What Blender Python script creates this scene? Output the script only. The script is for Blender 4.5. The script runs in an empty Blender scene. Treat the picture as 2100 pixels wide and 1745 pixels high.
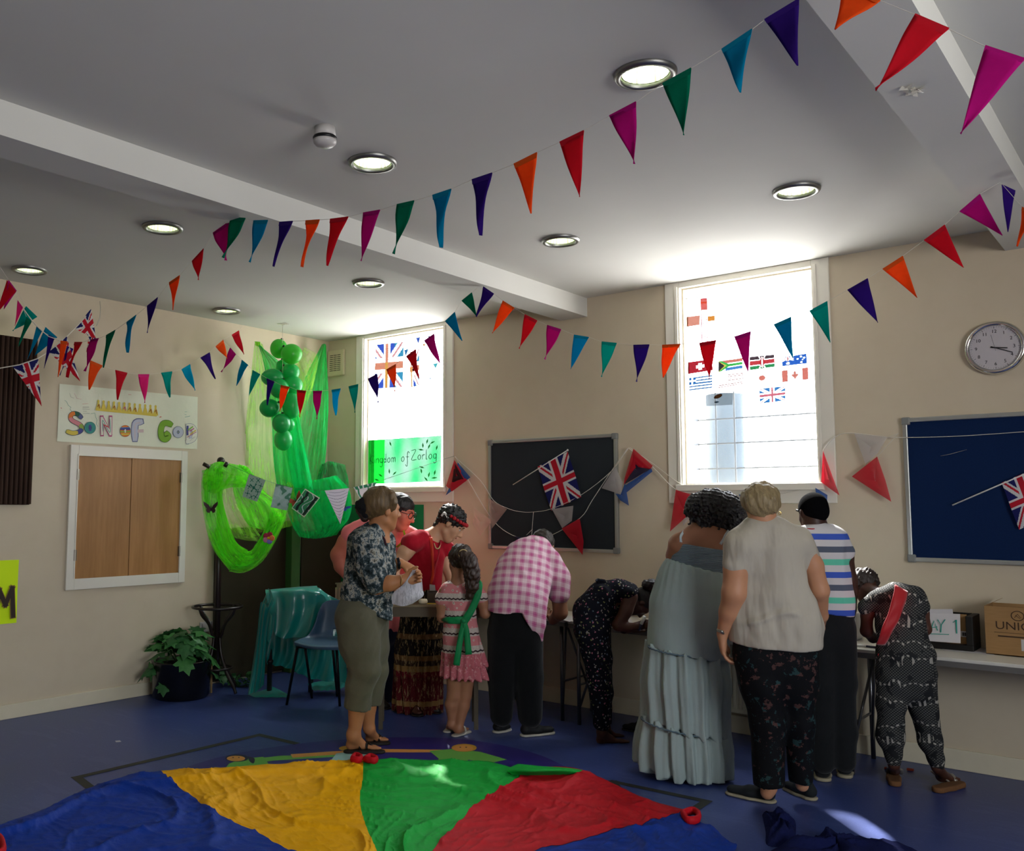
import bpy, math, random
import numpy as np
from mathutils import Vector, Matrix
random.seed(7)
C = bpy.context.scene
COL = C.collection
# ------------------------------------------------------------------ camera (calibrated on the photograph, 2100x1745)
W, HH = 2100.0, 1745.0
YAW, TILT, ROLL, FPX, CX, CY, EYE = math.radians(40.869), math.radians(5.1456), math.radians(0.1987), 1866.24, 863.07, 872.5, 1.55
_F = np.array([-math.sin(YAW)*math.cos(TILT), math.cos(YAW)*math.cos(TILT), math.sin(TILT)])
_r = np.array([math.cos(YAW), math.sin(YAW), 0.0]); _u = np.cross(_r, _F)
RGT = _r*math.cos(ROLL)+_u*math.sin(ROLL); UPV = -_r*math.sin(ROLL)+_u*math.cos(ROLL); FWD = _F
EYEP = np.array([0, 0, EYE])
cam = bpy.data.objects.new('camera', bpy.data.cameras.new('camera')); COL.objects.link(cam)
M3 = Matrix((RGT.tolist(), UPV.tolist(), (-FWD).tolist())).transposed()
cam.matrix_world = Matrix.Translation((0, 0, EYE)) @ M3.to_4x4()
cam.data.sensor_fit = 'HORIZONTAL'; cam.data.sensor_width = 36; cam.data.lens = FPX/W*36
cam.data.shift_x = (W/2-CX)/W; cam.data.clip_start = .05; cam.data.clip_end = 100
C.camera = cam
# ------------------------------------------------------------------ world, sun, exposure
C.view_settings.view_transform = 'Standard'; C.view_settings.look = 'None'; C.view_settings.gamma = 1
C.view_settings.use_curve_mapping = False; C.view_settings.exposure = 0.85
wd = bpy.data.worlds.new('world'); C.world = wd; wd.use_nodes = True
nt = wd.node_tree; nt.nodes.clear()
wo = nt.nodes.new('ShaderNodeOutputWorld'); bg = nt.nodes.new('ShaderNodeBackground')
tc = nt.nodes.new('ShaderNodeTexCoord'); sp = nt.nodes.new('ShaderNodeSeparateXYZ'); rp = nt.nodes.new('ShaderNodeValToRGB')
mr = nt.nodes.new('ShaderNodeMapRange'); mr.inputs[1].default_value = -1; mr.inputs[2].default_value = 1
nt.links.new(tc.outputs['Generated'], sp.inputs[0]); nt.links.new(sp.outputs[2], mr.inputs[0]); nt.links.new(mr.outputs[0], rp.inputs[0])
e = rp.color_ramp.elements; e[0].position = .0; e[0].color = (1, .985, .96, 1); e[1].position = 1; e[1].color = (.84, .91, 1, 1)
e2 = e.new(.46); e2.color = (1, .98, .96, 1); e3 = e.new(.56); e3.color = (.9, .95, 1, 1)
nt.links.new(rp.outputs[0], bg.inputs[0]); bg.inputs[1].default_value = 9.5
nt.links.new(bg.outputs[0], wo.inputs[0])
sun = bpy.data.objects.new('sun', bpy.data.lights.new('sun', 'SUN')); COL.objects.link(sun)
sun.data.energy = 12.0; sun.data.angle = math.radians(2.4); sun.data.color = (1, .97, .92)
sun.rotation_euler = Vector((.66, -.70, -.97)).to_track_quat('-Z', 'Y').to_euler(); sun.location = (-8, 12, 9)
XL, YB, XR, YF, ZC = -6.745, 6.35, 3.0, -2.6, 3.24
def portal(x, y, z, sx, sz, d):
    l = bpy.data.objects.new('window_portal', bpy.data.lights.new('window_portal', 'AREA')); COL.objects.link(l)
    l.data.shape = 'RECTANGLE'; l.data.size = sx; l.data.size_y = sz; l.data.cycles.is_portal = True
    l.location = (x, y, z); l.rotation_euler = Vector(d).to_track_quat('-Z', 'Y').to_euler()
portal(-5.71, YB+.30, 2.46, 1.05, 1.5, (0, -1, 0)); portal(-2.45, YB+.30, 2.46, 1.0, 1.5, (0, -1, 0))
portal(XR+.12, 1.2, 2.0, 2.8, 1.4, (-1, 0, 0))  # opening added in the unseen right wall to brighten the left wall
# ------------------------------------------------------------------ projection helpers: a pixel and a distance, or a pixel and a plane, give a point of the room
def ray(px, py): return RGT*(px-CX)-UPV*(py-CY)+FWD*FPX
def at(px, py, D): return EYEP+ray(px, py)*(D/FPX)
def onp(px, py, ax, v):
    d = ray(px, py); return EYEP+d*((v-EYEP[ax])/d[ax])
def floor_at(px, py, z=0.0): return onp(px, py, 2, z)
def depth(P): return float((np.array(P)-EYEP)@FWD)
def proj(P):
    v = np.array(P)-EYEP; d = v@FWD; return CX+FPX*(v@RGT)/d, CY-FPX*(v@UPV)/d
# ------------------------------------------------------------------ materials
def lin(c):
    if isinstance(c, str): c = tuple(int(c[i:i+2], 16)/255 for i in (0, 2, 4))
    return tuple((x/12.92 if x <= .04045 else ((x+.055)/1.055)**2.4) for x in c)+(1,)
_M = {}
class G:
    """tiny node maths: wraps sockets of one material"""
    def __init__(s, m): s.nt = m.node_tree
    def n(s, t): return s.nt.nodes.new(t)
    def put(s, sock, v):
        if hasattr(v, 'is_linked') or hasattr(v, 'links'): s.nt.links.new(v, sock)
        else: sock.default_value = v
    def m(s, op, a, b=0.0, c=0.0):
        n = s.n('ShaderNodeMath'); n.operation = op; s.put(n.inputs[0], a); s.put(n.inputs[1], b); s.put(n.inputs[2], c); return n.outputs[0]
    def mix(s, f, a, b):
        n = s.n('ShaderNodeMix'); n.data_type = 'RGBA'; s.put(n.inputs[0], f); s.put(n.inputs[6], a); s.put(n.inputs[7], b); return n.outputs[2]
    def obj(s): return s.n('ShaderNodeTexCoord').outputs['Object']
    def attr(s, name):
        n = s.n('ShaderNodeAttribute'); n.attribute_name = name; return n.outputs['Vector']
    def xyz(s, v):
        n = s.n('ShaderNodeSeparateXYZ'); s.put(n.inputs[0], v); return n.outputs
    def scale(s, v, k):
        n = s.n('ShaderNodeVectorMath'); n.operation = 'MULTIPLY'; s.put(n.inputs[0], v); n.inputs[1].default_value = k if isinstance(k, tuple) else (k, k, k); return n.outputs[0]
    def noise(s, v, sc, detail=3, rough=.55):
        n = s.n('ShaderNodeTexNoise'); s.put(n.inputs['Vector'], v); n.inputs['Scale'].default_value = sc; n.inputs['Detail'].default_value = detail; n.inputs['Roughness'].default_value = rough; return n.outputs[0]
    def noisec(s, v, sc):
        n = s.n('ShaderNodeTexNoise'); s.put(n.inputs['Vector'], v); n.inputs['Scale'].default_value = sc; return n.outputs[1]
    def vor(s, v, sc, feat='F1'):
        n = s.n('ShaderNodeTexVoronoi'); n.feature = feat; s.put(n.inputs['Vector'], v); n.inputs['Scale'].default_value = sc; return n.outputs[0], n.outputs[1] if feat == 'F1' else None
    def ramp(s, f, stops, const=False):
        n = s.n('ShaderNodeValToRGB'); s.put(n.inputs[0], f); cr = n.color_ramp
        if const: cr.interpolation = 'CONSTANT'
        while len(cr.elements) < len(stops): cr.elements.new(.5)
        for e, (p, c) in zip(cr.elements, stops): e.position = p; e.color = lin(c) if len(c) != 4 or isinstance(c, str) else c
        return n.outputs[0]
    def lt(s, a, b): return s.m('LESS_THAN', a, b)
    def gt(s, a, b): return s.m('GREATER_THAN', a, b)
def mat(name, col='808080', rough=.7, metal=0, spec=.35, bump=None, var=None, trans=0, clear=0, fn=None, emit=None, sheen=0, coat=0, aniso=0, sss=0):
    if name in _M: return _M[name]
    m = bpy.data.materials.new(name); m.use_nodes = True; _M[name] = m
    nt = m.node_tree; b = nt.nodes['Principled BSDF']; g = G(m)
    b.inputs['Roughness'].default_value = rough; b.inputs['Metallic'].default_value = metal; b.inputs['Specular IOR Level'].default_value = spec
    if sheen: b.inputs['Sheen Weight'].default_value = sheen
    if coat: b.inputs['Coat Weight'].default_value = coat
    if sss: b.inputs['Subsurface Weight'].default_value = sss; b.inputs['Subsurface Radius'].default_value = (.012, .005, .003); b.inputs['Subsurface Scale'].default_value = 1
    if fn: c = fn(g)
    else:
        c = lin(col)
        if var:
            sc, am = var; n = g.noise(g.obj(), sc, 4)
            d = tuple(x*(1-am) for x in c[:3])+(1,); l = tuple(min(1, x*(1+am)) for x in c[:3])+(1,)
            c = g.mix(n, d, l)
    g.put(b.inputs['Base Color'], c)
    if emit: b.inputs['Emission Color'].default_value = lin(emit[0]); b.inputs['Emission Strength'].default_value = emit[1]
    if bump:
        n = g.noise(g.obj(), bump[0], 5, .6) if not callable(bump[0]) else bump[0](g)
        bn = g.n('ShaderNodeBump'); bn.inputs['Strength'].default_value = bump[1]; bn.inputs['Distance'].default_value = bump[2] if len(bump) > 2 else .01
        nt.links.new(n, bn.inputs['Height']); nt.links.new(bn.outputs[0], b.inputs['Normal'])
    last = b.outputs[0]; out = nt.nodes['Material Output']
    if trans:
        t = g.n('ShaderNodeBsdfTranslucent'); g.put(t.inputs[0], c); mx = g.n('ShaderNodeMixShader'); mx.inputs[0].default_value = trans
        nt.links.new(last, mx.inputs[1]); nt.links.new(t.outputs[0], mx.inputs[2]); last = mx.outputs[0]
    if clear:
        t = g.n('ShaderNodeBsdfTransparent')
        if isinstance(clear, tuple): t.inputs[0].default_value = lin(clear[1]); k = clear[0]
        else: k = clear
        mx = g.n('ShaderNodeMixShader'); g.put(mx.inputs[0], k(g) if callable(k) else k)
        nt.links.new(last, mx.inputs[1]); nt.links.new(t.outputs[0], mx.inputs[2]); last = mx.outputs[0]
    nt.links.new(last, out.inputs[0])
    return m
def attr_mat(name, rough=.8, trans=0, spec=.2, bump=None):
    def f(g): 
        n = g.n('ShaderNodeAttribute'); n.attribute_name = 'Col'; return n.outputs['Color']
    return mat(name, rough=rough, trans=trans, spec=spec, fn=f, bump=bump)
def film(name, k=.9):
    """thin coloured film or print on a window pane: light passes tinted"""
    if name in _M: return _M[name]
    m = bpy.data.materials.new(name); m.use_nodes = True; _M[name] = m; g = G(m); nt = m.node_tree
    a = g.n('ShaderNodeAttribute'); a.attribute_name = 'Col'
    t = g.n('ShaderNodeBsdfTransparent'); nt.links.new(a.outputs['Color'], t.inputs[0])
    d = g.n('ShaderNodeBsdfDiffuse'); nt.links.new(a.outputs['Color'], d.inputs[0])
    mx = g.n('ShaderNodeMixShader'); mx.inputs[0].default_value = k; nt.links.new(d.outputs[0], mx.inputs[1]); nt.links.new(t.outputs[0], mx.inputs[2])
    nt.links.new(mx.outputs[0], nt.nodes['Material Output'].inputs[0]); return m
# ------------------------------------------------------------------ objects
def tag(o, label=None, cat=None, group=None, kind=None):
    if label: o['label'] = label
    if cat: o['category'] = cat
    if group: o['group'] = group
    if kind: o['kind'] = kind
    return o
def thing(name, loc, label, cat, group=None, rz=0):
    o = bpy.data.objects.new(name, None); COL.objects.link(o); o.location = [float(x) for x in loc]; o.rotation_euler = (0, 0, rz); o.empty_display_size = .1
    return tag(o, label, cat, group)
def link(name, v, f, m, parent=None, smooth=False, cols=None, local=False, attr=None, bevel=0):
    v = np.asarray(v, dtype=np.float64)
    off = np.zeros(3)
    if parent is not None and not local:
        p = parent
        while p is not None: off = off+np.array(p.location); p = p.parent
    elif parent is None and not local:
        off = (v.min(0)+v.max(0))/2; off[2] = v[:, 2].min()
    me = bpy.data.meshes.new(name)
    if isinstance(f, np.ndarray):
        n = len(f); k = f.shape[1]; me.vertices.add(len(v)); me.vertices.foreach_set('co', (v-off).astype(np.float32).ravel())
        me.loops.add(n*k); me.loops.foreach_set('vertex_index', f.astype(np.int32).ravel()); me.polygons.add(n)
        me.polygons.foreach_set('loop_start', np.arange(0, n*k, k, dtype=np.int32)); me.update(calc_edges=True)
    else: me.from_pydata((v-off).tolist(), [], [list(map(int, q)) for q in f]); me.update()
    me.materials.append(m)
    if smooth: me.polygons.foreach_set('use_smooth', [True]*len(me.polygons))
    if cols is not None:
        a = me.color_attributes.new('Col', 'FLOAT_COLOR', 'CORNER'); tot = []
        for p, c in zip(me.polygons, cols): tot += list(c[:3])*0+[x for _ in range(p.loop_total) for x in (c[0], c[1], c[2], 1)]
        a.data.foreach_set('color', tot)
    if attr is not None:
        a = me.attributes.new('rest', 'FLOAT_VECTOR', 'POINT'); a.data.foreach_set('vector', attr.astype(np.float32).ravel())
    o = bpy.data.objects.new(name, me); COL.objects.link(o)
    if parent is not None: o.parent = parent
    else: o.location = off.tolist()
    if bevel:
        b = o.modifiers.new('bevel', 'BEVEL'); b.width = bevel; b.segments = 2; b.limit_method = 'ANGLE'
    return o
class MB:
    def __init__(s): s.v = []; s.f = []; s.c = []; s.col = None
    def add(s, v, f):
        o = len(s.v); s.v += [tuple(map(float, p)) for p in v]
        for q in f: s.f.append([i+o for i in q]); s.c.append(s.col)
        return s
    def box(s, x0, x1, y0, y1, z0, z1, Mx=None):
        v = [(x, y, z) for x in (x0, x1) for y in (y0, y1) for z in (z0, z1)]
        if Mx is not None: v = [tuple(Mx @ Vector(p)) for p in v]
        return s.add(v, [(0, 1, 3, 2), (4, 6, 7, 5), (0, 4, 5, 1), (2, 3, 7, 6), (0, 2, 6, 4), (1, 5, 7, 3)])
    def tube(s, pts, r, n=8, closed=False, flat=None):
        P = [np.array(p, float) for p in pts]; m = len(P); R = r if hasattr(r, '__len__') else [r]*m; v = []; up = None
        for i in range(m):
            a = P[(i-1) % m] if (closed or i > 0) else P[i]; b = P[(i+1) % m] if (closed or i < m-1) else P[i]
            t = b-a; t = t/(np.linalg.norm(t)+1e-9)
            if up is None: up = np.array([0, 0, 1.]) if abs(t[2]) < .9 else np.array([1., 0, 0])
            x = np.cross(up, t); x /= np.linalg.norm(x)+1e-9; y = np.cross(t, x); up = y
            for k in range(n):
                an = 2*math.pi*k/n; v.append(P[i]+R[i]*(x*math.cos(an)+y*math.sin(an)*(flat or 1)))
        f = []
        for i in range(m if closed else m-1):
            j = (i+1) % m
            for k in range(n): f.append((i*n+k, i*n+(k+1) % n, j*n+(k+1) % n, j*n+k))
        if not closed: f += [list(range(n))[::-1], [(m-1)*n+k for k in range(n)]]
        return s.add(v, f)
    def lathe(s, prof, c, n=24, ax=(0, 0, 1), cap=True):
        ax = np.array(ax, float); ax /= np.linalg.norm(ax); t = np.array([1., 0, 0]) if abs(ax[0]) < .9 else np.array([0, 1., 0])
        x = np.cross(ax, t); x /= np.linalg.norm(x); y = np.cross(ax, x); c = np.array(c, float); v = []
        for r, z in prof:
            for k in range(n): a = 2*math.pi*k/n; v.append(c+ax*z+(x*math.cos(a)+y*math.sin(a))*r)
        f = [(i*n+k, i*n+(k+1) % n, (i+1)*n+(k+1) % n, (i+1)*n+k) for i in range(len(prof)-1) for k in range(n)]
        if cap and prof[0][0] > 1e-4: f.append(list(range(n))[::-1])
        if cap and prof[-1][0] > 1e-4: f.append([(len(prof)-1)*n+k for k in range(n)])
        return s.add(v, f)
    def poly(s, pts, th=None):
        n = len(pts)
        if th is None: return s.add(pts, [list(range(n))])
        th = np.array(th); q = [np.array(p)+th for p in pts]
        return s.add(list(pts)+q, [list(range(n)), [n+i for i in range(n)][::-1]]+[(i, (i+1) % n, n+(i+1) % n, n+i)[::-1] for i in range(n)])
    def grid(s, P):
        m, n = len(P), len(P[0]); return s.add([p for r in P for p in r], [(i*n+j, i*n+j+1, (i+1)*n+j+1, (i+1)*n+j) for i in range(m-1) for j in range(n-1)])
    def ball(s, c, r, n=12, sq=(1, 1, 1)):
        c = np.array(c, float); v = []; m = max(5, n//2)
        for i in range(m+1):
            for k in range(n): th = math.pi*i/m; a = 2*math.pi*k/n; v.append(c+r*np.array([math.sin(th)*math.cos(a)*sq[0], math.sin(th)*math.sin(a)*sq[1], math.cos(th)*sq[2]]))
        return s.add(v, [(i*n+k, (i+1)*n+k, (i+1)*n+(k+1) % n, i*n+(k+1) % n) for i in range(m) for k in range(n)])
    def ribbon(s, pts2, w, T, z=0.0, th=.0015):
        """flat round-ended stroke of a pen: pts2 in 2-D, T maps (x, y, z) to the room"""
        n = len(pts2); loop = n > 3 and abs(pts2[0][0]-pts2[-1][0])+abs(pts2[0][1]-pts2[-1][1]) < w*.05
        if n == 1: pts2 = [pts2[0], (pts2[0][0]+1e-4, pts2[0][1])]; n = 2
        L = []; R = []
        for i in range(n):
            a = np.array(pts2[i-1 if i else (n-2 if loop else 0)]); b = np.array(pts2[i+1 if i < n-1 else (1 if loop else n-1)]); d = b-a; d = d/(np.linalg.norm(d)+1e-9); q = np.array([-d[1], d[0]])*w/2
            p = np.array(pts2[i]); e = d*w*.35*(0 if loop else (-1 if i == 0 else (1 if i == n-1 else 0))); k_ = 1 if loop or 0 < i < n-1 else .7; L.append(p+q*k_+e); R.append(p-q*k_+e)
        top = [T(x, y, z+th) for x, y in L]+[T(x, y, z+th) for x, y in R]
        return s.add(top, [(i, i+1, n+i+1, n+i) for i in range(n-1)])
    def build(s, name, m, parent=None, smooth=False, bevel=0, local=False, label=None):
        cols = s.c if any(c is not None for c in s.c) else None
        if cols: cols = [c or (1, 1, 1) for c in cols]
        o = link(name, s.v, s.f, m, parent, smooth, cols, local, None, bevel)
        if label: o['label'] = label
        return o
def rgb(c): return lin(c)[:3]
def catmull(P, n):
    P = [np.array(p, float) for p in P]; out = []
    for i in range(len(P)-1):
        a = P[i-1] if i else 2*P[0]-P[1]; b = P[i]; c = P[i+1]; d = P[i+2] if i+2 < len(P) else 2*P[-1]-P[-2]
        for k in range(n): t = k/n; out.append(.5*(2*b+(c-a)*t+(2*a-5*b+4*c-d)*t*t+(3*b-a-3*c+d)*t**3))
    out.append(P[-1]); return out
def patch(Pg, nu, nv):
    rows = [catmull(r, nv) for r in Pg]; cols = [catmull([r[j] for r in rows], nu) for j in range(len(rows[0]))]
    return [[cols[j][i] for j in range(len(cols))] for i in range(len(cols[0]))]
def text_mb(mb, s, T, size, align='CENTER', th=.001):
    cu = bpy.data.curves.new('t', 'FONT'); cu.body = s; cu.size = size; cu.align_x = align; cu.align_y = 'CENTER'; cu.resolution_u = 3
    o = bpy.data.objects.new('t', cu); COL.objects.link(o); me = bpy.data.meshes.new_from_object(o.evaluated_get(bpy.context.evaluated_depsgraph_get()))
    mb.add([T(v.co.x, v.co.y, th) for v in me.vertices], [list(p.vertices) for p in me.polygons])
    bpy.data.objects.remove(o); bpy.data.curves.remove(cu); bpy.data.meshes.remove(me)
def struct(o): o['kind'] = 'structure'; return o
TB = lambda x, z, d=0: (x, YB-d, z)        # a point on the back wall
TL = lambda y, z, d=0: (XL+d, y, z)        # a point on the left wall
# ================================================================== ROOM
def wallcol(base, dirt):
    def f(g):
        n = g.noise(g.obj(), 1.1, 4); n2 = g.noise(g.obj(), 7, 5)
        return g.mix(g.m('MULTIPLY', g.m('SUBTRACT', n2, .35), .35), g.mix(n, lin(base), lin(dirt)), lin('a8987c'))
    return f
m_wall = mat('painted_plaster', rough=.75, spec=.25, fn=wallcol('cbbfa9', 'c4b79f'), bump=(60, .08, .004))
m_ceil = mat('ceiling_paint', rough=.85, spec=.2, fn=lambda g: g.mix(g.noise(g.obj(), 1.3, 4), lin('cfcfca'), lin('c4c4bf')), bump=(30, .05, .004))
m_white = mat('white_gloss_paint', 'dcd8cc', rough=.35, spec=.4, var=(5, .04))
m_trimw = mat('cream_skirting_paint', 'cfc7b0', rough=.45, var=(6, .08))
def floorcol(g):
    o = g.obj(); n = g.noise(o, 1.2, 4); s = g.noise(o, 90, 2); sm = g.noise(g.scale(o, (1, 4, 1)), 3, 4)
    c = g.mix(n, lin('2f3f78'), lin('36457c')); c = g.mix(g.m('MULTIPLY', g.gt(s, .62), .25), c, lin('5b6aa0')); return g.mix(g.m('MULTIPLY', g.gt(sm, .6), .18), c, lin('56659a'))
m_floor = mat('blue_vinyl_floor', rough=.38, spec=.45, fn=floorcol, bump=(35, .06, .003))
W1 = (-6.215, -5.215, 1.735, 3.20); W2 = (-2.925, -1.972, 1.722, 3.195)
b = MB(); b.box(XL-.2, XR+.2, YF-.2, YB+.35, -.12, 0); struct(b.build('floor', m_floor))
T = .13
b = MB(); xs = [XL-.2, W1[0], W1[1], W2[0], W2[1], XR+.2]
for i in range(5):
    if i in (1, 3):
        w = W1 if i == 1 else W2; b.box(w[0], w[1], YB, YB+T, 0, w[2]); b.box(w[0], w[1], YB, YB+T, w[3], ZC+.1)
    else: b.box(xs[i], xs[i+1], YB, YB+T, 0, ZC+.1)
struct(b.build('wall_back', m_wall))
b = MB(); b.box(XL-.2, XL, YF-.2, YB, 0, ZC+.1); struct(b.build('wall_left', m_wall))
b = MB()
b.box(XL, XR+.2, YF-.2, YF, 0, ZC)
struct(b.build('wall_front', m_wall))
b = MB()
for y0, y1, z0, z1 in ((YF, -.2, 0, ZC), (2.6, YB, 0, ZC), (-.2, 2.6, 0, 1.3), (-.2, 2.6, 2.7, ZC)): b.box(XR, XR+.2, y0, y1, z0, z1)  # gap added and widened so sky light reaches the left wall
struct(b.build('wall_right', m_wall))
DL = [(-1.574, 3.15), (-3.02, 3.12), (-1.574, 4.865), (-3.02, 4.835), (-4.716, 3.05), (-4.715, 4.84), (-6.31, 3.0), (-6.33, 4.75)]
b = MB(); b.box(XL-.2, XR+.2, YF-.2, YB+T, ZC, ZC+.3); ceil = struct(b.build('ceiling', m_ceil))
b = MB()
for x, y in DL: b.lathe([(.094, -.2), (.094, .2)], (x, y, ZC), 32)
cutter = b.build('cut', m_ceil); md = ceil.modifiers.new('holes', 'BOOLEAN'); md.object = cutter; md.operation = 'DIFFERENCE'; md.solver = 'EXACT'
dg = bpy.context.evaluated_depsgraph_get(); nm = bpy.data.meshes.new_from_object(ceil.evaluated_get(dg)); ceil.modifiers.clear(); ceil.data = nm; bpy.data.objects.remove(cutter)
b = MB(); b.box(-3.972, -3.722, YF, YB, 3.088, ZC); struct(b.build('trim_1', m_ceil))
b = MB(); b.box(-.85, -.605, YF, YB, 3.10, ZC); struct(b.build('trim_2', m_ceil))
b = MB(); b.box(XL, XL+.018, YF, YB, 0, .105); struct(b.build('baseboard_left', m_trimw, bevel=.004))
b = MB(); b.box(XL, XR, YB-.018, YB, 0, .12); struct(b.build('baseboard_back', m_trimw, bevel=.004))
# windows
m_glass = mat('window_glass', 'ffffff', rough=.02, spec=.5, clear=.93)
m_bar = mat('outside_steel', '3c4248', rough=.5, metal=.6)
def window(n, w):
    t = struct(thing('window_%d' % n, ((w[0]+w[1])/2, YB, w[2]), None, None)); x0, x1, z0, z1 = w
    b = MB(); a = .115                     # architrave on the room side
    b.box(x0-a, x0, YB-.02, YB, z0-a-.02, ZC); b.box(x1, x1+a, YB-.02, YB, z0-a-.02, ZC); b.box(x0, x1, YB-.02, YB, z0-a-.02, z0); b.box(x0, x1, YB-.02, YB, z1, ZC)
    b.build('window_frame', m_white, t, bevel=.004)
    b = MB(); b.box(x0-.035, x0-.012, YB-.032, YB-.02, z0-.04, z1+.01); b.box(x1+.012, x1+.035, YB-.032, YB-.02, z0-.04, z1+.01); b.box(x0-.035, x1+.035, YB-.032, YB-.02, z0-.045, z0-.02); b.build('moulding', m_white, t, bevel=.003)
    b = MB(); b.box(x0-.045, x1+.045, YB-.055, YB, z0-.046, z0); b.build('window_sill', m_white, t, bevel=.004)
    s = .012; y = YB+.05
    b = MB(); b.box(x0, x0+s, y-.02, y+.02, z0, z1); b.box(x1-s, x1, y-.02, y+.02, z0, z1); b.box(x0+s, x1-s, y-.02, y+.02, z0, z0+s); b.box(x0+s, x1-s, y-.02, y+.02, z1-s, z1)
    b.build('sash', m_white, t, bevel=.003)
    b = MB(); b.poly([(x0+s, y+.01, z0+s), (x1-s, y+.01, z0+s), (x1-s, y+.01, z1-s), (x0+s, y+.01, z1-s)], (0, .004, 0)); b.build('window_pane', m_glass, t)
window(1, W1); window(2, W2)
# what stands outside behind window 2: a steel grille and a dull grey pillar of the next building
P0 = onp(1436, 900, 1, 9.0); P1 = onp(1508, 900, 1, 9.0)
b = MB(); b.lathe([((P1[0]-P0[0])/2, -1), ((P1[0]-P0[0])/2, onp(1470, 806, 1, 9.0)[2])], ((P0[0]+P1[0])/2, 9.2, 0), 32)
tag(b.build('pillar', mat('grey_render', rough=.9, fn=lambda g: g.mix(g.noise(g.scale(g.obj(), (6, 6, 1)), 4, 4), lin('222c33'), lin('323d45'))), smooth=True), 'grey-blue round pillar outside beyond the grille of the window with many flags', 'pillar')
yg = 6.62; t = thing('window_grille', (-2.45, yg, 1.7), 'thin welded wire grille outside the window with many flags', 'grille')
for px in (1470, 1508):
    x = onp(px, 930, 1, yg)[0]; b = MB(); b.tube([(x, yg, 1.5), (x, yg, 2.42 if px < 1520 else 2.42)], .0035 if px > 1520 else .006, 6); b.build('bar', m_bar, t)
for py in (857, 908, 960):
    z = onp(1508, py, 1, yg)[2]; b = MB(); b.tube([(-2.93, yg+.012, z), (-1.95, yg+.012, z)], .006, 6); b.box(-2.945, -2.93, YB+.13, yg+.02, z-.01, z+.01); b.build('bar', m_bar, t)
# ------------------------------------------------------------------ ceiling lights, smoke detector
m_chrome = mat('brushed_chrome', '8a8a88', rough=.42, metal=1); m_lamp = mat('lamp_tube', 'ffffff', emit=('f4ffe6', 18))
m_refl = mat('faceted_reflector', 'eef2dc', rough=.34, metal=.85, bump=(lambda g: g.m('SINE', g.m('MULTIPLY', g.m('ARCTAN2', g.xyz(g.obj())[0], g.xyz(g.obj())[1]), 26)), .5, .01))
PLACE = ['second row from the camera at the right, largest in view', 'between the smoke detector and the foreground beam', 'right of the middle, above the tall window with flags', 'just right of the long ceiling beam, above the blackboard', 'left of the long beam, above the flags crossing it', 'left of the beam, high over the corner window', 'far left edge, near the left wall', 'left of the beam, close to the corner of the room']
PL2 = ['largest one, just left of the green pennant near the top', 'beside the smoke detector', 'above the window full of small flags', 'between the two beams, above the blackboard', 'left of the long beam, upper one over the serving hatch side', 'above the window with the green poster', 'at the far left edge of the ceiling', 'smallest one, nearest the green corner']
def proto_light():
    t = thing('recessed_ceiling_light', (DL[0][0], DL[0][1], ZC-.01), 'round recessed ceiling light, '+PL2[0], 'ceiling light', 'round recessed ceiling lights')
    b = MB(); b.lathe([(.093, 0.012), (.093, -.004), (.1, -.010), (.114, -.008), (.121, .002), (.121, .009)], (0, 0, 0), 48, cap=False); o = b.build('trim_ring', m_chrome, t, True, local=True)
    b = MB(); n = 44; pr = [(.091, .01), (.088, .05), (.078, .10), (.058, .14), (.03, .155)]; v = []
    for r, z in pr:
        for k in range(n): a = 2*math.pi*k/n; rr = r*(1-.02*(k % 2)); v.append((rr*math.cos(a), rr*math.sin(a), z))
    b.add(v, [(i*n+k, (i+1)*n+k, (i+1)*n+(k+1) % n, i*n+(k+1) % n) for i in range(len(pr)-1) for k in range(n)]+[[4*n+k for k in range(n)]]); b.build('reflector', m_refl, t, local=True)
    for s in (-1, 1):
        b = MB(); b.tube([(s*.022, -.05, .10), (s*.022, .05, .10)], .010, 10); b.build('lamp_tube', m_lamp, t, True, local=True)
    return t
p0 = proto_light()
for i, (x, y) in enumerate(DL[1:], 1):
    c = p0.copy(); COL.objects.link(c); c.location = (x, y, ZC-.01); c['label'] = 'round recessed ceiling light, '+PL2[i]
    for ch in list(p0.children): d = ch.copy(); COL.objects.link(d); d.parent = c
t = thing('smoke_detector', (-2.90, 2.69, ZC-.09), 'white domed smoke detector with a black band on the ceiling', 'smoke detector')
m_plw = mat('white_plastic', 'b9b6b4', rough=.35); m_blk = mat('black_plastic', '0c0c0d', rough=.4)
b = MB(); b.lathe([(.045, .09), (.05, .045)], (0, 0, 0), 28); b.build('base', m_plw, t, True, local=True)
b = MB(); b.lathe([(.05, .047), (.054, .042), (.053, .030)], (0, 0, 0), 28); b.build('black_band', m_blk, t, True, local=True)
b = MB(); b.lathe([(.053, .030), (.051, .018), (.04, .006), (.02, 0), (.0001, -.001)], (0, 0, 0), 28); b.build('dome', m_plw, t, True, local=True)
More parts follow.
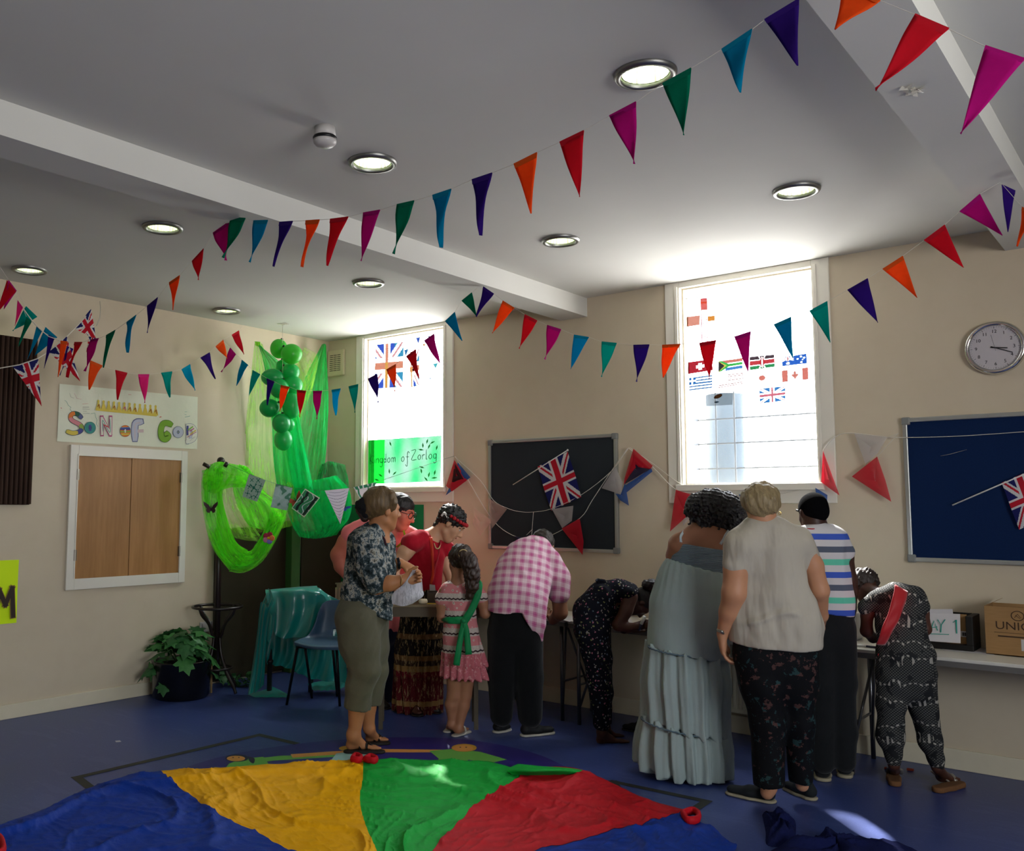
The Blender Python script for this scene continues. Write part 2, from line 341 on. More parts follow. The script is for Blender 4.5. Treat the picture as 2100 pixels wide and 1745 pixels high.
# dirty scuffs and tape remains where decorations hang from the ceiling
m_tape = mat('sticky_tape', 'd8d4c4', rough=.3, clear=.3)
for i, (P, lab) in enumerate([(onp(1880, 182, 2, 3.10), 'crumpled clear tape stuck under the right-hand beam'), (onp(205, 617, 2, ZC), 'tape patch on the ceiling above the tangled flags at left'), (onp(580, 664, 2, ZC), 'tape patch on the ceiling above the green balloons')]):
    b = MB(); P = np.array(P)
    for k in range(7):
        a = k*2.1+i; q = P+np.array([math.cos(a), math.sin(a), 0])*.022*(k % 3); w = .03; x = np.array([math.cos(a*1.7), math.sin(a*1.7), 0])*w; y = np.array([-x[1], x[0], 0])*.3
        b.grid([[q-x-y-(0, 0, .003), q+x-y-(0, 0, .01)], [q-x+y-(0, 0, .012), q+x+y-(0, 0, .004)]])
    tag(b.build('tape_scrap', m_tape), lab, 'tape')
# ------------------------------------------------------------------ boards, clock, vent, hatch
m_alu = mat('aluminium', 'a9aca9', rough=.35, metal=.7); m_cap = mat('grey_plastic_cap', '7b7d7b', rough=.5)
def board(name, label, cat, x0, x1, z0, z1, m, mname):
    t = thing(name, ((x0+x1)/2, YB-.02, z0), label, cat)
    b = MB(); b.box(x0+.02, x1-.02, YB-.02, YB, z0+.02, z1-.02); b.build(mname, m, t)
    b = MB(); w = .028
    b.box(x0, x0+w, YB-.032, YB, z0, z1); b.box(x1-w, x1, YB-.032, YB, z0, z1); b.box(x0+w, x1-w, YB-.032, YB, z0, z0+w); b.box(x0+w, x1-w, YB-.032, YB, z1-w, z1)
    b.build('frame', m_alu, t, bevel=.005)
    for x in (x0, x1):
        for z in (z0, z1):
            b = MB(); sx = 1 if x == x0 else -1; sz = 1 if z == z0 else -1; a, c = sorted((x-sx*.004, x+sx*.045)); d, e = sorted((z-sz*.004, z+sz*.045)); b.box(a, c, YB-.036, YB, d, e); b.build('corner_cap', m_cap, t, bevel=.008)
    return t
m_bbrd = mat('blackboard_felt', rough=.85, fn=lambda g: g.mix(g.noise(g.obj(), 3, 4), lin('23282d'), lin('2b3136')), spec=.2)
m_blue = mat('blue_felt_board', rough=.9, fn=lambda g: g.mix(g.noise(g.obj(), 120, 3), lin('061a3c'), lin('0d2650')), spec=.15)
t = board('notice_board', 'dark grey notice board with an aluminium frame between the two windows', 'board', -4.70, -3.46, 1.203, 2.128, m_bbrd, 'felt_panel')
board('notice_board', 'navy blue notice board with an aluminium frame below the wall clock', 'board', -1.447, .35, 1.225, 2.123, m_blue, 'felt_panel')
b = MB(); q = [onp(x, y, 1, YB-.023) for x, y in ((1929, 935), (1950, 931), (1968, 926), (1983, 922))]; b.tube(q, [.002, .005, .004, .002], 5, flat=.3)
tag(b.build('foil_tape_strip', mat('foil_strip', 'd5d5da', rough=.2, metal=.8)), 'short shiny tape strip stuck on the navy notice board', 'tape')
cx, cz, cr = -.925, 2.515, .157
t = thing('wall_clock', (cx, YB-.045, cz), 'round chrome wall clock with a grey face above the navy board', 'clock')
b = MB(); b.lathe([(cr, 0), (cr+.005, .02), (cr, .04), (cr-.012, .047), (cr-.024, .040), (cr-.026, .028)], (cx, YB, cz), 64, (0, -1, 0), False); b.build('rim', mat('polished_chrome', 'd0d0ce', rough=.12, metal=1), t, True)
b = MB(); b.lathe([(.0001, .028), (cr-.02, .028)], (cx, YB, cz), 64, (0, -1, 0), False); b.build('clock_face', mat('clock_face', 'b7b2b6', rough=.5), t)
m_ink = mat('black_ink', '17171a', rough=.5)
TC = lambda x, y, d=0: (cx+x, YB-.029-d, cz+y)
for h in range(1, 13):
    a = math.radians(90-30*h); b = MB(); text_mb(b, str(h), lambda x, y, z: TC(x+.098*math.cos(a), y+.098*math.sin(a), .0008), .028); b.build('numeral', m_ink, t)
b = MB()
for k in range(60):
    a = math.radians(6*k); r0 = .118 if k % 5 == 0 else .122; b.ribbon([(r0*math.cos(a), r0*math.sin(a)), (.127*math.cos(a), .127*math.sin(a))], .0016 if k % 5 else .003, TC)
b.build('minute_marks', m_ink, t)
def hand_(name, ang, L, w, m, d): a = math.radians(90-ang); b = MB(); b.ribbon([(-.02*math.cos(a), -.02*math.sin(a)), (L*math.cos(a), L*math.sin(a))], w, TC, d); b.build(name, m, t)
hand_('hour_hand', 98, .062, .009, m_ink, .003); hand_('minute_hand', 113, .095, .006, m_ink, .005); hand_('second_hand', -12, .08, .0018, m_ink, .007)
x0, x1, z0, z1 = -6.735, -6.50, 2.87, 3.135
t = thing('wall_vent', ((x0+x1)/2, YB-.03, z0), 'beige slotted air vent high on the wall beside the corner window', 'vent')
m_vent = mat('beige_vent_plastic', 'c9bf9f', rough=.5)
b = MB(); b.box(x0, x1, YB-.03, YB, z0, z1); b.build('cover', m_vent, t, bevel=.01)
for i in range(9):
    for j in range(3):
        b = MB(); x = x0+.04+j*.054; z = z0+.052+i*.0195; b.box(x, x+.045, YB-.032, YB-.028, z, z+.006); b.build('slot', m_blk, t)
# serving hatch on the left wall
y0, y1, z0, z1 = 3.583, 4.664, .902, 2.032
t = thing('serving_hatch', (XL, (y0+y1)/2, z0), 'closed serving hatch with two oak doors in a white frame on the left wall', 'hatch')
b = MB(); w = .068; w2 = .085
b.box(XL, XL+.028, y0, y0+w, z0, z1); b.box(XL, XL+.028, y1-w+.005, y1, z0, z1); b.box(XL, XL+.028, y0+w, y1-w+.005, z0, z0+w2); b.box(XL, XL+.028, y0+w, y1-w+.005, z1-w2+.01, z1)
b.build('frame', m_white, t, bevel=.004)
b = MB(); b.box(XL+.028, XL+.036, y0+w-.008, y1-w+.012, z1-w2, z1-w2+.014); b.box(XL+.028, XL+.033, y0+w-.008, y0+w, z0+w2, z1-w2); b.box(XL+.028, XL+.033, y1-w+.005, y1-w+.013, z0+w2, z1-w2); b.build('bead', m_white, t)
def oak(g):
    o = g.obj(); a = g.noise(g.scale(o, (1, 14, 1.2)), 3, 6, .6); f = g.m('SINE', g.m('MULTIPLY', g.m('ADD', g.m('MULTIPLY', g.xyz(o)[1], 26), g.m('MULTIPLY', g.noise(g.scale(o, (1, 2, .7)), 2, 2), 9)), 1))
    c = g.mix(a, lin('8d6136'), lin('b98a55')); return g.mix(g.m('MULTIPLY', g.m('ADD', f, 1), .12), c, lin('7d5229'))
m_oak = mat('oak_veneer', rough=.42, fn=oak, spec=.4); ym = (y0+y1)/2; m_steel = mat('steel', '7c7468', rough=.35, metal=.9)
for a, c in ((y0+w, ym-.003), (ym+.003, y1-w+.005)):
    b = MB(); b.box(XL, XL+.02, a, c, z0+w2, z1-w2+.01); b.build('hatch_door', m_oak, t, bevel=.002)
for y in (y0+w, y1-w+.005):
    for z in (z0+w2+.14, z1-w2-.19):
        b = MB(); b.box(XL+.018, XL+.030, y-.012, y+.012, z, z+.085); b.tube([(XL+.03, y, z), (XL+.03, y, z+.085)], .005, 8); b.build('hinge', m_steel, t)
# ribbed brown panel, yellow poster, socket
t = thing('ribbed_wall_panel', (XL, 2.75, 1.56), 'dark brown vertically ribbed panel on the left wall at the edge of the view', 'wall panel')
m_br = mat('dark_brown_foam', rough=.9, fn=lambda g: g.mix(g.noise(g.obj(), 5, 4), lin('2e1f18'), lin('45332a')), spec=.2)
b = MB(); b.box(XL, XL+.025, 2.2, 3.27, 1.56, 2.815); b.build('backing', m_br, t)
k = 0; y = 2.2
while y < 3.25:
    b = MB(); z0_, z1_ = 1.565, 2.81; pr = [(XL+.025, y), (XL+.052, y+.006), (XL+.056, y+.016), (XL+.052, y+.026), (XL+.025, y+.032)]
    b.add([(x, yy, z) for z in (z0_, z1_) for x, yy in pr], [(i, i+1, i+6, i+5) for i in range(4)]+[(0, 1, 2, 3, 4)[::-1], (5, 6, 7, 8, 9)]); b.build('rib', m_br, t); y += .036
t = thing('neon_yellow_poster', (XL, 2.9, .69), 'neon yellow paper sign with a hand-cut dark letter M at the left edge', 'sign')
TP = lambda y, z, d=0: (XL+.008+d, y, z)
b = MB(); b.grid([[(XL+.007+.0025*math.sin(i*1.3+j), 2.45+(3.217-2.45)*j/8, .69+(1.152-.69)*i/4) for j in range(9)] for i in range(5)]); b.build('sheet', mat('neon_yellow_paper', 'dcff00', rough=.55, trans=.1), t, True)
m_br2 = mat('brown_marker', '33261c', rough=.5)
for w_, m_, dz in ((.062, mat('gold_edging', '9a8a30', rough=.5), .008), (.046, m_br2, .011)):
    b = MB(); b.ribbon([(3.055, .735), (3.075, .935)], w_, TP, dz); b.ribbon([(3.075, .935), (3.125, .83)], w_, TP, dz+.0005); b.ribbon([(3.125, .83), (3.17, .945)], w_, TP, dz); b.ribbon([(3.17, .945), (3.185, .745)], w_, TP, dz+.0005); b.build('letter', m_, t)
    b = MB(); b.ribbon([(2.88+.09*math.cos(a), .835+.1*math.sin(a)) for a in [i*math.pi/10 for i in range(21)]], w_, TP, dz); b.build('letter', m_, t)
P = onp(422, 1285, 0, XL)
t = thing('power_socket', (XL, P[1], P[2]), 'white double power socket low on the left wall behind the coat stand', 'socket')
b = MB(); b.box(XL, XL+.012, P[1]-.07, P[1]+.07, P[2]-.045, P[2]+.045); b.build('plate', m_plw, t, bevel=.004)
for s in (-.035, .035): b = MB(); b.box(XL+.012, XL+.018, P[1]+s-.012, P[1]+s+.012, P[2]+.0, P[2]+.03); b.build('switch', m_plw, t, bevel=.003)
# radiators under the windows
m_rad = mat('cream_enamel', 'cfc9b4', rough=.35, spec=.4)
def radiator(x0, x1, lab, zt=.80):
    t = thing('radiator', ((x0+x1)/2, YB-.1, .15), lab, 'radiator'); b = MB(); b.box(x0, x1, YB-.085, YB-.04, .15, zt)
    x = x0+.02
    while x < x1-.03: b.box(x, x+.022, YB-.1, YB-.085, .18, zt-.03); x += .04
    b.build('panel', m_rad, t, bevel=.004); b = MB(); b.box(x0, x1, YB-.1, YB-.001, zt, zt+.015); b.build('top_grille', m_rad, t)
    b = MB()
    for x in (x0+.1, x1-.1): b.box(x-.02, x+.02, YB-.042, YB-.001, .2, zt-.1)
    b.build('bracket', m_rad, t)
    return t
radiator(-6.53, -5.35, 'cream radiator under the corner window behind the standing women'); radiator(-3.1, -1.85, 'cream radiator under the window full of flags', .66)
# ================================================================== TABLES AND WHAT STANDS ON THEM
m_top = mat('white_laminate', 'c9c5ba', rough=.35, var=(8, .04)); m_edge = mat('grey_table_edge', '6d6a66', rough=.45, metal=.4); m_leg = mat('steel_table_leg', '6a6a6c', rough=.3, metal=.9)
ZT = .735; YT = 5.77
def table(x0, x1, lab, y0=YT, y1=YB-.03, zt=ZT, ap=.028):
    t = thing('folding_table', ((x0+x1)/2, (y0+y1)/2, 0), lab, 'table')
    b = MB(); b.box(x0, x1, y0, y1, zt-.02, zt); b.build('tabletop', m_top, t, bevel=.004)
    b = MB(); b.box(x0+.004, x1-.004, y0+.002, y0+.02, zt-.05, zt-.02); b.box(x0+.004, x1-.004, y1-.02, y1-.002, zt-.05, zt-.02); b.box(x0+.004, x0+.02, y0+.02, y1-.02, zt-.05, zt-.02); b.box(x1-.02, x1-.004, y0+.02, y1-.02, zt-.05, zt-.02); b.build('edge_rail', m_edge, t)
    for x in (x0+.06, x1-.06):
        for y in (y0+.05, y1-.05):
            b = MB(); b.tube([(x, y, zt-.04), (x, y, 0)], .014, 10); b.build('leg', m_leg, t, True)
        s = 1 if x < (x0+x1)/2 else -1
        b = MB(); b.tube([(x+s*.09, (y0+y1)/2, zt-.06), (x, y0+.06, .12)], .009, 8); b.tube([(x+s*.09, (y0+y1)/2, zt-.06), (x, y1-.06, .12)], .009, 8); b.tube([(x, y0+.05, .28), (x, y1-.05, .28)], .008, 8); b.build('brace', m_leg, t, True)
    return t
table(-4.95, -3.62, 'white folding table under the blackboard, left of the bending checked shirt', y0=5.80)
table(-3.58, -2.72, 'white folding table where the girl in the dark floral jumpsuit writes')
table(-2.68, -1.83, 'white folding table hidden behind the women in the blue dress and cream top')
table(-1.74, .06, 'white folding table at the right carrying the cardboard boxes')
# small brown table in front of the woman in red, square to the view
c0 = at(772, 1240, 6.44); zt = c0[2]; rh = np.array([math.cos(YAW), math.sin(YAW), 0]); fh = np.array([-math.sin(YAW), math.cos(YAW), 0])
TW, TD = .74, .30
t = thing('side_table', c0+rh*TW/2+fh*TD/2-(0, 0, c0[2]), 'brown side table with a deep apron in front of the patterned skirt', 'table')
TT = lambda a, d, z: c0*(1, 1, 0)+rh*a+fh*d+np.array([0, 0, z])
def tbox(b, a0, a1, d0, d1, z0, z1): b.add([TT(a, d, z) for a in (a0, a1) for d in (d0, d1) for z in (z0, z1)], [(0, 1, 3, 2), (4, 6, 7, 5), (0, 4, 5, 1), (2, 3, 7, 6), (0, 2, 6, 4), (1, 5, 7, 3)])
m_tb = mat('olive_brown_laminate', '6b6048', rough=.4); m_ap = mat('brown_apron', '4a4132', rough=.55)
b = MB(); tbox(b, 0, TW, 0, TD, zt-.018, zt); b.build('tabletop', m_tb, t, bevel=.003)
b = MB(); tbox(b, .01, TW-.01, .005, .02, zt-.085, zt-.018); tbox(b, .01, TW-.01, TD-.02, TD-.005, zt-.085, zt-.018); tbox(b, .01, .025, .02, TD-.02, zt-.085, zt-.018); tbox(b, TW-.025, TW-.01, .02, TD-.02, zt-.085, zt-.018); b.build('apron', m_ap, t)
for a in (.02, TW-.05):
    for d in (.01, TD-.04): b = MB(); tbox(b, a, a+.03, d, d+.03, 0, zt-.085); b.build('leg', m_ap, t)
b = MB()
for (a0, a1, d0, d1) in ((.36, .70, .12, .13), (.36, .70, .27, .28), (.36, .37, .13, .27), (.69, .70, .13, .27)): tbox(b, a0, a1, d0, d1, zt, zt+.075)
tbox(b, .37, .69, .13, .27, zt, zt+.006); tag(b.build('tray', mat('dark_tray', '3b372d', rough=.6), bevel=.003), 'dark brown open tray on the small side table', 'tray')
b = MB(); b.lathe([(.0001, 0), (.03, .003), (.034, .02), (.028, .034), (.0001, .036)], TT(.33, .07, zt), 20); tag(b.build('ribbon_roll', mat('white_ribbon', 'd8d4bd', rough=.5), smooth=True), 'small white roll on the side table beside the brown tray', 'roll')
b = MB(); tbox(b, .36, .66, .045, .085, zt, zt+.005); tag(b.build('ruler', mat('yellow_wood', 'b0973a', rough=.5)), 'yellow strip lying on the side table before the brown tray', 'ruler')
# boxes and sign on the right-hand table
def on_t(px, py, z=ZT): return floor_at(px, py, z)
m_card = mat('corrugated_card', rough=.8, fn=lambda g: g.mix(g.noise(g.scale(g.obj(), (3, 3, 30)), 4, 3), lin('8a6a44'), lin('a07c52')), spec=.15)
A = on_t(2031, 1336); ya = A[1]; xa = A[0]; hb = .27; wb = .36; ya = min(ya, YB-.03-.26); dbx = .25
t = thing('cardboard_box', (xa+wb/2, ya+.15, ZT), 'brown cardboard box printed UNION at the right edge of the table', 'box')
b = MB()
for (x0_, x1_, y0_, y1_) in ((xa, xa+wb, ya, ya+.004), (xa, xa+wb, ya+dbx, ya+dbx+.004), (xa, xa+.004, ya+.004, ya+dbx), (xa+wb-.004, xa+wb, ya+.004, ya+dbx)): b.box(x0_, x1_, y0_, y1_, ZT+.001, ZT+hb)
b.box(xa, xa+wb, ya, ya+dbx, ZT+.001, ZT+.006); b.build('box_body', m_card, t)
b = MB(); b.poly([(xa-.001, ya+.01, ZT+hb-.002), (xa-.001, ya+.24, ZT+hb-.002), (xa+.055, ya+.24, ZT+hb+.03), (xa+.055, ya+.01, ZT+hb+.03)], (.003, 0, 0)); b.build('flap', m_card, t)
m_print = mat('box_print', '3a2616', rough=.7)
TU = lambda x, y, d=0: (xa+wb/2+x, ya-.0008-d, ZT+y)
b = MB(); text_mb(b, 'UNION', lambda x, y, z: TU(x*1.12-.015, y+.165), .062); b.build('lettering', m_print, t)
b = MB(); b.ribbon([(-.135, .128), (.14, .128)], .003, TU); [b.ribbon([(-.115+.014*k, .108), (-.107+.014*k, .108)], .010, TU) for k in range(11)]; b.build('lettering', m_print, t)
b = MB(); b.ribbon([(-.02+.03*math.cos(a), .225+.026*math.sin(a)) for a in [i*math.pi/12 for i in range(25)]], .004, TU); b.ribbon([(-.035, .215), (-.02, .235), (-.005, .215)], .003, TU); b.ribbon([(-.03, .228), (-.01, .212)], .003, TU); b.build('emblem', m_print, t)
b = MB(); b.box(xa+.17, xa+.33, ya-.0015, ya, ZT+.035, ZT+.098); b.build('label_sticker', m_plw, t)
A = on_t(1893, 1322); x0_ = A[0]; y0_ = min(A[1]+.02, YB-.26); x1_ = on_t(2008, 1331)[0]
t = thing('storage_box', ((x0_+x1_)/2, y0_+.12, ZT), 'black and brown cardboard tray box behind the DAY 1 sign', 'box')
m_kb = mat('black_card', '15120f', rough=.6)
b = MB(); b.box(x0_, x1_, y0_, y0_+.22, ZT+.001, ZT+.035); b.box(x1_-.035, x1_, y0_, y0_+.22, ZT+.035, ZT+.20); b.box(x0_, x1_-.035, y0_+.21, y0_+.22, ZT+.035, ZT+.2); b.build('box_body', m_kb, t, bevel=.003)
b = MB(); b.box(x0_+.03, x1_-.037, y0_+.05, y0_+.055, ZT+.035, ZT+.205); b.build('divider', m_card, t)
b = MB(); P = onp(1970, 1294, 1, y0_+.048); Q = onp(1987, 1307, 1, y0_+.048); b.box(P[0], Q[0], y0_+.047, y0_+.05, Q[2], P[2]); o = b.build('label_sticker', m_plw, t)
b = MB()
for k in range(9): x = P[0]+.006+k*(Q[0]-P[0]-.012)/9; b.box(x, x+.0018+.001*(k % 3), y0_+.0462, y0_+.047, Q[2]+.006, P[2]-.006)
b.build('barcode', m_ink, t)
ys = y0_-.035; q = [onp(1872, 1257, 1, ys+.02), onp(1969, 1259, 1, ys+.02), onp(1970, 1319, 1, ys-.015), onp(1872, 1312, 1, ys-.015)]
t = thing('paper_sign', (q[2]+q[3])/2, 'white paper sign reading DAY 1 in green pen, leaning on the black box', 'sign')
b = MB(); b.grid(patch([[q[0], (q[0]+q[1])/2+(0, .004, 0), q[1]], [q[3], (q[2]+q[3])/2+(0, -.004, 0), q[2]]], 4, 4)); b.build('sheet', mat('white_paper', 'd2ced0', rough=.6, trans=.15), t, True)
def TS(x, y, d=0):
    X = np.array(q[3])+(np.array(q[2])-q[3])*x+(np.array(q[0])-q[3])*y; return tuple(X+np.array([0, -.006-d, 0]))
m_gp = mat('green_marker', '1f8f80', rough=.6)
for s in ([(.18, .35), (.20, .78), (.34, .7), (.36, .52), (.19, .38)], [(.38, .38), (.46, .76), (.53, .42)], [(.41, .5), (.52, .54)], [(.54, .8), (.61, .62), (.69, .82)], [(.61, .62), (.6, .36)], [(.86, .75), (.92, .84), (.93, .36)], [(.3, .27), (.76, .29)]): b = MB(); b.ribbon([(x, y) for x, y in s], .035, TS); b.build('lettering', m_gp, t)
# correct stroke width for the sign: T maps unit square, so strokes are scaled with it
b = MB(); b.poly([onp(1896, 1249, 1, ys+.03), onp(1953, 1249, 1, ys+.03), onp(1955, 1262, 1, ys+.028), onp(1896, 1262, 1, ys+.028)][::-1], (0, .002, 0)); tag(b.build('card_sheet', mat('white_paper')), 'blank white card peeking above the DAY 1 sign', 'card')
P = on_t(1741, 1316); b = MB(); b.box(P[0]-.06, P[0]+.03, P[1]+.05, P[1]+.2, ZT+.001, ZT+.17); tag(b.build('white_tub', m_plw, bevel=.012), 'white plastic tub on the table beside the striped T-shirt', 'tub')
m_penw = mat('white_pen', 'd8d6d2', rough=.3); m_pend = mat('dark_pen', '2a2438', rough=.4)
def pen(p0_, p1_, lab, mb=m_penw, mc=m_pend, r=.008):
    p0_, p1_ = np.array(p0_), np.array(p1_); t = thing('marker_pen', p0_, lab, 'pen'); m_ = p0_*.55+p1_*.45
    b = MB(); b.tube([p0_, m_], r*.9, 10); b.build('barrel', mc, t, True); b = MB(); b.tube([m_, p1_], r, 10); b.build('cap', mb, t, True)
pen(on_t(1800, 1328, ZT+.009), on_t(1750, 1322, ZT+.009), 'dark marker pen with a white cap at the left corner of the right-hand table')
pen(on_t(1886, 1322, ZT+.009), on_t(1921, 1325, ZT+.009), 'white marker pen lying before the DAY 1 sign', m_penw, m_penw)
m_pap = mat('white_paper')
def paper(qd, lab, cat='paper'):
    b = MB(); b.poly([on_t(x, y, ZT+.0015) for x, y in qd], (0, 0, .0008)); return tag(b.build('paper_sheet', m_pap), lab, cat)
paper([(1925, 1322), (2010, 1328), (2040, 1343), (1935, 1334)], 'loose printed paper on the table before the boxes')
paper([(1140, 1268), (1172, 1262), (1190, 1266), (1168, 1275)], 'paper by the elbow of the person in the checked shirt')
paper([(1262, 1268), (1290, 1262), (1300, 1280), (1270, 1292)], 'paper under the arm of the girl in the floral jumpsuit')
paper([(1322, 1290), (1338, 1278), (1348, 1282), (1336, 1296)], 'paper beneath the fist of the girl in the floral jumpsuit')
# ================================================================== FLOOR: tape lines, painted children, parachute
m_blt = mat('black_floor_tape', '23241f', rough=.6, var=(30, .3))
def tape(pts, w, lab):
    P = [floor_at(x, y, .0012)[:2] for x, y in pts]; b = MB()
    for i in range(len(P)-1): b.ribbon([P[i], P[i+1]], w, lambda x, y, z: (x, y, z), .001+.0002*i, .0005)
    tag(b.build('floor_tape', m_blt), lab, 'tape')
tape([(195, 1622), (158, 1594), (532, 1507), (604, 1524)], .075, 'black tape outline on the floor at left, partly under the parachute')
tape([(1270, 1622), (1258, 1603), (1449, 1643), (1405, 1672), (1340, 1668)], .07, 'black tape corner on the floor beside the red edge of the parachute')
t = thing('floor_mural', floor_at(720, 1560), 'painted floor mural of children holding hands on dark violet vinyl', 'floor mural')
def fl(name, pts, m, z, sm=True):
    P = [floor_at(x, y, 0) for x, y in pts]
    if sm: P = catmull(P+[P[0]], 5)[:-1]
    b = MB(); b.poly([(p[0], p[1], z) for p in P]); f = b.build(name, m, t); return f
m_vi = mat('violet_vinyl', rough=.4, fn=lambda g: g.mix(g.noise(g.obj(), 3, 3), lin('262063'), lin('2f2a78')))
m_mg = mat('mural_green', '5fa044', rough=.45); m_mt = mat('mural_teal', '8fb3b0', rough=.45); m_mo = mat('mural_skin', 'c98b45', rough=.45); m_mk = mat('mural_outline', '17172c', rough=.45); m_mh = mat('mural_hair', '1d1a3a', rough=.45); m_my = mat('mural_yellow_hair', 'b98a28', rough=.45)
fl('mural_ground', [(330, 1590), (470, 1548), (640, 1522), (800, 1512), (950, 1516), (1080, 1540), (1160, 1572), (1250, 1620), (1100, 1720), (700, 1745), (420, 1720)], m_vi, .0006)
fl('arm', [(520, 1556), (575, 1550), (640, 1549), (700, 1547), (740, 1544), (740, 1549), (640, 1555), (560, 1560), (520, 1566)], m_mg, .001, False)
fl('arm', [(596, 1547), (700, 1540), (760, 1536), (940, 1538), (940, 1543), (760, 1543), (700, 1547), (600, 1554)], m_mo, .0012, False)
fl('child_body', [(880, 1540), (930, 1536), (985, 1542), (1040, 1558), (1000, 1566), (960, 1558), (955, 1580), (880, 1580), (900, 1556)], m_mg, .0014, False)
fl('child_body', [(500, 1556), (540, 1552), (560, 1580), (450, 1590), (470, 1566)], m_mg, .0014, False)
fl('child_body', [(690, 1545), (740, 1540), (760, 1544), (770, 1580), (660, 1585)], m_mt, .0015, False)
for x, y, rx, ry, m_ in ((486, 1555, 24, 7.5, m_mh), (952, 1534, 26, 8, m_my), (712, 1535, 17, 5, m_my)): fl('child_hair', [(x+rx*math.cos(a), y+ry*math.sin(a)) for a in [k*math.pi/6 for k in range(12)]], m_, .0018)
for x, y, rx, ry in ((484, 1556, 19, 5.5), (950, 1535, 21, 6.2)): fl('child_face', [(x+rx*math.cos(a), y+ry*math.sin(a)) for a in [k*math.pi/6 for k in range(12)]], m_mo, .0021)
fl('plait', [(508, 1551), (522, 1556), (520, 1566), (512, 1562)], m_mh, .0022)
for x, y in ((478, 1554), (490, 1554), (944, 1533), (956, 1533)): fl('eye', [(x+2*math.cos(a), y+1*math.sin(a)) for a in [k*math.pi/3 for k in range(6)]], m_mk, .0024)
# parachute: one rumpled sheet of coloured panels
def nylon(name, a, c): return mat(name, rough=.6, trans=.1, spec=.18, fn=lambda g: g.mix(g.noise(g.obj(), 6, 4), lin(a), lin(c)), bump=(lambda g: g.m('ADD', g.noise(g.scale(g.obj(), (1, 1, 1)), 22, 5, .6), g.m('MULTIPLY', g.noise(g.scale(g.noisec(g.obj(), 3), (6, 6, 6)), 1.5, 3), 1.5)), .32, .012))
m_py = nylon('yellow_nylon', 'e8a400', 'f4b408'); m_pg = nylon('green_nylon', '109c34', '1cb044'); m_pr = nylon('red_nylon', 'b80c1c', 'c81826'); m_pb = nylon('blue_nylon', '062c88', '0a3aa0')
seams = [  # pixel polylines of the seams, rim first
    [(-40, 1702), (-60, 1745), (-90, 1800), (-60, 1900), (100, 2050)],
    [(330, 1581), (348, 1606), (400, 1640), (412, 1655), (470, 1684), (520, 1705), (560, 1728), (590, 1745), (640, 1780), (700, 1850), (760, 2000)],
    [(745, 1558), (744, 1600), (738, 1640), (745, 1680), (760, 1720), (772, 1745), (785, 1790), (800, 1860), (820, 1990)],
    [(1068, 1582), (1062, 1600), (1020, 1625), (985, 1650), (945, 1688), (915, 1715), (890, 1745), (870, 1790), (860, 1860), (840, 1990)],
    [(1412, 1664), (1395, 1672), (1340, 1690), (1300, 1700), (1240, 1712), (1165, 1735), (1105, 1745), (1010, 1795), (940, 1870), (870, 2000)],
    [(1420, 1682), (1460, 1700), (1490, 1725), (1510, 1745), (1430, 1800), (1250, 1900), (950, 2040)]]
rim = [[(-40, 1702), (0, 1692), (90, 1660), (150, 1630), (240, 1597), (330, 1581)], [(330, 1581), (480, 1573), (640, 1563), (745, 1558)], [(745, 1558), (850, 1559), (1000, 1563), (1100, 1568), (1183, 1578), (1175, 1584), (1068, 1582)][:5]+[(1110, 1572)], [(1110, 1572), (1180, 1577), (1240, 1600), (1320, 1638), (1380, 1656), (1412, 1664)]]
allp = {}
from mathutils import noise as mn
def hgt(x, y):
    q = Vector((x*1.1, y*1.5, .3)); w = mn.noise(q*1.3); v = mn.noise(q*1.3+Vector((9, 4, 2)))
    r1 = 1-abs(mn.noise(Vector((x*1.5+w*1.2, y*2.6+v*1.2, 1.7))))*2.6; r2 = 1-abs(mn.noise(Vector((x*4.2+v*2.4, y*3.1+w*2.4, 5.2))))*2.4; r3 = 1-abs(mn.noise(Vector((x*11+w*4, y*13+v*4, 3.1))))*2.2
    return .004+.024*max(0, r1)**4+.011*max(0, r2)**4+.005*max(0, r3)**3+.002*mn.noise(Vector((x*22, y*25, 0)))
def panel_pts(a, b_):
    """floor points between two seams, resampled"""
    A = catmull([floor_at(x, y) for x, y in a], 6); B = catmull([floor_at(x, y) for x, y in b_], 6)
    def res(P, n):
        L = np.cumsum([0]+[np.linalg.norm(np.array(P[i+1])-P[i]) for i in range(len(P)-1)]); s = np.linspace(0, L[-1], n); return [np.array([np.interp(q, L, [p[k] for p in P]) for k in range(3)]) for q in s]
    return res(A, 150), res(B, 150)
pch = thing('play_parachute', floor_at(760, 1700), 'rumpled play parachute in blue, yellow, green and red spread on the floor', 'parachute')
def panel(i, j, m, rimpts, z0=0):
    A, B = panel_pts(seams[i], seams[j]); R = catmull([floor_at(x, y) for x, y in rimpts], 8)
    nv = 150; L = np.cumsum([0]+[np.linalg.norm(np.array(R[k+1])-R[k]) for k in range(len(R)-1)]); sv = np.linspace(0, L[-1], nv)
    Rr = [np.array([np.interp(q, L, [p[k] for p in R]) for k in range(3)]) for q in sv]; g = []
    for a_i in range(150):
        row = []; A0 = A[a_i]; B0 = B[a_i]; f = (1-a_i/149)**3
        for k in range(nv):
            s = k/(nv-1); p = A0*(1-s)+B0*s; p = p+(Rr[k]-(A[0]*(1-s)+B[0]*s))*f
            e = min(1, a_i/4); h = max(.003, hgt(p[0], p[1]))*(.35+.65*e)+.026*math.exp(-((a_i-13-3*math.sin(k*.05+i))/2.6)**2)*(1 if i in (0, 1) else .3)+z0
            row.append((p[0], p[1], h))
        g.append(row)
    # rolled hem
    hem = [(r[0], r[1], .002) for r in g[0]]
    b = MB(); b.grid([hem]+g); b.build('panel', m, pch, True)
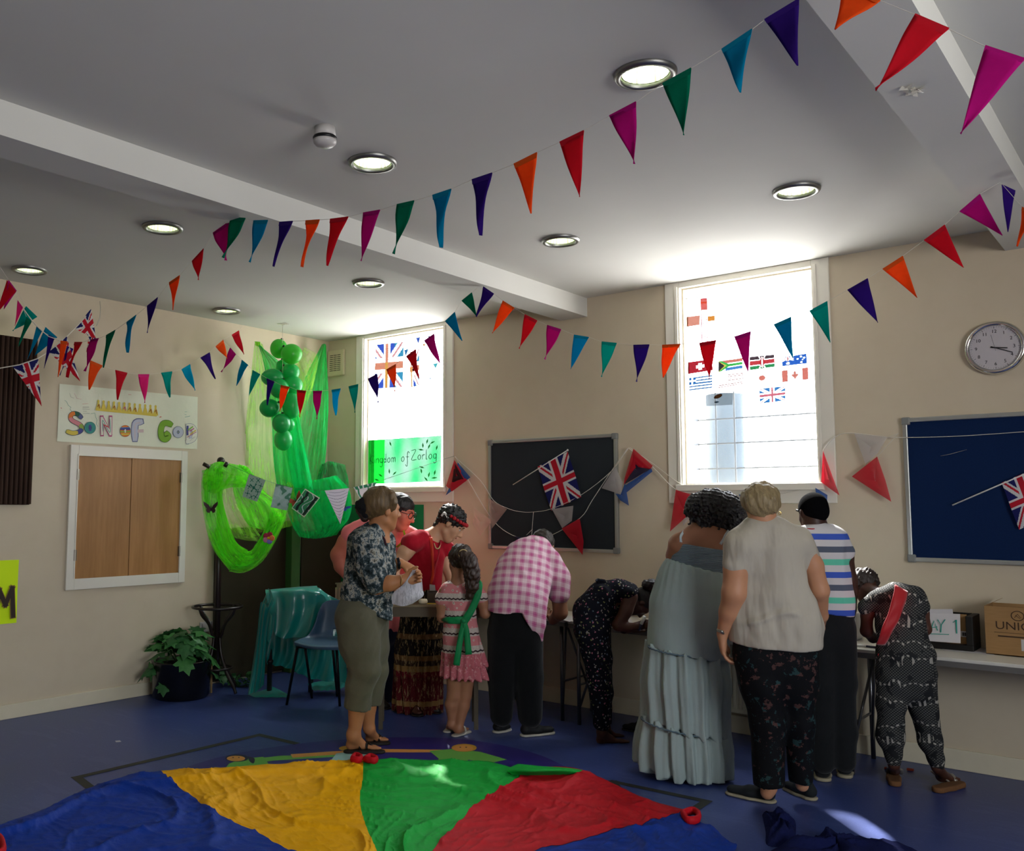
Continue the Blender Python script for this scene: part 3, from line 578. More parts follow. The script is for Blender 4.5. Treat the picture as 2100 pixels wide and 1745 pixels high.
panel(0, 1, m_pb, rim[0]); panel(1, 2, m_py, rim[1]); panel(2, 3, m_pg, [(745, 1558), (850, 1559), (1000, 1563), (1068, 1582)]); panel(3, 4, m_pr, [(1068, 1582), (1110, 1574), (1180, 1577), (1240, 1600), (1320, 1638), (1380, 1656), (1412, 1664)], .004); panel(4, 5, m_pb, [(1412, 1664), (1420, 1682)], .002)
g = patch([[floor_at(x, y, z) for x, y, z in r] for r in ([(1062, 1566, .02), (1110, 1571, .05), (1160, 1574, .05), (1196, 1579, .03)], [(1040, 1578, .03), (1090, 1580, .06), (1150, 1580, .055), (1185, 1584, .03)], [(1050, 1588, .01), (1090, 1590, .012), (1130, 1590, .012), (1170, 1590, .01)])], 6, 8)
b = MB(); b.grid(g); b.build('panel', m_pg, pch, True)
for pts in ([(1400, 1668), (1418, 1662), (1432, 1668), (1430, 1680), (1412, 1682), (1404, 1674)], [(-14, 1722), (-6, 1715), (4, 1725), (6, 1745), (-12, 1750)], [(722, 1556), (728, 1549), (740, 1552), (737, 1558)], [(748, 1556), (760, 1551), (772, 1556), (766, 1560)]):
    b = MB(); P = [floor_at(x, y, .03) for x, y in pts]; b.tube(catmull(P+[P[0]], 4)[:-1], .013, 8, closed=True, flat=1.6); b.build('handle', m_pr, pch, True)
# dark blue garments lying at the lower right
m_dk = mat('dark_navy_fleece', rough=.95, spec=.1, fn=lambda g: g.mix(g.noise(g.obj(), 8, 4), lin('0d1236'), lin('161d4d')), bump=(18, .6, .02))
def heap(pts, lab, h):
    P = [floor_at(x, y) for x, y in pts]; c = sum(P)/len(P); R = catmull(P+[P[0]], 5)[:-1]; g = []
    for k in range(9):
        f = 1-k/8*.97; g.append([tuple(c*(1-f)+p*f+np.array([0, 0, .002+h*math.sin(min(1, (1-f)*2.2)*math.pi/2)*(.7+.3*math.sin(i*1.1+k)+.25*math.sin(i*.37))])) for i, p in enumerate(R+[R[0]])])
    b = MB(); b.grid(g); tag(b.build('folded_jumper', m_dk, smooth=True), lab, 'jumper')
heap([(1563, 1672), (1600, 1668), (1628, 1680), (1632, 1705), (1625, 1732), (1575, 1735), (1570, 1705)], 'dark blue jumper dropped on the floor behind the white-soled shoes', .05)
heap([(1660, 1728), (1690, 1714), (1760, 1722), (1850, 1735), (1900, 1765), (1800, 1800), (1640, 1800), (1570, 1760), (1600, 1738)], 'dark blue jumper lying along the bottom edge of the view', .06)
b = MB(); b.grid([[floor_at(x, y, z) for x, y, z in r] for r in ([(236, 1519, .002), (246, 1518, .004)], [(238, 1522, .002), (249, 1521, .002)])]); tag(b.build('paper_scrap', m_pap), 'tiny white paper scrap on the blue floor at left', 'scrap')
# ================================================================== BUNTING
PC = dict(m='b5107c', r='c8182a', o='ee5a1c', p='35197a', b='0086ac', g='00785a', c='00a8cc', t='009c90', k='e02a80')
CN = dict(m='magenta', r='red', o='orange', p='purple', b='blue', g='green', c='cyan', t='teal', k='pink')
def felt(k): return mat('felt_'+CN[k], PC[k], rough=.95, spec=.1, trans=.5, bump=(220, .25, .002), var=(60, .08))
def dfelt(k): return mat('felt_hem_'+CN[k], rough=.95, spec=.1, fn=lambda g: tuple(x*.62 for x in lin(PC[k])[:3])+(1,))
m_str = mat('white_string', 'cfcac0', rough=.7)
def dline(an):
    xs = [a for a, _ in an]; inv = [1/d for _, d in an]; return lambda x: 1/float(np.interp(x, xs, inv))
def pennant(parent, q, D, k, curl=.0):
    (x0, y0, x1, y1, x2, y2) = q; n = 10; m = 6
    dl, dr, dt = D(x0), D(x1), (D(x0)+D(x1))/2
    A = at(x0, y0, dl); B = at(x1, y1, dr); L = np.linalg.norm(at(x2, y2, dt)-(A+B)/2)
    Tt = at(x2, y2, dt+curl*L); nrm = np.cross(B-A, Tt-A); nrm /= np.linalg.norm(nrm)+1e-9; amp = L*random.uniform(.02, .06)*random.choice((-1, 1)); ph = random.random()*3; g = []
    for i in range(n+1):
        t_ = i/n; a = A*(1-t_)+Tt*t_; b_ = B*(1-t_)+Tt*t_; g.append([a*(1-j/m)+b_*(j/m)+nrm*amp*math.sin(t_*4+ph+(j/m-.5)*2)*min(1, t_*3) for j in range(m+1)])
    b = MB(); b.grid(g); o = b.build('pennant', felt(k), parent, True); o['label'] = CN[k]+' felt pennant'
    s = o.modifiers.new('s', 'SOLIDIFY'); s.thickness = .002
    f = .085; sg = 1 if nrm@FWD < 0 else -1; up = (A-Tt+B-Tt)/2; up = up/np.linalg.norm(up)*.003
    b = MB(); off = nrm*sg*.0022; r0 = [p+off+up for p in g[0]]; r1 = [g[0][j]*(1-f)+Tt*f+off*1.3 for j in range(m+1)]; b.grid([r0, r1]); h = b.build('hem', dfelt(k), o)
def bunting(label, flags, D, ends, group='felt bunting strings', curl=.0):
    pts = sorted([(f[0], f[1]) for f in flags]+[(f[2], f[3]) for f in flags]+ends); P = [at(x, y-.5, D(x)) for x, y in pts]; c = at(pts[len(pts)//2][0], pts[len(pts)//2][1], D(pts[len(pts)//2][0]))
    t = thing('bunting', c, label, 'bunting', group); b = MB(); b.tube(P, .0011, 5); b.build('string', m_str, t)
    for f in flags: pennant(t, f[:6], D, f[6], curl)
    return t
random.seed(3)
DA = dline([(470, 4.93), (2300, 2.2)])
bunting('nearest felt bunting, sweeping up from the long beam to the top right corner', [
    (2020, 95, 2102, 122, 1970, 273, 'm'), (1876, 30, 1946, 60, 1796, 183, 'r'), (1728, -28, 1806, 2, 1713, 63, 'o'), (1568, 41, 1639, -2, 1636, 135, 'p'), (1480, 102, 1543, 60, 1518, 190, 'b'), (1359, 172, 1418, 140, 1403, 277, 'g'),
    (1250, 238, 1305, 209, 1301, 336, 'm'), (1148, 292, 1198, 268, 1188, 404, 'r'), (1054, 337, 1102, 313, 1090, 438, 'o'), (968, 369, 1010, 355, 986, 483, 'p'), (887, 401, 926, 388, 905, 508, 'b'), (814, 420, 850, 412, 808, 521, 'g'),
    (745, 437, 780, 431, 740, 535, 'm'), (677, 450, 715, 445, 671, 545, 'r'), (627, 453, 656, 451, 621, 548, 'o'), (573, 456, 601, 454, 562, 547, 'p'), (520, 453, 550, 452, 513, 538, 'b'), (474, 446, 504, 448, 458, 529, 'g')],
    DA, [(468, 444), (2190, 160)], curl=.08)
DAL = dline([(-40, 6.1), (150, 6.3), (470, 4.95)])
bunting('felt bunting falling from the long beam down to the tangle by the left wall', [
    (437, 478, 470, 455, 463, 534, 'm'), (394, 536, 418, 510, 407, 574, 'r'), (347, 580, 369, 565, 356, 636, 'o'), (302, 628, 324, 610, 303, 683, 'p'), (260, 661, 280, 646, 261, 723, 'b'), (218, 688, 237, 677, 212, 754, 'g'),
    (186, 697, 203, 694, 173, 761, 'm'), (153, 702, 169, 702, 138, 774, 'r'), (124, 699, 139, 701, 119, 773, 'o'), (99, 687, 112, 693, 91, 755, 'p'), (75, 669, 86, 680, 57, 736, 'b'), (54, 650, 65, 660, 38, 710, 'g'), (36, 616, 47, 631, 31, 668, 'k'), (14, 575, 33, 598, -6, 641, 'r')],
    DAL, [(470, 448), (-30, 545)], curl=.05)
D3 = dline([(0, 6.1), (150, 6.6), (490, 8.0)])
bunting('felt bunting low over the paper banner, rising to the ceiling beside the green nets', [
    (475, 687, 490, 678, 499, 727, 'r'), (442, 711, 458, 697, 466, 736, 'o'), (411, 734, 430, 723, 442, 777, 'p'), (372, 758, 390, 747, 399, 801, 'c'), (330, 765, 353, 762, 348, 815, 't'), (283, 768, 306, 768, 296, 826, 'k'),
    (236, 759, 261, 765, 241, 820, 'r'), (184, 739, 210, 750, 182, 799, 'o'), (137, 710, 150, 716, 123, 770, 'p'), (93, 671, 117, 692, 71, 728, 'b'), (53, 628, 76, 650, 26, 678, 't'), (17, 574, 34, 597, 8, 634, 'm')],
    D3, [(497, 668), (0, 548)])
DB = dline([(985, 6.37), (2045, 4.33)])
bunting('felt bunting swagged across the tall window with small flags, between the two beams', [
    (2054, 379, 2082, 392, 2066, 476, 'p'), (1968, 434, 2010, 398, 2055, 482, 'm'), (1895, 493, 1938, 461, 1976, 549, 'r'), (1810, 552, 1852, 525, 1881, 610, 'o'), (1738, 595, 1780, 571, 1800, 662, 'p'), (1660, 638, 1697, 618, 1703, 702, 't'), (1587, 666, 1623, 650, 1626, 734, 'b'),
    (1506, 691, 1540, 680, 1534, 763, 'm'), (1434, 704, 1469, 698, 1454, 777, 'r'), (1358, 708, 1396, 706, 1359, 774, 'o'), (1299, 708, 1332, 707, 1306, 783, 'p'), (1234, 701, 1265, 704, 1234, 773, 't'), (1177, 687, 1208, 692, 1170, 757, 'b'),
    (1122, 667, 1151, 676, 1118, 737, 'm'), (1076, 645, 1102, 658, 1065, 715, 'r'), (1031, 617, 1055, 632, 1009, 683, 'o'), (991, 588, 1013, 603, 977, 650, 'p')], DB, [(985, 584), (2050, 375)])
bunting('short end of felt bunting beyond the right-hand beam at the right edge', [(2096, 425, 2122, 440, 2087, 506, 'o')], dline([(2050, 4.32), (2140, 4.1)]), [(2056, 379), (2140, 450)])
DBL = dline([(460, 8.1), (985, 6.37)])
bunting('felt bunting dipping in front of the balloons and the window with the green poster', [
    (947, 617, 968, 600, 979, 650, 'g'), (913, 659, 933, 640, 948, 699, 'b'), (870, 699, 891, 684, 901, 744, 'm'), (833, 731, 853, 716, 860, 776, 'r'), (793, 758, 812, 747, 810, 803, 'o'), (755, 777, 774, 767, 776, 826, 'p'), (715, 793, 735, 788, 728, 846, 't'),
    (680, 800, 699, 797, 688, 852, 'c'), (642, 802, 661, 802, 649, 859, 'm'), (609, 800, 628, 802, 614, 855, 'r'), (576, 790, 594, 794, 573, 844, 'o'), (547, 776, 563, 783, 548, 831, 'p'), (518, 759, 534, 768, 510, 811, 't'), (496, 738, 509, 749, 484, 791, 'b'), (472, 713, 484, 727, 454, 763, 'm')],
    DBL, [(985, 585), (447, 690)])
# union jacks
def uj(x, y):
    ax, ay = abs(x), abs(y)
    if ax < .18 or ay < .18: return (.55, .012, .03)
    if ax < .31 or ay < .31: return (.72, .70, .70)
    d = abs(ay-ax*.62)
    s = (ay-ax*.62)*(1 if x*y > 0 else -1)
    if -.02 < s < .12: return (.55, .012, .03)
    if d < .24: return (.72, .70, .70)
    return (.012, .014, .12)
m_flag = attr_mat('printed_cloth', rough=.75, trans=.3)
def sheet(parent, name, q, fn, nu=40, nv=30, wob=.004, m=m_flag, tri=False, th=None):
    """q = 4 room points tl,tr,br,bl (tri: tl,tr,tip,tip); fn(u,v) gives the printed colour"""
    tl, tr, br, bl = [np.array(p) for p in q]; b = MB(); nrm = np.cross(tr-tl, bl-tl); nrm = nrm/(np.linalg.norm(nrm)+1e-9); ph = random.random()*6; V = []
    for i in range(nv+1):
        v = i/nv; 
        for j in range(nu+1):
            u = j/nu; p = (tl*(1-u)+tr*u)*(1-v)+(bl*(1-u)+br*u)*v; V.append(p+nrm*wob*(math.sin(u*7+ph+v*3)+.6*math.sin(v*8+ph*2)))
    F = []; Cc = []
    for i in range(nv):
        for j in range(nu):
            a = i*(nu+1)+j; F.append((a, a+1, a+nu+2, a+nu+1)); Cc.append(fn((j+.5)/nu, (i+.5)/nv))
    o = link(name, V, F, m, parent, True, Cc)
    if th: s = o.modifiers.new('s', 'SOLIDIFY'); s.thickness = th
    return o
def ujtri(parent, px, D, cyy=.38, nu=34, nv=46):
    (a, b_, c) = px; P = [at(a[0], a[1], D), at(b_[0], b_[1], D+.03), at(c[0], c[1], D+.01)]
    fn = lambda u, v: uj((u-.5)*2.2*(1-v)+.12*v, (cyy-v)*2.6)
    o = sheet(parent, 'pennant', [P[0], P[1], P[2], P[2]], fn, nu, nv, .006); o['label'] = 'union flag pennant'
t = thing('union_flag_bunting', at(95, 725, 6.4), 'white-taped union flag bunting knotted near the left wall above the paper banner', 'bunting')
ujtri(t, [(26, 752), (78, 735), (85, 833)], 6.35); ujtri(t, [(100, 722), (137, 690), (164, 782)], 6.55); ujtri(t, [(153, 674), (187, 634), (197, 696)], 6.75); ujtri(t, [(182, 690), (199, 694), (177, 722)], 6.72)
b = MB(); b.tube([at(x, y, d) for x, y, d in ((-30, 756, 6.2), (0, 755, 6.25), (40, 748, 6.3), (78, 735, 6.35), (95, 724, 6.5), (118, 706, 6.55), (137, 690, 6.6), (155, 672, 6.7), (188, 636, 6.8))], .004, 6); b.build('tape_line', m_str, t)
b = MB(); b.tube([at(x, y, d) for x, y, d in ((198, 668, 6.75), (205, 650, 6.9), (206, 632, 7.1), (205, 618, 7.3))], .003, 5); b.build('loose_end', mat('clear_film', 'd8d6cc', rough=.2, clear=.35), t)
b = MB(); b.tube([at(x, y, 6.2) for x, y in ((46, 630), (55, 643), (68, 660), (75, 668), (88, 680), (100, 690), (123, 698))], .0035, 6); tag(b.build('cord', m_str), 'white cord through the tangle of pennants beside the brown ribbed panel', 'cord')
def hand_flag(stick, quad, lab, Y=YB-.05):
    P = [onp(x, y, 1, Y) for x, y in quad]; S = [onp(x, y, 1, Y) for x, y in stick]; t = thing('hand_flag', P[3], lab, 'flag')
    b = MB(); b.tube(S, .0042, 8); b.ball(S[-1], .008); b.build('stick', m_penw, t, True)
    o = sheet(t, 'flag_cloth', P, lambda u, v: uj((u-.5)*3.2, (v-.5)*2), 96, 60, .004)
hand_flag([(1052, 994), (1164, 923)], [(1130, 1047), (1102, 957), (1165, 926), (1193, 1019)], 'small union flag on a white stick pinned to the dark notice board')
hand_flag([(1953, 1036), (2160, 947)], [(2090, 1086), (2054, 990), (2124, 960), (2160, 1056)], 'small union flag on a white stick pinned to the navy notice board')
# thin plastic bunting along the back wall
def plast(n, c, k): return mat('plastic_'+n, c, rough=.4, trans=.35, clear=k)
m_pl = dict(r=plast('red', 'c8122c', .12), w=plast('white', 'c9c4c4', .35), b=plast('blue', '0a4fa0', .12), d=plast('dark', '35121e', .1), v=plast('violet', '15133e', .1), k=plast('pale_pink', 'e6c8bc', .6))
def ptri(t, pts, k, dy=.05, lab=None):
    P = [onp(x, y, 1, YB-dy) for x, y in pts]; c = sum(P)/len(P); b = MB(); R = P+[P[0]]; g = []
    for f in (1, .66, .33, .02): g.append([c*(1-f)+p*f+np.array([0, -.01*math.sin(f*3), 0]) for i in range(len(P)) for p in [P[i]*(1-s)+R[i+1]*s for s in (0, .25, .5, .75)]]+[c*(1-f)+P[0]*f])
    b.grid(g); o = b.build('pennant', m_pl[k], t, True)
def ptape(t, pts, dy=.05, w=.0045):
    b = MB(); b.tube(catmull([onp(x, y, 1, YB-dy) for x, y in pts], 4), w, 6, flat=.5); b.build('tape_line', m_str, t)
t = thing('plastic_bunting', onp(1092, 1050, 1, YB-.05), 'thin red, white and blue plastic bunting strung in two swags across the dark notice board', 'bunting')
ptape(t, [(932, 936), (985, 985), (1012, 1026), (1040, 1042), (1065, 1049), (1092, 1050), (1132, 1043), (1193, 1014), (1255, 965), (1287, 919)]); ptape(t, [(934, 936), (975, 1010), (1012, 1068), (1050, 1097), (1092, 1106), (1130, 1098), (1190, 1062), (1215, 1025), (1260, 957), (1290, 918)], .045); ptape(t, [(1094, 1050), (1092, 1075), (1090, 1103)], .06, .003); ptape(t, [(1092, 1085), (1080, 1097)], .06, .003)
ptri(t, [(932, 943), (958, 985), (927, 1008), (915, 996)], 'r', .06); ptri(t, [(933, 950), (951, 983), (926, 990)], 'd', .065); ptri(t, [(939, 948), (965, 979), (914, 1016), (927, 988)], 'b', .055)
ptri(t, [(1002, 1022), (1040, 1044), (1008, 1085)], 'k', .062); ptri(t, [(972, 1040), (1010, 1068), (985, 1098), (970, 1075)], 'k', .06); ptri(t, [(1132, 1044), (1176, 1037), (1173, 1068), (1153, 1083)], 'w', .055); ptri(t, [(1152, 1084), (1189, 1063), (1197, 1110), (1195, 1138)], 'r', .06); ptri(t, [(1054, 1099), (1092, 1106), (1075, 1122)], 'v', .05)
ptri(t, [(1262, 956), (1277, 990), (1274, 1014), (1234, 1001)], 'w', .06); ptri(t, [(1262, 1012), (1273, 1014), (1282, 990), (1290, 1037), (1272, 1026)], 'b', .058)
t = thing('plastic_bunting', onp(1340, 960, 1, YB-.05), 'thin plastic bunting running from beside the dark notice board under the tall window', 'bunting')
ptape(t, [(1289, 919), (1338, 957), (1385, 1003), (1430, 1012), (1500, 1014), (1560, 1016), (1625, 1008), (1705, 985)]); ptape(t, [(1292, 918), (1345, 955), (1392, 990), (1430, 1004)], .04, .003)
ptri(t, [(1299, 920), (1339, 955), (1334, 962), (1300, 930), (1279, 995), (1281, 980)], 'r', .062); ptri(t, [(1298, 933), (1334, 962), (1281, 993)], 'v', .058); ptri(t, [(1336, 960), (1338, 967), (1285, 1010), (1281, 996)], 'b', .056)
ptri(t, [(1386, 1004), (1442, 1022), (1405, 1062), (1374, 1090)], 'r', .065); ptri(t, [(1515, 1014), (1560, 1016), (1540, 1060)], 'b', .06); ptri(t, [(1400, 1060), (1440, 1030), (1425, 1052), (1401, 1078)], 'w', .055); ptri(t, [(1672, 1000), (1697, 1015), (1695, 1075), (1680, 1080)], 'b', .06)
t = thing('plastic_bunting', onp(1800, 900, 1, YB-.05), 'thin red and white plastic bunting between the tall window and the navy notice board', 'bunting')
ptape(t, [(1688, 924), (1700, 908), (1720, 892), (1750, 888), (1820, 896), (1860, 897), (1950, 895), (2050, 889), (2140, 882)]); ptape(t, [(1820, 897), (1840, 890), (1838, 893), (1799, 936), (1748, 976)], .055, .003)
ptri(t, [(1688, 924), (1722, 1016), (1702, 1002), (1684, 988)], 'r', .07); ptri(t, [(1752, 889), (1820, 896), (1800, 930), (1775, 952)], 'w', .055); ptri(t, [(1799, 936), (1816, 985), (1828, 1029), (1787, 1003), (1747, 977)], 'r', .062)
# ================================================================== PRINTS ON THE WINDOWS
yp = YB+.035
m_film = film('window_print'); B0 = 1/15.
def tint(c): return tuple(max(.002, x*B0) for x in rgb(c))  # print colours hold the washed-out backlit look, scaled down against the sky
WHT = (.6, .6, .6)
def wflag(quad, fn, lab, nu=84, nv=48, name='paper_flag', cat='flag', group=None):
    o = sheet(None, name, [onp(x, y, 1, yp) for x, y in quad], fn, nu, nv, .0012, m_film); return tag(o, lab, cat, group)
def s_(s): return tint(s)
def swiss(u, v): return WHT if (abs(u-.5) < .07 and abs(v-.5) < .3) or (abs(v-.5) < .12 and abs(u-.5) < .17) else s_('c8283c')
def greek(u, v):
    if u < .3 and v < .55: return WHT if abs(u-.14) < .03 or abs(v-.27) < .06 else s_('2a78c8')
    return s_('2a78c8') if int(v*9) % 2 == 0 else WHT
def safr(u, v):
    w = .5*max(0, .42-u)/.42; d = abs(v-.5)
    if u < .26*(1-d*2): return s_('404040')
    if u < .33*(1-d*2)+.02: return s_('f0e060')
    if abs(d-(.5-u*1.15 if u < .42 else 0)) < .13 or (u >= .40 and d < .13): return s_('50d060')
    if d < .2: return WHT
    return s_('f08a78') if v < .5 else s_('5a9ae0') if u > .3 else WHT
def kenya(u, v):
    if ((u-.5)/.09)**2+((v-.5)/.42)**2 < 1: return WHT if abs(u-.5) < .02 else s_('d8323c')
    if abs(abs(u-.5)-abs(v-.5)*.25) < .02: return WHT
    return s_('5c4a50') if v < .28 else WHT if v < .34 else s_('e04a50') if v < .66 else WHT if v < .72 else s_('3fa060')
def austr(u, v):
    if u < .48 and v < .5:
        x, y = abs(u-.24), abs(v-.25)
        return s_('e06a70') if x < .02 or y < .035 else WHT if x < .045 or y < .08 or abs(y-x) < .05 else s_('4a7ad8')
    for a, b_, r in ((.24, .76, .07), (.78, .22, .045), (.64, .42, .04), (.9, .38, .04), (.78, .8, .045), (.83, .55, .025)):
        if ((u-a))**2+((v-b_)*.55)**2 < r*r: return WHT
    return s_('3a72d8')
def usa(u, v):
    if u < .38 and v < .52: return WHT if (int(u*30)+int(v*22)) % 2 else s_('5090d8')
    return s_('f0b8b4') if int(v*13) % 2 == 0 else WHT
def japan(u, v): return s_('f08878') if ((u-.5))**2+((v-.5)*.62)**2 < .022 else WHT
def canada(u, v):
    if u < .23 or u > .77: return s_('f08878')
    x, y = (u-.5)/.14, (v-.5)/.36
    return s_('f09080') if abs(x)+abs(y) < 1 and (abs(x) < .35 or abs(y-.1) < .35) else WHT
def ukf(u, v):
    x, y = (u-.5)*3.2, (v-.5)*2; ax, ay = abs(x), abs(y)
    if ax < .13 or ay < .17: return s_('f08090')
    if ax < .3 or ay < .33: return WHT
    return s_('f4b8c0') if abs(ay-ax*.62) < .07 else WHT if abs(ay-ax*.62) < .2 else s_('4a90d8')
def cyprus(u, v): return s_('f09a58') if ((u-.5)/.14)**2+((v-.42-(.5-u)*.5)/.13)**2 < 1 else s_('80b0d0') if ((u-.45)/.08)**2+((v-.78)/.05)**2 < 1 else (.45, .47, .48)
FG = 'small country flags taped to the tall window'
for qd, fn, lab in (([(1411, 743), (1460, 736), (1462, 759), (1411, 767)], swiss, 'paper Swiss flag, red with a white cross, top left of the window flags'), ([(1473, 741), (1523, 734), (1523, 755), (1473, 763)], safr, 'paper South African flag with a green Y on the window'), ([(1537, 732), (1588, 727), (1589, 752), (1538, 759)], kenya, 'paper Kenyan flag with a shield on the window'), ([(1603, 733), (1654, 725), (1655, 745), (1604, 751)], austr, 'paper Australian flag at the top right of the window flags'),
    ([(1413, 775), (1461, 769), (1461, 795), (1413, 801)], greek, 'paper Greek flag with blue stripes on the window'), ([(1473, 770), (1525, 764), (1524, 787), (1473, 796)], usa, 'paper American flag on the window, backlight washed into its colours'), ([(1540, 766), (1586, 761), (1586, 784), (1540, 789)], japan, 'paper Japanese flag with a red disc on the window'), ([(1603, 760), (1657, 753), (1658, 778), (1604, 784)], canada, 'paper Canadian flag on the right of the window'),
    ([(1443, 801), (1504, 797), (1502, 830), (1443, 833)], cyprus, 'paper Cypriot flag with an orange island on the window'), ([(1557, 797), (1610, 792), (1611, 821), (1558, 828)], ukf, 'paper union flag, lowest of the small window flags')):
    wflag(qd, fn, lab, group=FG)
def engl(u, v):
    if abs(v-.5) < .22: return s_('f8a48c') if u < .48 else (.9, .9, .9) if u < .76 else s_('f8a048') if abs(v-.5) < .1 else WHT
    return WHT
wflag([(1408, 640), (1466, 632), (1466, 672), (1408, 680)], lambda u, v: engl(u, v) if abs(v-.5) < .22 else (.9, .9, .9), 'England flag band with a red cross across the scarf on the window', 40, 16)
def scarf(u, v):
    c = s_('f87a70'); return s_('e85a60') if v < .02 else s_('f8583c') if .08 < v < .11 else c if v < .25 else s_('f890a0') if u < .14 or u > .9 else WHT
o = wflag([(1436, 612), (1450, 611), (1452, 708), (1439, 709)], scarf, 'narrow red and white England scarf hanging in the window', 14, 80, 'football_scarf', 'scarf')
q0 = onp(1445, 640, 1, yp-.004); m_sl = mat('pale_red_print', 'e06a70', rough=.8, trans=.5)
b = MB(); hz = .055
for k, ch in enumerate('ENGLAND'): text_mb(b, ch, lambda x, y, z: (q0[0]+y, yp-.005, q0[2]-.03-k*.040-x*1.0), hz)
b.build('lettering', m_sl, o)
def bigu(u, v):
    x, y = (u-.42)*3.0, (v-.5)*2; ax, ay = abs(x), abs(y)
    if ax < .16 or ay < .17: return s_('f8a080') if v < .42 or ax > .16 else s_('f8b458')
    if ax < .32 or ay < .34: return WHT
    return s_('f8b0b0') if abs(ay-ax*.62) < .09 else WHT if abs(ay-ax*.62) < .28 else s_('4a68d8') if x < .8 else s_('4aa8d0')
wflag([(770, 707), (828, 701), (826, 794), (768, 797)], bigu, 'large union flag with backlight-paled colours in the window above the green poster', 60, 50)
def faint(k):
    def f(u, v): 
        s = math.sin(u*9+k)+math.sin(v*7+k*2); return s_(['f07088', '4a90d8', 'f0a0c0', '60c0d8'][k % 4]) if s > .6 and abs(u-.5) < .4 else (.9, .9, .9)
    return f
wflag([(839, 722), (860, 716), (860, 790), (842, 795)], lambda u, v: bigu(u*.7+.3, v), 'half-folded union flag beside the large one in the window', 30, 40)
def wtri(qd, c, lab):
    b = MB(); b.col = tint(c); b.poly([onp(x, y, 1, yp) for x, y in qd]); tag(b.build('window_pennant', m_film), lab, 'pennant', 'backlight-paled pennants behind the corner window')
wtri([(853, 693), (862, 691), (858, 706)], '4a68c8', 'tiny blue pennant at the top of the corner window'); wtri([(877, 690), (892, 687), (884, 700)], '3a58b8', 'small blue pennant behind the magenta one in the corner window'); wtri([(888, 746), (899, 744), (893, 756)], '60c8d0', 'pale turquoise pennant in the right of the corner window'); wtri([(829, 718), (838, 715), (832, 731)], '3a80b8', 'blue pennant between the two union flags of the corner window'); wtri([(866, 706), (873, 704), (870, 711)], 'f8b060', 'tiny pale orange pennant in the corner window'); wtri([(845, 757), (850, 755), (848, 763)], 'a050d0', 'tiny violet pennant in the corner window'); wtri([(880, 776), (885, 772), (883, 778)], '60a0c8', 'tiny pale blue pennant low in the corner window')
b = MB(); b.ribbon([tuple(onp(x, y, 1, yp)[[0, 2]]) for x, y in ((1396, 614), (1425, 610), (1460, 605))], .006, lambda x, y, z: (x, yp, y)); tag(b.build('curtain_wire', m_bar), 'thin dark wire at the top left of the tall window', 'wire')
# green poster
Q = [onp(x, y, 1, yp) for x, y in ((755, 903), (906, 893), (904, 987), (754, 993))]
t = thing('green_poster', (Q[2]+Q[3])/2, 'translucent green poster reading Kingdom of Zorlog in the corner window', 'poster')
def gp(u, v):
    if u < .24: return (.0015, .085, .006)
    s = .5+.5*math.sin(u*26)*.6+.25*math.sin(v*5+u*9); k = min(1, max(0, s)); return (.006+.040*k, .075, .024+.035*k)
sheet(t, 'sheet', Q, gp, 80, 30, .0005, m_film)
def PG(x, y, d=0): return tuple(Q[3]+(Q[2]-Q[3])*(x/16.0)+(Q[0]-Q[3])*(y/10.0)+np.array([0, -.004-d, 0]))
m_gl = mat('dark_green_print', '0b7a2c', rough=.7, trans=.35); m_gpen = mat('green_felt_pen', '0c5a2c', rough=.7, trans=.2)
for cx_, cy_ in ((13.6, 7.6), (12.3, 7.9), (14.3, 8.4), (15.2, 7.2), (11.9, 7.0), (13.2, 8.7), (5.2, 8.8), (12.0, 2.4), (13.6, 1.5), (14.8, 1.9), (14.7, .8), (13.0, .6), (5.0, 2.7), (6.2, 2.2), (3.0, 1.9), (2.2, .9), (12.1, 3.2)):
    a = cx_*2.3+cy_; L_ = .62; b = MB(); d = np.array([math.cos(a), math.sin(a)])*L_; n_ = np.array([-d[1], d[0]])*.3; c_ = np.array([cx_, cy_]); b.poly([PG(*p) for p in (c_-d, c_-n_, c_+d, c_+n_)]); b.build('leaf_print', m_gl, t)
Lt = dict(K=[[(0, 0), (0, 2)], [(.75, 2), (0, .9), (.8, 0)]], i=[[(0, 0), (0, 1)], [(0, 1.45), (0, 1.5)]], n=[[(0, 0), (0, 1)], [(0, .7), (.3, 1), (.5, .8), (.5, 0)]], g=[[(.55, 1), (.1, .9), (0, .4), (.3, 0), (.55, .4), (.55, 1), (.55, -.6), (.25, -.95), (0, -.7)]], d=[[(.5, .5), (.2, .9), (0, .5), (.2, 0), (.5, .3)], [(.5, 1.9), (.5, 0)]], o=[[(.3, 1), (0, .6), (.1, .1), (.35, 0), (.6, .4), (.5, .9), (.3, 1)]], m=[[(0, 0), (0, 1)], [(0, .7), (.25, 1), (.4, .8), (.4, 0)], [(.4, .7), (.65, 1), (.8, .8), (.8, 0)]], f=[[(.7, 1.7), (.45, 2), (.3, 1.5), (.3, -.8), (.1, -1), (-.05, -.7)], [(0, .9), (.6, .9)]], Z=[[(0, 2), (.9, 2.05), (0, .1), (1, 0)]], r=[[(0, 0), (0, 1)], [(0, .6), (.25, 1), (.45, .95)]], l=[[(0, 2), (0, .1), (.2, 0)]])
def pen_word(s, x, y, k, Tf, m, parent, w=.1, gap=.32):
    for ch in s:
        W_ = max(p[0] for st in Lt[ch] for p in st)
        b = MB()
        for st in Lt[ch]:
            pts = catmull([(p[0], p[1], 0) for p in st], 4) if len(st) > 2 else st
            b.ribbon([(x+p[0]*k, y+p[1]*k) for p in pts], w, Tf)
        b.build('letter', m, parent); x += (W_+gap)*k
    return x
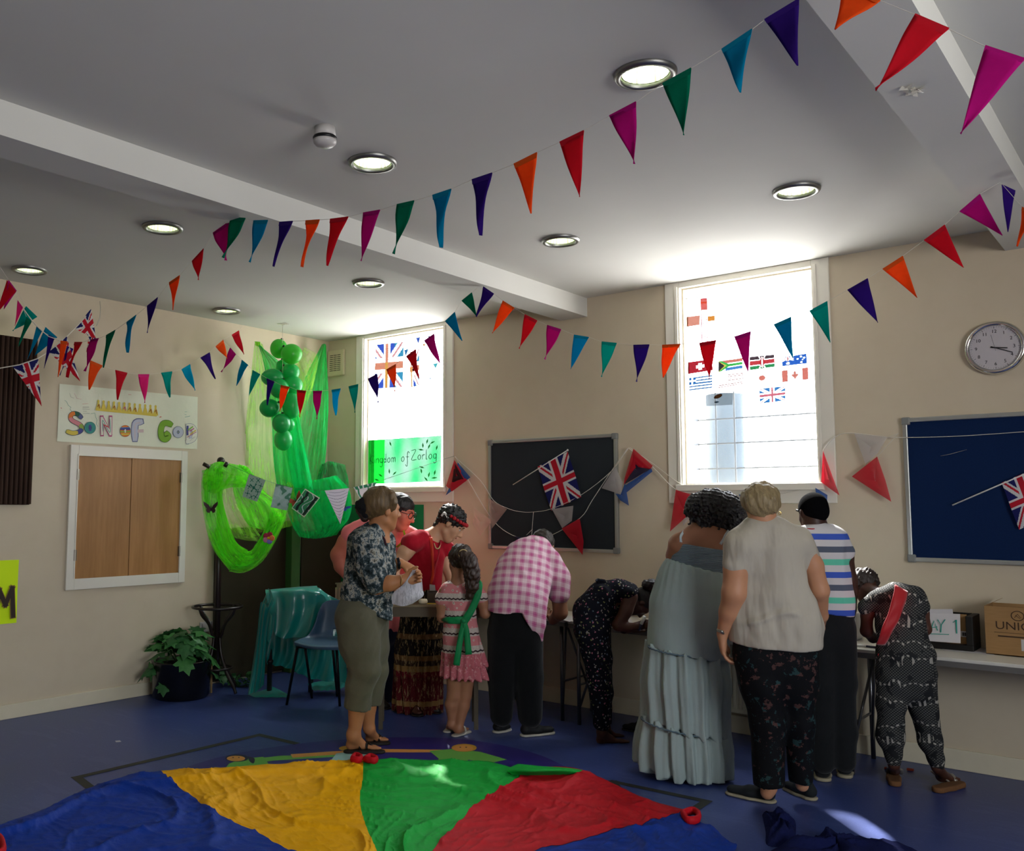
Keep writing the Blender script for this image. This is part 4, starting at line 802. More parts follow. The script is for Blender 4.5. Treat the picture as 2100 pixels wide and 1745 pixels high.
pen_word('Kingdom', .6, 4.7, 1.0, PG, m_gpen, t, .13, .33); pen_word('of', 7.7, 4.7, 1.05, PG, m_gpen, t, .13, .35); pen_word('Zorlog', 9.9, 4.9, 1.02, PG, m_gpen, t, .13, .34)
# ================================================================== PAPER BANNER ON THE LEFT WALL
m_bp = mat('banner_paper', 'd9dcc8', rough=.6, spec=.3, var=(3, .03), bump=(4, .5, .02))
Q = [onp(x, y, 0, XL+.006) for x, y in ((122, 787), (406, 814), (404, 921), (117, 905))]
ban = thing('paper_banner', (Q[2]+Q[3])/2, 'long white paper banner reading SoN oF GoD in coloured letters above the serving hatch', 'banner')
def PBn(px, py, d=0): return tuple(onp(px, py, 0, XL+.010+d))
g = [[Q[0]*(1-u)*(1-v)+Q[1]*u*(1-v)+Q[2]*u*v+Q[3]*(1-u)*v+np.array([.003*math.sin(u*11+v*3), 0, 0]) for u in np.linspace(0, 1, 30)] for v in np.linspace(0, 1, 8)]
b = MB(); b.grid(g); b.build('sheet', m_bp, ban, True)
zb = lambda x, y: (100+x/6.5625, 770+y/6.5625)      # crop coordinates used when reading the banner
def crayon(n, c): return mat('crayon_'+n, c, rough=.8)
cy_ = dict(o=crayon('orange', 'd87a3a'), g=crayon('dark_green', '2c5a48'), n=crayon('slate_blue', '5a6088'), p=crayon('rose', 'c88088'), l=crayon('leaf_green', '8aa048'), y=crayon('yellow', 'cdb850'), v=crayon('blue_violet', '4a4a88'), t=crayon('teal', '3f8a84'), m=crayon('magenta', 'b04a78'), w=crayon('paper_white', 'd6d6c8'), r=crayon('red', 'c85050'), b=crayon('blue', '4a78b0'), k=crayon('charcoal', '404848'), gr=crayon('bright_green', '7aa838'), dg=crayon('moss', '4a6a2a'), lb=crayon('pale_lilac', 'b4b8c8'), s=crayon('sienna', '8a5028'), pk=crayon('pale_pink', 'c8b4b4'))
def bst(pts, w, c, d=0, sm=True):
    P = catmull([(x, y, 0) for x, y in pts], 5) if sm and len(pts) > 2 else [(x, y, 0) for x, y in pts]
    b = MB(); b.ribbon([(p[0], p[1]) for p in P], w, lambda x, y, z: PBn(*zb(x, y), z), d, .0004); return b
def letter(parts, L):
    for i, (pts, w, c) in enumerate(parts): bst(pts, w, c, .0004+.0003*i).build('letter_'+L, cy_[c], ban)
SP = [(p[0], p[1]) for p in catmull([(x, y, 0) for x, y in ((435, 562), (392, 522), (330, 512), (296, 545), (312, 602), (420, 662), (442, 712), (415, 755), (330, 775), (255, 755))], 10)]; nS = len(SP)-1
bst(SP, 66, 'k', .0004, False).build('letter_s', cy_['k'], ban)
for i, (f0, f1, c) in enumerate(((0, .1, 'n'), (.1, .22, 'g'), (.22, .42, 'o'), (.42, .58, 'p'), (.58, .72, 'l'), (.72, .84, 'v'), (.84, 1, 'y'))): bst(SP[int(f0*nS):int(f1*nS)+2], 54, c, .0008+.0001*i, False).build('letter_s', cy_[c], ban)
ring = lambda cx, cy, rx, ry: [(cx+rx*math.cos(a), cy+ry*math.sin(a)) for a in [k*math.pi/8 for k in range(17)]]
letter([(ring(557, 703, 48, 52), 58, 'k'), (ring(557, 703, 48, 52), 50, 't'), ([(557, 680), (557, 730)], 46, 'v')], 'o')
letter([([(718, 795), (714, 560)], 66, 'm'), ([(834, 560), (830, 800)], 62, 'm'), ([(720, 570), (826, 790)], 66, 'm'), ([(718, 785), (714, 572)], 46, 'w'), ([(834, 572), (830, 790)], 42, 'w'), ([(720, 580), (826, 780)], 46, 'w'), ([(730, 750), (726, 600), (822, 770), (822, 590)], 8, 't'), ([(752, 668), (796, 690)], 22, 'r')], 'n')
letter([(ring(1030, 747, 46, 52), 56, 'k'), (ring(1030, 747, 46, 52), 48, 'o'), ([(975, 720), (1085, 720)], 38, 'v'), ([(978, 705), (1082, 700)], 18, 'b'), ([(972, 755), (1010, 758)], 30, 'l'), ([(1050, 758), (1088, 755)], 30, 'l'), ([(985, 790), (1075, 790)], 26, 'y'), ([(1030, 730), (1030, 765)], 22, 'w')], 'o')
letter([([(1160, 860), (1165, 650), (1245, 620)], 98, 'n'), ([(1165, 750), (1255, 745)], 62, 'pk'), ([(1160, 855), (1165, 655), (1240, 622)], 80, 'lb'), ([(1160, 850), (1165, 660), (1235, 632)], 10, 'pk')], 'f')
letter([([(1640, 660), (1600, 640), (1540, 650), (1510, 730), (1520, 830), (1570, 860), (1610, 820), (1585, 780)], 84, 'dg'), ([(1640, 660), (1600, 640), (1540, 650), (1510, 730), (1520, 830), (1570, 860), (1610, 820), (1585, 780)], 72, 'gr')], 'g')
letter([(ring(1742, 762, 42, 48), 60, 'n'), (ring(1742, 762, 42, 48), 50, 'lb'), (ring(1742, 762, 14, 16), 8, 'n')], 'o')
letter([([(1868, 905), (1868, 672)], 54, 'n'), ([(1868, 680), (1930, 690), (1968, 760), (1948, 850), (1868, 890)], 74, 'n'), ([(1868, 900), (1868, 680)], 46, 'w'), ([(1868, 680), (1930, 690), (1968, 760), (1948, 850), (1868, 890)], 66, 'w'), ([(1900, 740), (1910, 830)], 50, 'lb'), ([(1868, 690), (1868, 790)], 40, 'v'), ([(1880, 730), (1935, 690)], 22, 'gr'), ([(1880, 760), (1950, 715)], 18, 'm'), ([(1890, 800), (1975, 740)], 22, 'y'), ([(1865, 830), (1985, 760)], 10, 'm'), ([(1890, 760), (1890, 800)], 28, 'w'), ([(1900, 880), (1970, 820)], 3, 'n')], 'd')
for i in range(12):
    x = 668+i*70; y = 330+i*6.6; b = MB(); b.poly([PBn(*zb(x+a, y+c), .0006) for a, c in ((-34, 135), (-30, 100), (-12, 40), (-16, 8), (0, -6), (16, 8), (12, 40), (30, 100), (34, 135))]); b.build('crown_point', cy_['y'], ban)
    if i in (0, 3, 5, 6, 7, 10, 11): bst([(x-10, y+90), (x+8, y+60), (x+14, y+110)], 10, 's', .0009).build('crown_mark', cy_['s' if i != 5 else 'm'], ban)
b = MB(); b.poly([PBn(*zb(x, y), .0008) for x, y in ((632, 440), (1455, 515), (1452, 552), (632, 470))]); b.build('crown_band', cy_['y'], ban)
for pts, c, w in (([(215, 335), (240, 350), (262, 400), (300, 430), (285, 450), (318, 495)], 't', 5), ([(570, 515), (620, 505), (632, 560), (650, 600), (640, 650), (662, 690)], 't', 5), ([(280, 235), (300, 290), (340, 305)], 'k', 3), ([(345, 240), (380, 310), (440, 320)], 'm', 3), ([(455, 385), (530, 378)], 'r', 4), ([(458, 425), (540, 425)], 'k', 6), ([(455, 450), (550, 455)], 'k', 5), ([(462, 480), (510, 482)], 'k', 4), ([(460, 510), (550, 512)], 'k', 4), ([(1070, 255), (1110, 260)], 'r', 5), ([(1830, 490), (1860, 490)], 't', 5), ([(1830, 525), (1850, 527)], 't', 5), ([(1835, 560), (1900, 545)], 't', 7), ([(1495, 560), (1512, 556)], 'r', 14), ([(165, 438), (172, 440)], 'r', 12)): bst(pts, w, c, .0004, False).build('scribble', cy_[c], ban)
# ================================================================== GREEN CORNER
m_db = mat('dark_board', rough=.85, spec=.15, fn=lambda g: g.mix(g.noise(g.obj(), 2, 3), lin('2c2a1c'), lin('39352a')))
m_gpp = mat('green_backing_paper', '0d7a48', rough=.7, var=(3, .06)); m_gpost = mat('green_post', '3f6b3a', rough=.6)
A = onp(440, 1200, 0, XL+.03)[1]; Bq = onp(587, 1200, 0, XL+.03)[1]
b = MB(); b.box(XL+.02, XL+.045, A, Bq, .02, 1.36); tag(b.build('display_board', m_db, bevel=.003), 'dark olive display board leaning on the left wall behind the coat stand', 'display board')
P0 = onp(617, 1200, 0, XL+.14); P1 = onp(699, 1200, 1, YB-.04); d = P1-P0; d[2] = 0; d /= np.linalg.norm(d); n_ = np.array([d[1], -d[0], 0])
b = MB(); V = [P0*(1, 1, 0)+(0, 0, .02), P1*(1, 1, 0)+(0, 0, .02), P1*(1, 1, 0)+(0, 0, 1.32), P0*(1, 1, 0)+(0, 0, 1.32)]; b.poly(V, tuple(-n_*.02)); tag(b.build('display_board', m_db, bevel=.003), 'dark display board set across the corner behind the teal satin cloth', 'display board')
Pp = onp(601, 1200, 0, XL+.10); b = MB(); b.box(XL+.01, XL+.13, Pp[1]-.05, Pp[1]+.06, 0, 1.42); tag(b.build('corner_post', m_gpost, bevel=.006), 'mossy green square post between the two dark display boards', 'post')
b = MB(); b.grid([[(x, YB-.006-.003*math.sin(x*9+z), z) for x in np.linspace(XL+.02, -5.45, 14)] for z in np.linspace(.82, 1.575, 4)]); tag(b.build('backing_paper', m_gpp, smooth=True), 'plain green backing paper on the back wall below the corner window', 'paper')
# tulle nets
def tulle(n, c1, c2, clear):
    def dens(g):
        o = g.attr('rest'); s = g.noise(g.scale(o, (26, 1.6, 1)), 1.0, 6, .75); s2 = g.noise(g.scale(o, (4, 3, 1)), 1.0, 3)
        return g.m('MINIMUM', g.m('MAXIMUM', g.m('ADD', clear-.5, g.m('ADD', g.m('MULTIPLY', g.m('SUBTRACT', s, .5), .9), g.m('MULTIPLY', s2, 1.0))), .05), .96)
    return mat('tulle_'+n, rough=.8, trans=.55, spec=.1, sheen=.3, fn=lambda g: g.mix(g.noise(g.scale(g.attr('rest'), (9, 3, 1)), 1, 4), lin(c1), lin(c2)), clear=dens)
m_lime = tulle('lime', '70ff20', '9cff3c', .50); m_emer = tulle('emerald', '00cc60', '18ec80', .38); m_dem = tulle('dark_emerald', '0a9a54', '14b868', .5); m_wl = tulle('pale_lime', '9cf040', 'c0ff60', .66)
def net(t, rows, m, nf=9, amp=.02, _k=.38, D0=0, name='net_layer', nu=14, nv=22):
    R = [[at(x, y, D0+(r[0] if False else dd)) for x, y, dd in r] for r in rows]; g = patch(R, nu, nv); mm, nn = len(g), len(g[0]); V = []; A_ = []; ph = random.random()*6
    for i in range(mm):
        for j in range(nn):
            u = j/(nn-1); v = i/(mm-1); a = math.sin(u*nf*2*math.pi+ph+1.3*math.sin(v*3+ph)); b_ = math.sin(u*nf*4.7+v*5+ph*2)
            q_ = np.array(g[i][j]); n3 = mn.noise(Vector((u*7+ph*3, v*3, ph)))*2; V.append(q_+FWD*(-amp*_k*(a+.5*b_)-amp*1.4*n3)+RGT*amp*.5*n3); A_.append((u*.6+ph, v*1.2, 0))
    F = [(i*nn+j, i*nn+j+1, (i+1)*nn+j+1, (i+1)*nn+j) for i in range(mm-1) for j in range(nn-1)]
    return link(name, V, F, m, t, True, attr=np.array(A_))
def R3(pts, D): return [(x, y, D) for x, y in pts]
t = thing('tulle_drape', at(545, 1080, 8.5), 'pale lime tulle hanging down the left wall from the ceiling corner', 'tulle')
for k in range(2): net(t, [R3([(524-2*k, 704), (531, 702), (538, 706)], 8.42), R3([(514-3*k, 800), (538, 805), (566, 800)], 8.45), R3([(505-3*k, 900), (538, 905), (580, 900)], 8.45), R3([(500, 1000), (545, 1010), (600, 990)], 8.45), R3([(505, 1085+8*k), (550, 1090), (612, 1075)], 8.4)], m_wl, 7+3*k, .012)
net(t, [R3([(545, 712), (600, 735), (624, 712)], 8.9), R3([(548, 780), (610, 800), (652, 732)], 8.8), R3([(565, 860), (610, 865), (640, 800)], 8.7)], m_wl, 6, .012)
b = MB(); b.poly([at(522, 700, 8.45), at(534, 701, 8.45), at(533, 711, 8.45), at(524, 709, 8.45)]); b.build('tape_tab', mat('lime_tape', '7ad030'), t)
t = thing('tulle_drape', at(625, 1040, 8.7), 'emerald tulle gathered at two ceiling points and falling behind the balloons', 'tulle')
for k in range(2): net(t, [R3([(661, 706), (665, 705), (669, 708)], 9.0), R3([(625, 775), (648, 780), (673, 782)], 8.95), R3([(600, 850), (640, 860), (673, 860)], 8.85), R3([(590, 930), (630, 940), (668, 930)], 8.8), R3([(592, 1010), (625, 1020), (655, 1010)], 8.7)], m_emer, 6+3*k, .014)
for k in range(2): net(t, [R3([(530, 709), (533, 708), (536, 711)], 8.4), R3([(542, 752), (565, 762), (588, 760)], 8.38), R3([(556, 850), (585, 855), (612, 850)], 8.36), R3([(562, 950), (598, 955), (632, 950)], 8.4), R3([(575, 1040), (610, 1045), (648, 1035)], 8.5)], m_emer, 5+2*k, .012)
t = thing('tulle_drape', at(650, 1100, 8.5), 'darker green tulle swag bulging below the emerald net, beside the arc-patterned pennant', 'tulle')
for k in range(2): net(t, [R3([(585, 985), (640, 985), (690, 975)], 8.5), R3([(588, 1035), (645, 1040), (718, 1010)], 8.42), R3([(600, 1080), (655, 1085), (716, 1060)], 8.4), R3([(614, 1101), (650, 1104), (690, 1097), (712, 1083)][0::1][:3], 8.42)], m_emer, 8+3*k, .018)
for k in range(2): net(t, [R3([(660, 953), (676, 946), (708, 953)], 8.75), R3([(650, 985), (682, 985), (714, 985)], 8.7), R3([(640, 1040), (680, 1042), (716, 1030)], 8.6), R3([(650, 1096), (680, 1098), (712, 1076)], 8.5)], m_dem, 9, .02)
t = thing('tulle_drape', at(480, 1175, 7.7), 'bright lime tulle bundled over the dark coat stand in a big loop', 'tulle')
for k in range(3): net(t, [R3([(428, 955), (446, 947), (470, 950), (508, 958)], 7.75+.02*k), R3([(416, 975), (445, 975), (485, 975), (525, 985)], 7.6+.03*k), R3([(418, 1003), (440, 1012), (470, 1000), (515, 1000)], 7.58+.05*k)], m_lime, 5+k*2, .02)
for k in range(3): net(t, [R3([(414+3*k, 965), (435, 960), (458, 960)], 7.68), R3([(412+3*k, 1020), (432, 1022), (455, 1020)], 7.62), R3([(421+3*k, 1080), (445, 1082), (470, 1078)], 7.6), R3([(438+3*k, 1128), (462, 1128), (485, 1112)], 7.6), R3([(470, 1170-3*k), (490, 1160), (508, 1128)], 7.62)], m_lime, 4+k*2, .018)
for k in range(3): net(t, [R3([(470, 1172-4*k), (482, 1152), (500, 1128)], 7.63), R3([(500, 1174-6*k), (510, 1155), (512, 1130)], 7.62), R3([(530, 1158-6*k), (530, 1142), (524, 1118)], 7.62), R3([(560, 1118-4*k), (548, 1105), (540, 1090)], 7.66), R3([(588, 1060), (572, 1052), (556, 1046)], 7.72)], m_lime, 4+k, .02)
for k in range(2): net(t, [R3([(490, 952), (508, 958), (522, 975)], 7.75), R3([(478, 990), (505, 1000), (545, 1010)], 7.72), R3([(485, 1030), (530, 1035), (575, 1030)], 7.68), R3([(500, 1062), (545, 1075), (590, 1045)], 7.68), R3([(512, 1080), (545, 1085), (580, 1070)], 7.68)], m_lime, 6+k*3, .024)
net(t, [R3([(450, 1005), (468, 1000), (490, 1000)], 7.7), R3([(452, 1040), (475, 1042), (500, 1045)], 7.7), R3([(455, 1075), (500, 1090), (530, 1092)], 7.7), R3([(468, 1098), (505, 1108), (545, 1110)], 7.7)], mat('x', '62e61e') if False else m_wl, 5, .015)
# coat stand (bentwood)
m_bw = mat('dark_bentwood', '1c1210', rough=.35, spec=.5)
base = onp(447, 1200, 0, XL+.33); bx, by = base[0], base[1]
cs = thing('coat_stand', (bx, by, 0), 'dark bentwood coat stand with a ball top, hung with lime tulle', 'coat stand')
b = MB(); topz = onp(449, 952, 0, bx)[2]; b.tube([(bx, by, .10), (bx, by, topz)], [.03, .022], 14); b.build('pole', m_bw, cs, True)
b = MB(); b.ball((bx, by, topz+.03), .034, 20); b.build('ball_finial', m_bw, cs, True)
zr = onp(447, 1244, 0, bx)[2]; b = MB(); b.tube([(bx+.205*math.cos(a), by+.205*math.sin(a), zr) for a in [k*math.pi/20 for k in range(40)]], .012, 8, closed=True); b.build('umbrella_ring', m_bw, cs, True)
b = MB(); b.tube([(bx+.13*math.cos(a), by+.13*math.sin(a), .2) for a in [k*math.pi/16 for k in range(32)]], .009, 8, closed=True); b.build('lower_ring', m_bw, cs, True)
for k in range(4):
    a = math.radians(8+k*90); c_, s_n = math.cos(a), math.sin(a)
    pts = [(.20, zr-.005), (.17, zr-.06), (.09, zr-.14), (.05, zr-.24), (.035, .45), (.06, .30), (.13, .16), (.20, .07), (.235, .012)]
    b = MB(); b.tube(catmull([(bx+r*c_, by+r*s_n, z) for r, z in pts], 5), .013, 8); b.build('leg', m_bw, cs, True)
for k in range(6):
    a = math.radians(25+k*60); c_, s_n = math.cos(a), math.sin(a); pts = [(.02, topz-.20), (.06, topz-.16), (.10, topz-.10), (.13, topz-.04)]
    b = MB(); b.tube(catmull([(bx+r*c_, by+r*s_n, z) for r, z in pts], 5), .012, 8); b.build('hook', m_bw, cs, True)
for a_, b_ in (((417, 951), (430, 958)), ((466, 948), (461, 957))): b = MB(); b.tube([at(*a_, 7.62), at(*b_, 7.62)], .017, 10); b.build('hook_end', m_bw, cs, True)
# garden bunting of painted paper
DG = dline([(455, 7.5), (560, 7.5), (770, 7.6), (932, 7.75)]); m_pp = attr_mat('painted_paper', rough=.7, trans=.15)
gb = thing('paper_bunting', at(600, 1000, 7.6), 'garden bunting of five hand-painted papers strung from the coat stand to the window', 'bunting')
b = MB(); b.tube([at(x, y, DG(x)+.012) for x, y in ((467, 952), (490, 962), (512, 972), (545, 985), (566, 992), (600, 1000), (628, 1003), (666, 1006), (716, 1001), (727, 999), (772, 989), (905, 943), (932, 935))], .0016, 5); b.build('string', mat('green_string', '1f5a38'), gb)
def qd(pts): return [at(x, y, DG(x)) for x, y in pts]
def frogs(u, v):
    for cx, cy, s, a in ((.25, .2, .1, .3), (.6, .12, .12, 1.9), (.85, .3, .11, .8), (.22, .5, .12, 2.2), (.5, .48, .2, .5), (.82, .58, .12, 2.6), (.25, .8, .12, .9), (.55, .88, .11, 1.5), (.8, .82, .12, 2.1)):
        x, y = u-cx, (v-cy)*1.2; r = math.hypot(x, y); th = math.atan2(y, x)+a
        if r < s*.42 or (r < s*1.25 and abs(math.sin(th*2)) > .93): return rgb('1f5c4c')
    return rgb('8a9c92')
sheet(gb, 'frog_paper', qd([(511, 972), (545, 985), (527, 1029), (497, 1018)]), frogs, 60, 70, .003, m_pp)
def marble(a, b_, c, f=9):
    def fn(u, v):
        n = math.sin((u*1.2+v*2.6)*f+2*math.sin(u*7+v*4))+.7*math.sin((u-v*1.4)*f*2.3+math.sin(v*19)); return rgb(a) if n > .7 else rgb(b_) if n > -.5 else rgb(c)
    return fn
sheet(gb, 'marbled_paper', qd([(566, 992), (600, 1001), (589, 1047), (555, 1040)]), marble('4a7866', '8fa8a4', '9aaeb0', 3), 40, 50, .003, m_pp)
def darkg(u, v):
    if u < .04 or u > .96 or v < .04 or v > .96: return rgb('b8ccb4')
    n = math.sin(u*23+3*math.sin(v*9+u*4)); return rgb('16241f') if abs(u-.28) < .07+.03*n or abs(u-.85) < .08 else rgb('b0c4b8') if n > .86 else rgb('2a6a58') if n > 0 else rgb('2f7a4c')
sheet(gb, 'painted_paper', qd([(626, 1002), (656, 1021), (624, 1061), (598, 1042)]), darkg, 50, 50, .003, m_pp)
def arcs(u, v):
    y = v+.35*(u-.5)**2*4*.25; return rgb('6a6a80') if (y*11) % 1 < .13 and v > .06 else rgb('c2c4d2')
A_ = [at(x, y, DG(x)) for x, y in ((666, 1006), (716, 1001), (698, 1075), (698, 1075))]; sheet(gb, 'arc_pennant', A_, arcs, 40, 90, .003, m_pp)
def vine(u, v): return rgb('2f7a5a') if (v < .12 and abs(math.sin(u*15)) > .45) or (abs(u-.12-.03*math.sin(v*14)) < .035*(1+v*2)) or (abs(u-.55-.1*math.sin(v*9)) < .03 and v < .5) else rgb('c4c8cc')
A_ = [at(x, y, DG(x)) for x, y in ((725, 999), (772, 989), (752, 1046), (752, 1046))]; sheet(gb, 'vine_pennant', A_, vine, 50, 50, .003, m_pp)
# butterflies and flower
m_bf = mat('brown_butterfly_wing', '3a1f24', rough=.6); m_bo = mat('orange_butterfly_wing', 'b04a30', rough=.6, bump=(60, .3)); m_bk = mat('butterfly_black', '140c10', rough=.6)
def butterfly(px, py, D, s, m, lab, rot=0):
    P = at(px, py, D); t = thing('paper_butterfly', P, lab, 'butterfly'); X = RGT*s; Y = UPV*s; c_, s_n = math.cos(rot), math.sin(rot)
    U = lambda x, y, d=0: P+X*(x*c_-y*s_n)+Y*(x*s_n+y*c_)-FWD*(d+abs(x)*.3*s)
    for sx in (-1, 1):
        b = MB(); b.poly([U(sx*x, y) for x, y in ((.05, .0), (.3, .45), (.75, .8), (1, .95), (.95, .5), (.7, .1), (.55, 0), (.65, -.3), (.5, -.6), (.2, -.65), (.05, -.3))], tuple(FWD*.001)); w = b.build('wing', m, t)
        b = MB()
        for x, y in ((.8, .75), (.55, .2), (.45, -.45)): b.tube([U(sx*.05, 0, .002), U(sx*x, y, .002)], .0009, 4)
        b.build('wing_vein', m_bk, w)
    b = MB(); b.tube([U(0, .35, .004), U(0, -.4, .004)], .004, 8); b.tube([U(0, .35), U(-.15, .7)], .0008, 4); b.tube([U(0, .35), U(.15, .7)], .0008, 4); b.build('butterfly_body', m_bk, t, True)
butterfly(433, 1042, 7.52, .06, m_bf, 'dark brown butterfly on the lime tulle of the coat stand'); butterfly(607, 1027, 7.62, .07, m_bo, 'orange monarch butterfly between two painted papers', .5); butterfly(707, 1040, 7.9, .045, mat('blue_butterfly_wing', '2a56b0', rough=.6), 'blue butterfly peeking from behind the arc-patterned pennant', -.6)
P = at(551, 1103, 7.5); t = thing('felt_flower', P, 'multicoloured felt flower with a yellow centre on the lime tulle', 'flower')
for k, c in enumerate(('a83048', 'a83048', 'd88ab0', '8a84d8', 'f08a50')):
    a = math.radians(50+k*72+20); q = P+RGT*.028*math.cos(a)+UPV*.028*math.sin(a)-FWD*.002*k; b = MB(); b.lathe([(.0001, .004), (.018, .003), (.024, 0), (.018, -.002), (.0001, -.003)], q, 16, -FWD); b.build('petal', mat('petal_'+c, c, rough=.9), t, True)
b = MB(); b.ball(P-FWD*.012, .012); b.build('centre', mat('petal_yellow', 'd8c020', rough=.8), t, True)
b = MB(); b.tube([P+UPV*.045, P+UPV*.06+RGT*.01], .004, 6); b.build('leaf_tip', mat('petal_green', '0c4a28'), t, True)
# balloons
def balmat(n, c): return mat('balloon_'+n, c, rough=.32, spec=.5, trans=.4, coat=.1)
m_bl = [balmat('lime', '48c83c'), balmat('green', '20c060'), balmat('deep', '18b05a')]
m_kn = mat('balloon_knot', '0c2a12', rough=.5)
BL = [(572, 715, 18, 20, 0, 8.25, 'upper left light green balloon behind the top one'), (598, 726, 22, 21, 0, 8.12, 'topmost pale green balloon, nearest the ceiling'), (596, 763, 19, 18, 1, 8.22, 'dark green balloon just under the topmost pair'), (559, 774, 24, 18, 2, 8.15, 'flattened dark green balloon at the left of the column'), (600, 790, 21, 20, 1, 8.20, 'green balloon right of the middle of the column'), (573, 797, 20, 20, 1, 8.10, 'green balloon in the middle behind the orange pennant'), (553, 837, 21, 19, 2, 8.15, 'dark green balloon low at the left of the column'), (598, 832, 19, 27, 1, 8.12, 'long green balloon low at the right of the column'), (591, 871, 14, 14, 1, 8.25, 'small green balloon half hidden near the bottom'), (577, 868, 19, 20, 2, 8.08, 'second lowest green balloon of the column'), (581, 902, 19, 22, 1, 8.16, 'lowest green balloon hanging at the bottom of the column'), (580, 752, 14, 15, 1, 8.32, 'green balloon mostly hidden behind the upper ones')]
for px, py, rx, ry, k, D, lab in BL:
    P = at(px, py, D); s = D/FPX; t = thing('balloon', P, lab, 'balloon', 'green balloons in the corner column'); b = MB(); n = 24; kn = np.array(at(579, py-ry*.9 if py > 720 else 693, D+.03))-P; kn = kn/np.linalg.norm(kn)
    x = np.cross(kn, FWD); x /= np.linalg.norm(x); V = []
    for i in range(n+1):
        th = math.pi*i/n
        for j in range(n):
            a = 2*math.pi*j/n; r = math.sin(th)*(1+.0*math.cos(th)); V.append(P+RGT*rx*s*r*math.cos(a)+FWD*min(rx, ry)*s*r*math.sin(a)+UPV*ry*s*math.cos(th))
    b.add(V, [(i*n+j, (i+1)*n+j, (i+1)*n+(j+1) % n, i*n+(j+1) % n) for i in range(n) for j in range(n)]); b.build('skin', m_bl[k], t, True)
    e_ = P+kn*min(rx, ry)*s*.97; b = MB(); b.lathe([(.004, 0), (.007, .008), (.013, .022), (.011, .024)], e_, 10, kn); b.build('knot', m_kn, t, True)
b = MB(); b.tube([at(580, 664, 8.23), at(579, 700, 8.2), at(580, 760, 8.17), at(578, 850, 8.12), at(580, 885, 8.15)], .002, 5); tag(b.build('balloon_string', m_str), 'pale string from the ceiling down through the column of green balloons', 'string')
# pot and plant
pc = onp(371, 1430, 0, XL+.275); px_, py_ = pc[0], pc[1]
t = thing('potted_plant', (px_, py_, 0), 'ivy-like plant in a big black pot against the left wall beside the coat stand', 'potted plant')
zt_ = onp(371, 1352, 0, px_)[2]
b = MB(); b.lathe([(.205, 0), (.225, .02), (.24, zt_-.01), (.245, zt_), (.225, zt_), (.22, zt_-.03), (.0001, zt_-.035)], (px_, py_, 0), 48); b.build('pot', mat('black_gloss_pot', '08090b', rough=.22, spec=.6), t, True)
b = MB(); b.lathe([(.218, zt_-.033), (.0001, zt_-.02)], (px_, py_, 0), 24); b.build('soil', mat('soil', '1c140e', rough=1), t)
m_lf = [mat('ivy_leaf_a', rough=.45, trans=.15, fn=lambda g: g.mix(g.noise(g.obj(), 12, 3), lin('2c6a34'), lin('4d8a48'))), mat('ivy_leaf_b', rough=.45, trans=.15, fn=lambda g: g.mix(g.noise(g.obj(), 12, 3), lin('1f5228'), lin('3b7040')))]
lobes = [(0, -.05), (.22, -.28), (.45, -.22), (.40, .02), (.75, .12), (.62, .30), (.45, .34), (.50, .62), (.25, .62), (0, 1.0), (-.25, .62), (-.50, .62), (-.45, .34), (-.62, .30), (-.75, .12), (-.40, .02), (-.45, -.22), (-.22, -.28)]
def leafmesh(m, k):
    b = MB(); b.v = [(0, .2, .06)]+[(x*.5, y*.6, -.10*(x*x+y*y*.6)+.03*math.sin(i*2.1+k)) for i, (x, y) in enumerate(lobes)]
    b.f = [(0, i, i % 18+1) for i in range(1, 19)]; b.c = [None]*18; me = bpy.data.meshes.new('leaf'); me.from_pydata(b.v, [], b.f); me.materials.append(m); me.polygons.foreach_set('use_smooth', [True]*18); return me
lms = [leafmesh(m_lf[i % 2], i) for i in range(4)]
rr = random.Random(5)
for i in range(64):
    a = rr.uniform(0, 2*math.pi); rad = rr.uniform(.03, .25); droop = max(0, rad-.15)*1.1; z = zt_+.20-rad*.45+rr.uniform(-.04, .07)-droop
    if rad > .2: z -= rr.uniform(0, .16)
    x, y = px_+rad*math.cos(a), py_+rad*math.sin(a)
    if x < XL+.16: x = XL+.16
    o = bpy.data.objects.new('leaf', lms[i % 4]); COL.objects.link(o); o.parent = t; o.location = (x-px_, y-py_, z); sc = rr.uniform(.18, .28); o.scale = (sc, sc, sc)
    o.rotation_euler = (rr.uniform(-1.0, .2)-droop*4, rr.uniform(-.5, .5), a-math.pi/2+rr.uniform(-.6, .6))
b = MB()
for i in range(12): a = i*.55; b.tube([(px_+.04*math.cos(a), py_+.04*math.sin(a), zt_-.03), (px_+.13*math.cos(a), py_+.13*math.sin(a), zt_+.10), (px_+.19*math.cos(a), py_+.19*math.sin(a), zt_+.08)], .004, 5)
b.build('stems', mat('ivy_stem', '3c5a2c'), t)
b = MB(); A_ = onp(434, 1424, 2, 0); A_ = at(433, 1424, depth(base)-.12); A_[2] = 0; B_ = at(434, 1352, depth(A_)+.03); b.tube([A_, B_], .009, 8); tag(b.build('wooden_cane', mat('pale_cane', 'a08458', rough=.6), smooth=True), 'pale wooden cane leaning beside the black plant pot', 'cane')
rr = random.Random(9); t = thing('trailing_plant', at(487, 1404, 7.95)*(1, 1, 0), 'dark green trailing plant on the floor in front of the olive display board', 'plant')
c_ = at(487, 1404, 7.9)
for i in range(34):
    o = bpy.data.objects.new('leaf', lms[1]); COL.objects.link(o); o.parent = t; p = c_*(1, 1, 0)+rh*rr.uniform(-.16, .17)+fh*rr.uniform(-.07, .1); p[2] = rr.uniform(.02, .13); o.location = (p-np.array(t.location)).tolist(); s = rr.uniform(.09, .14); o.scale = (s, s, s); o.rotation_euler = (rr.uniform(-.9, .5), rr.uniform(-.6, .6), rr.uniform(0, 6))
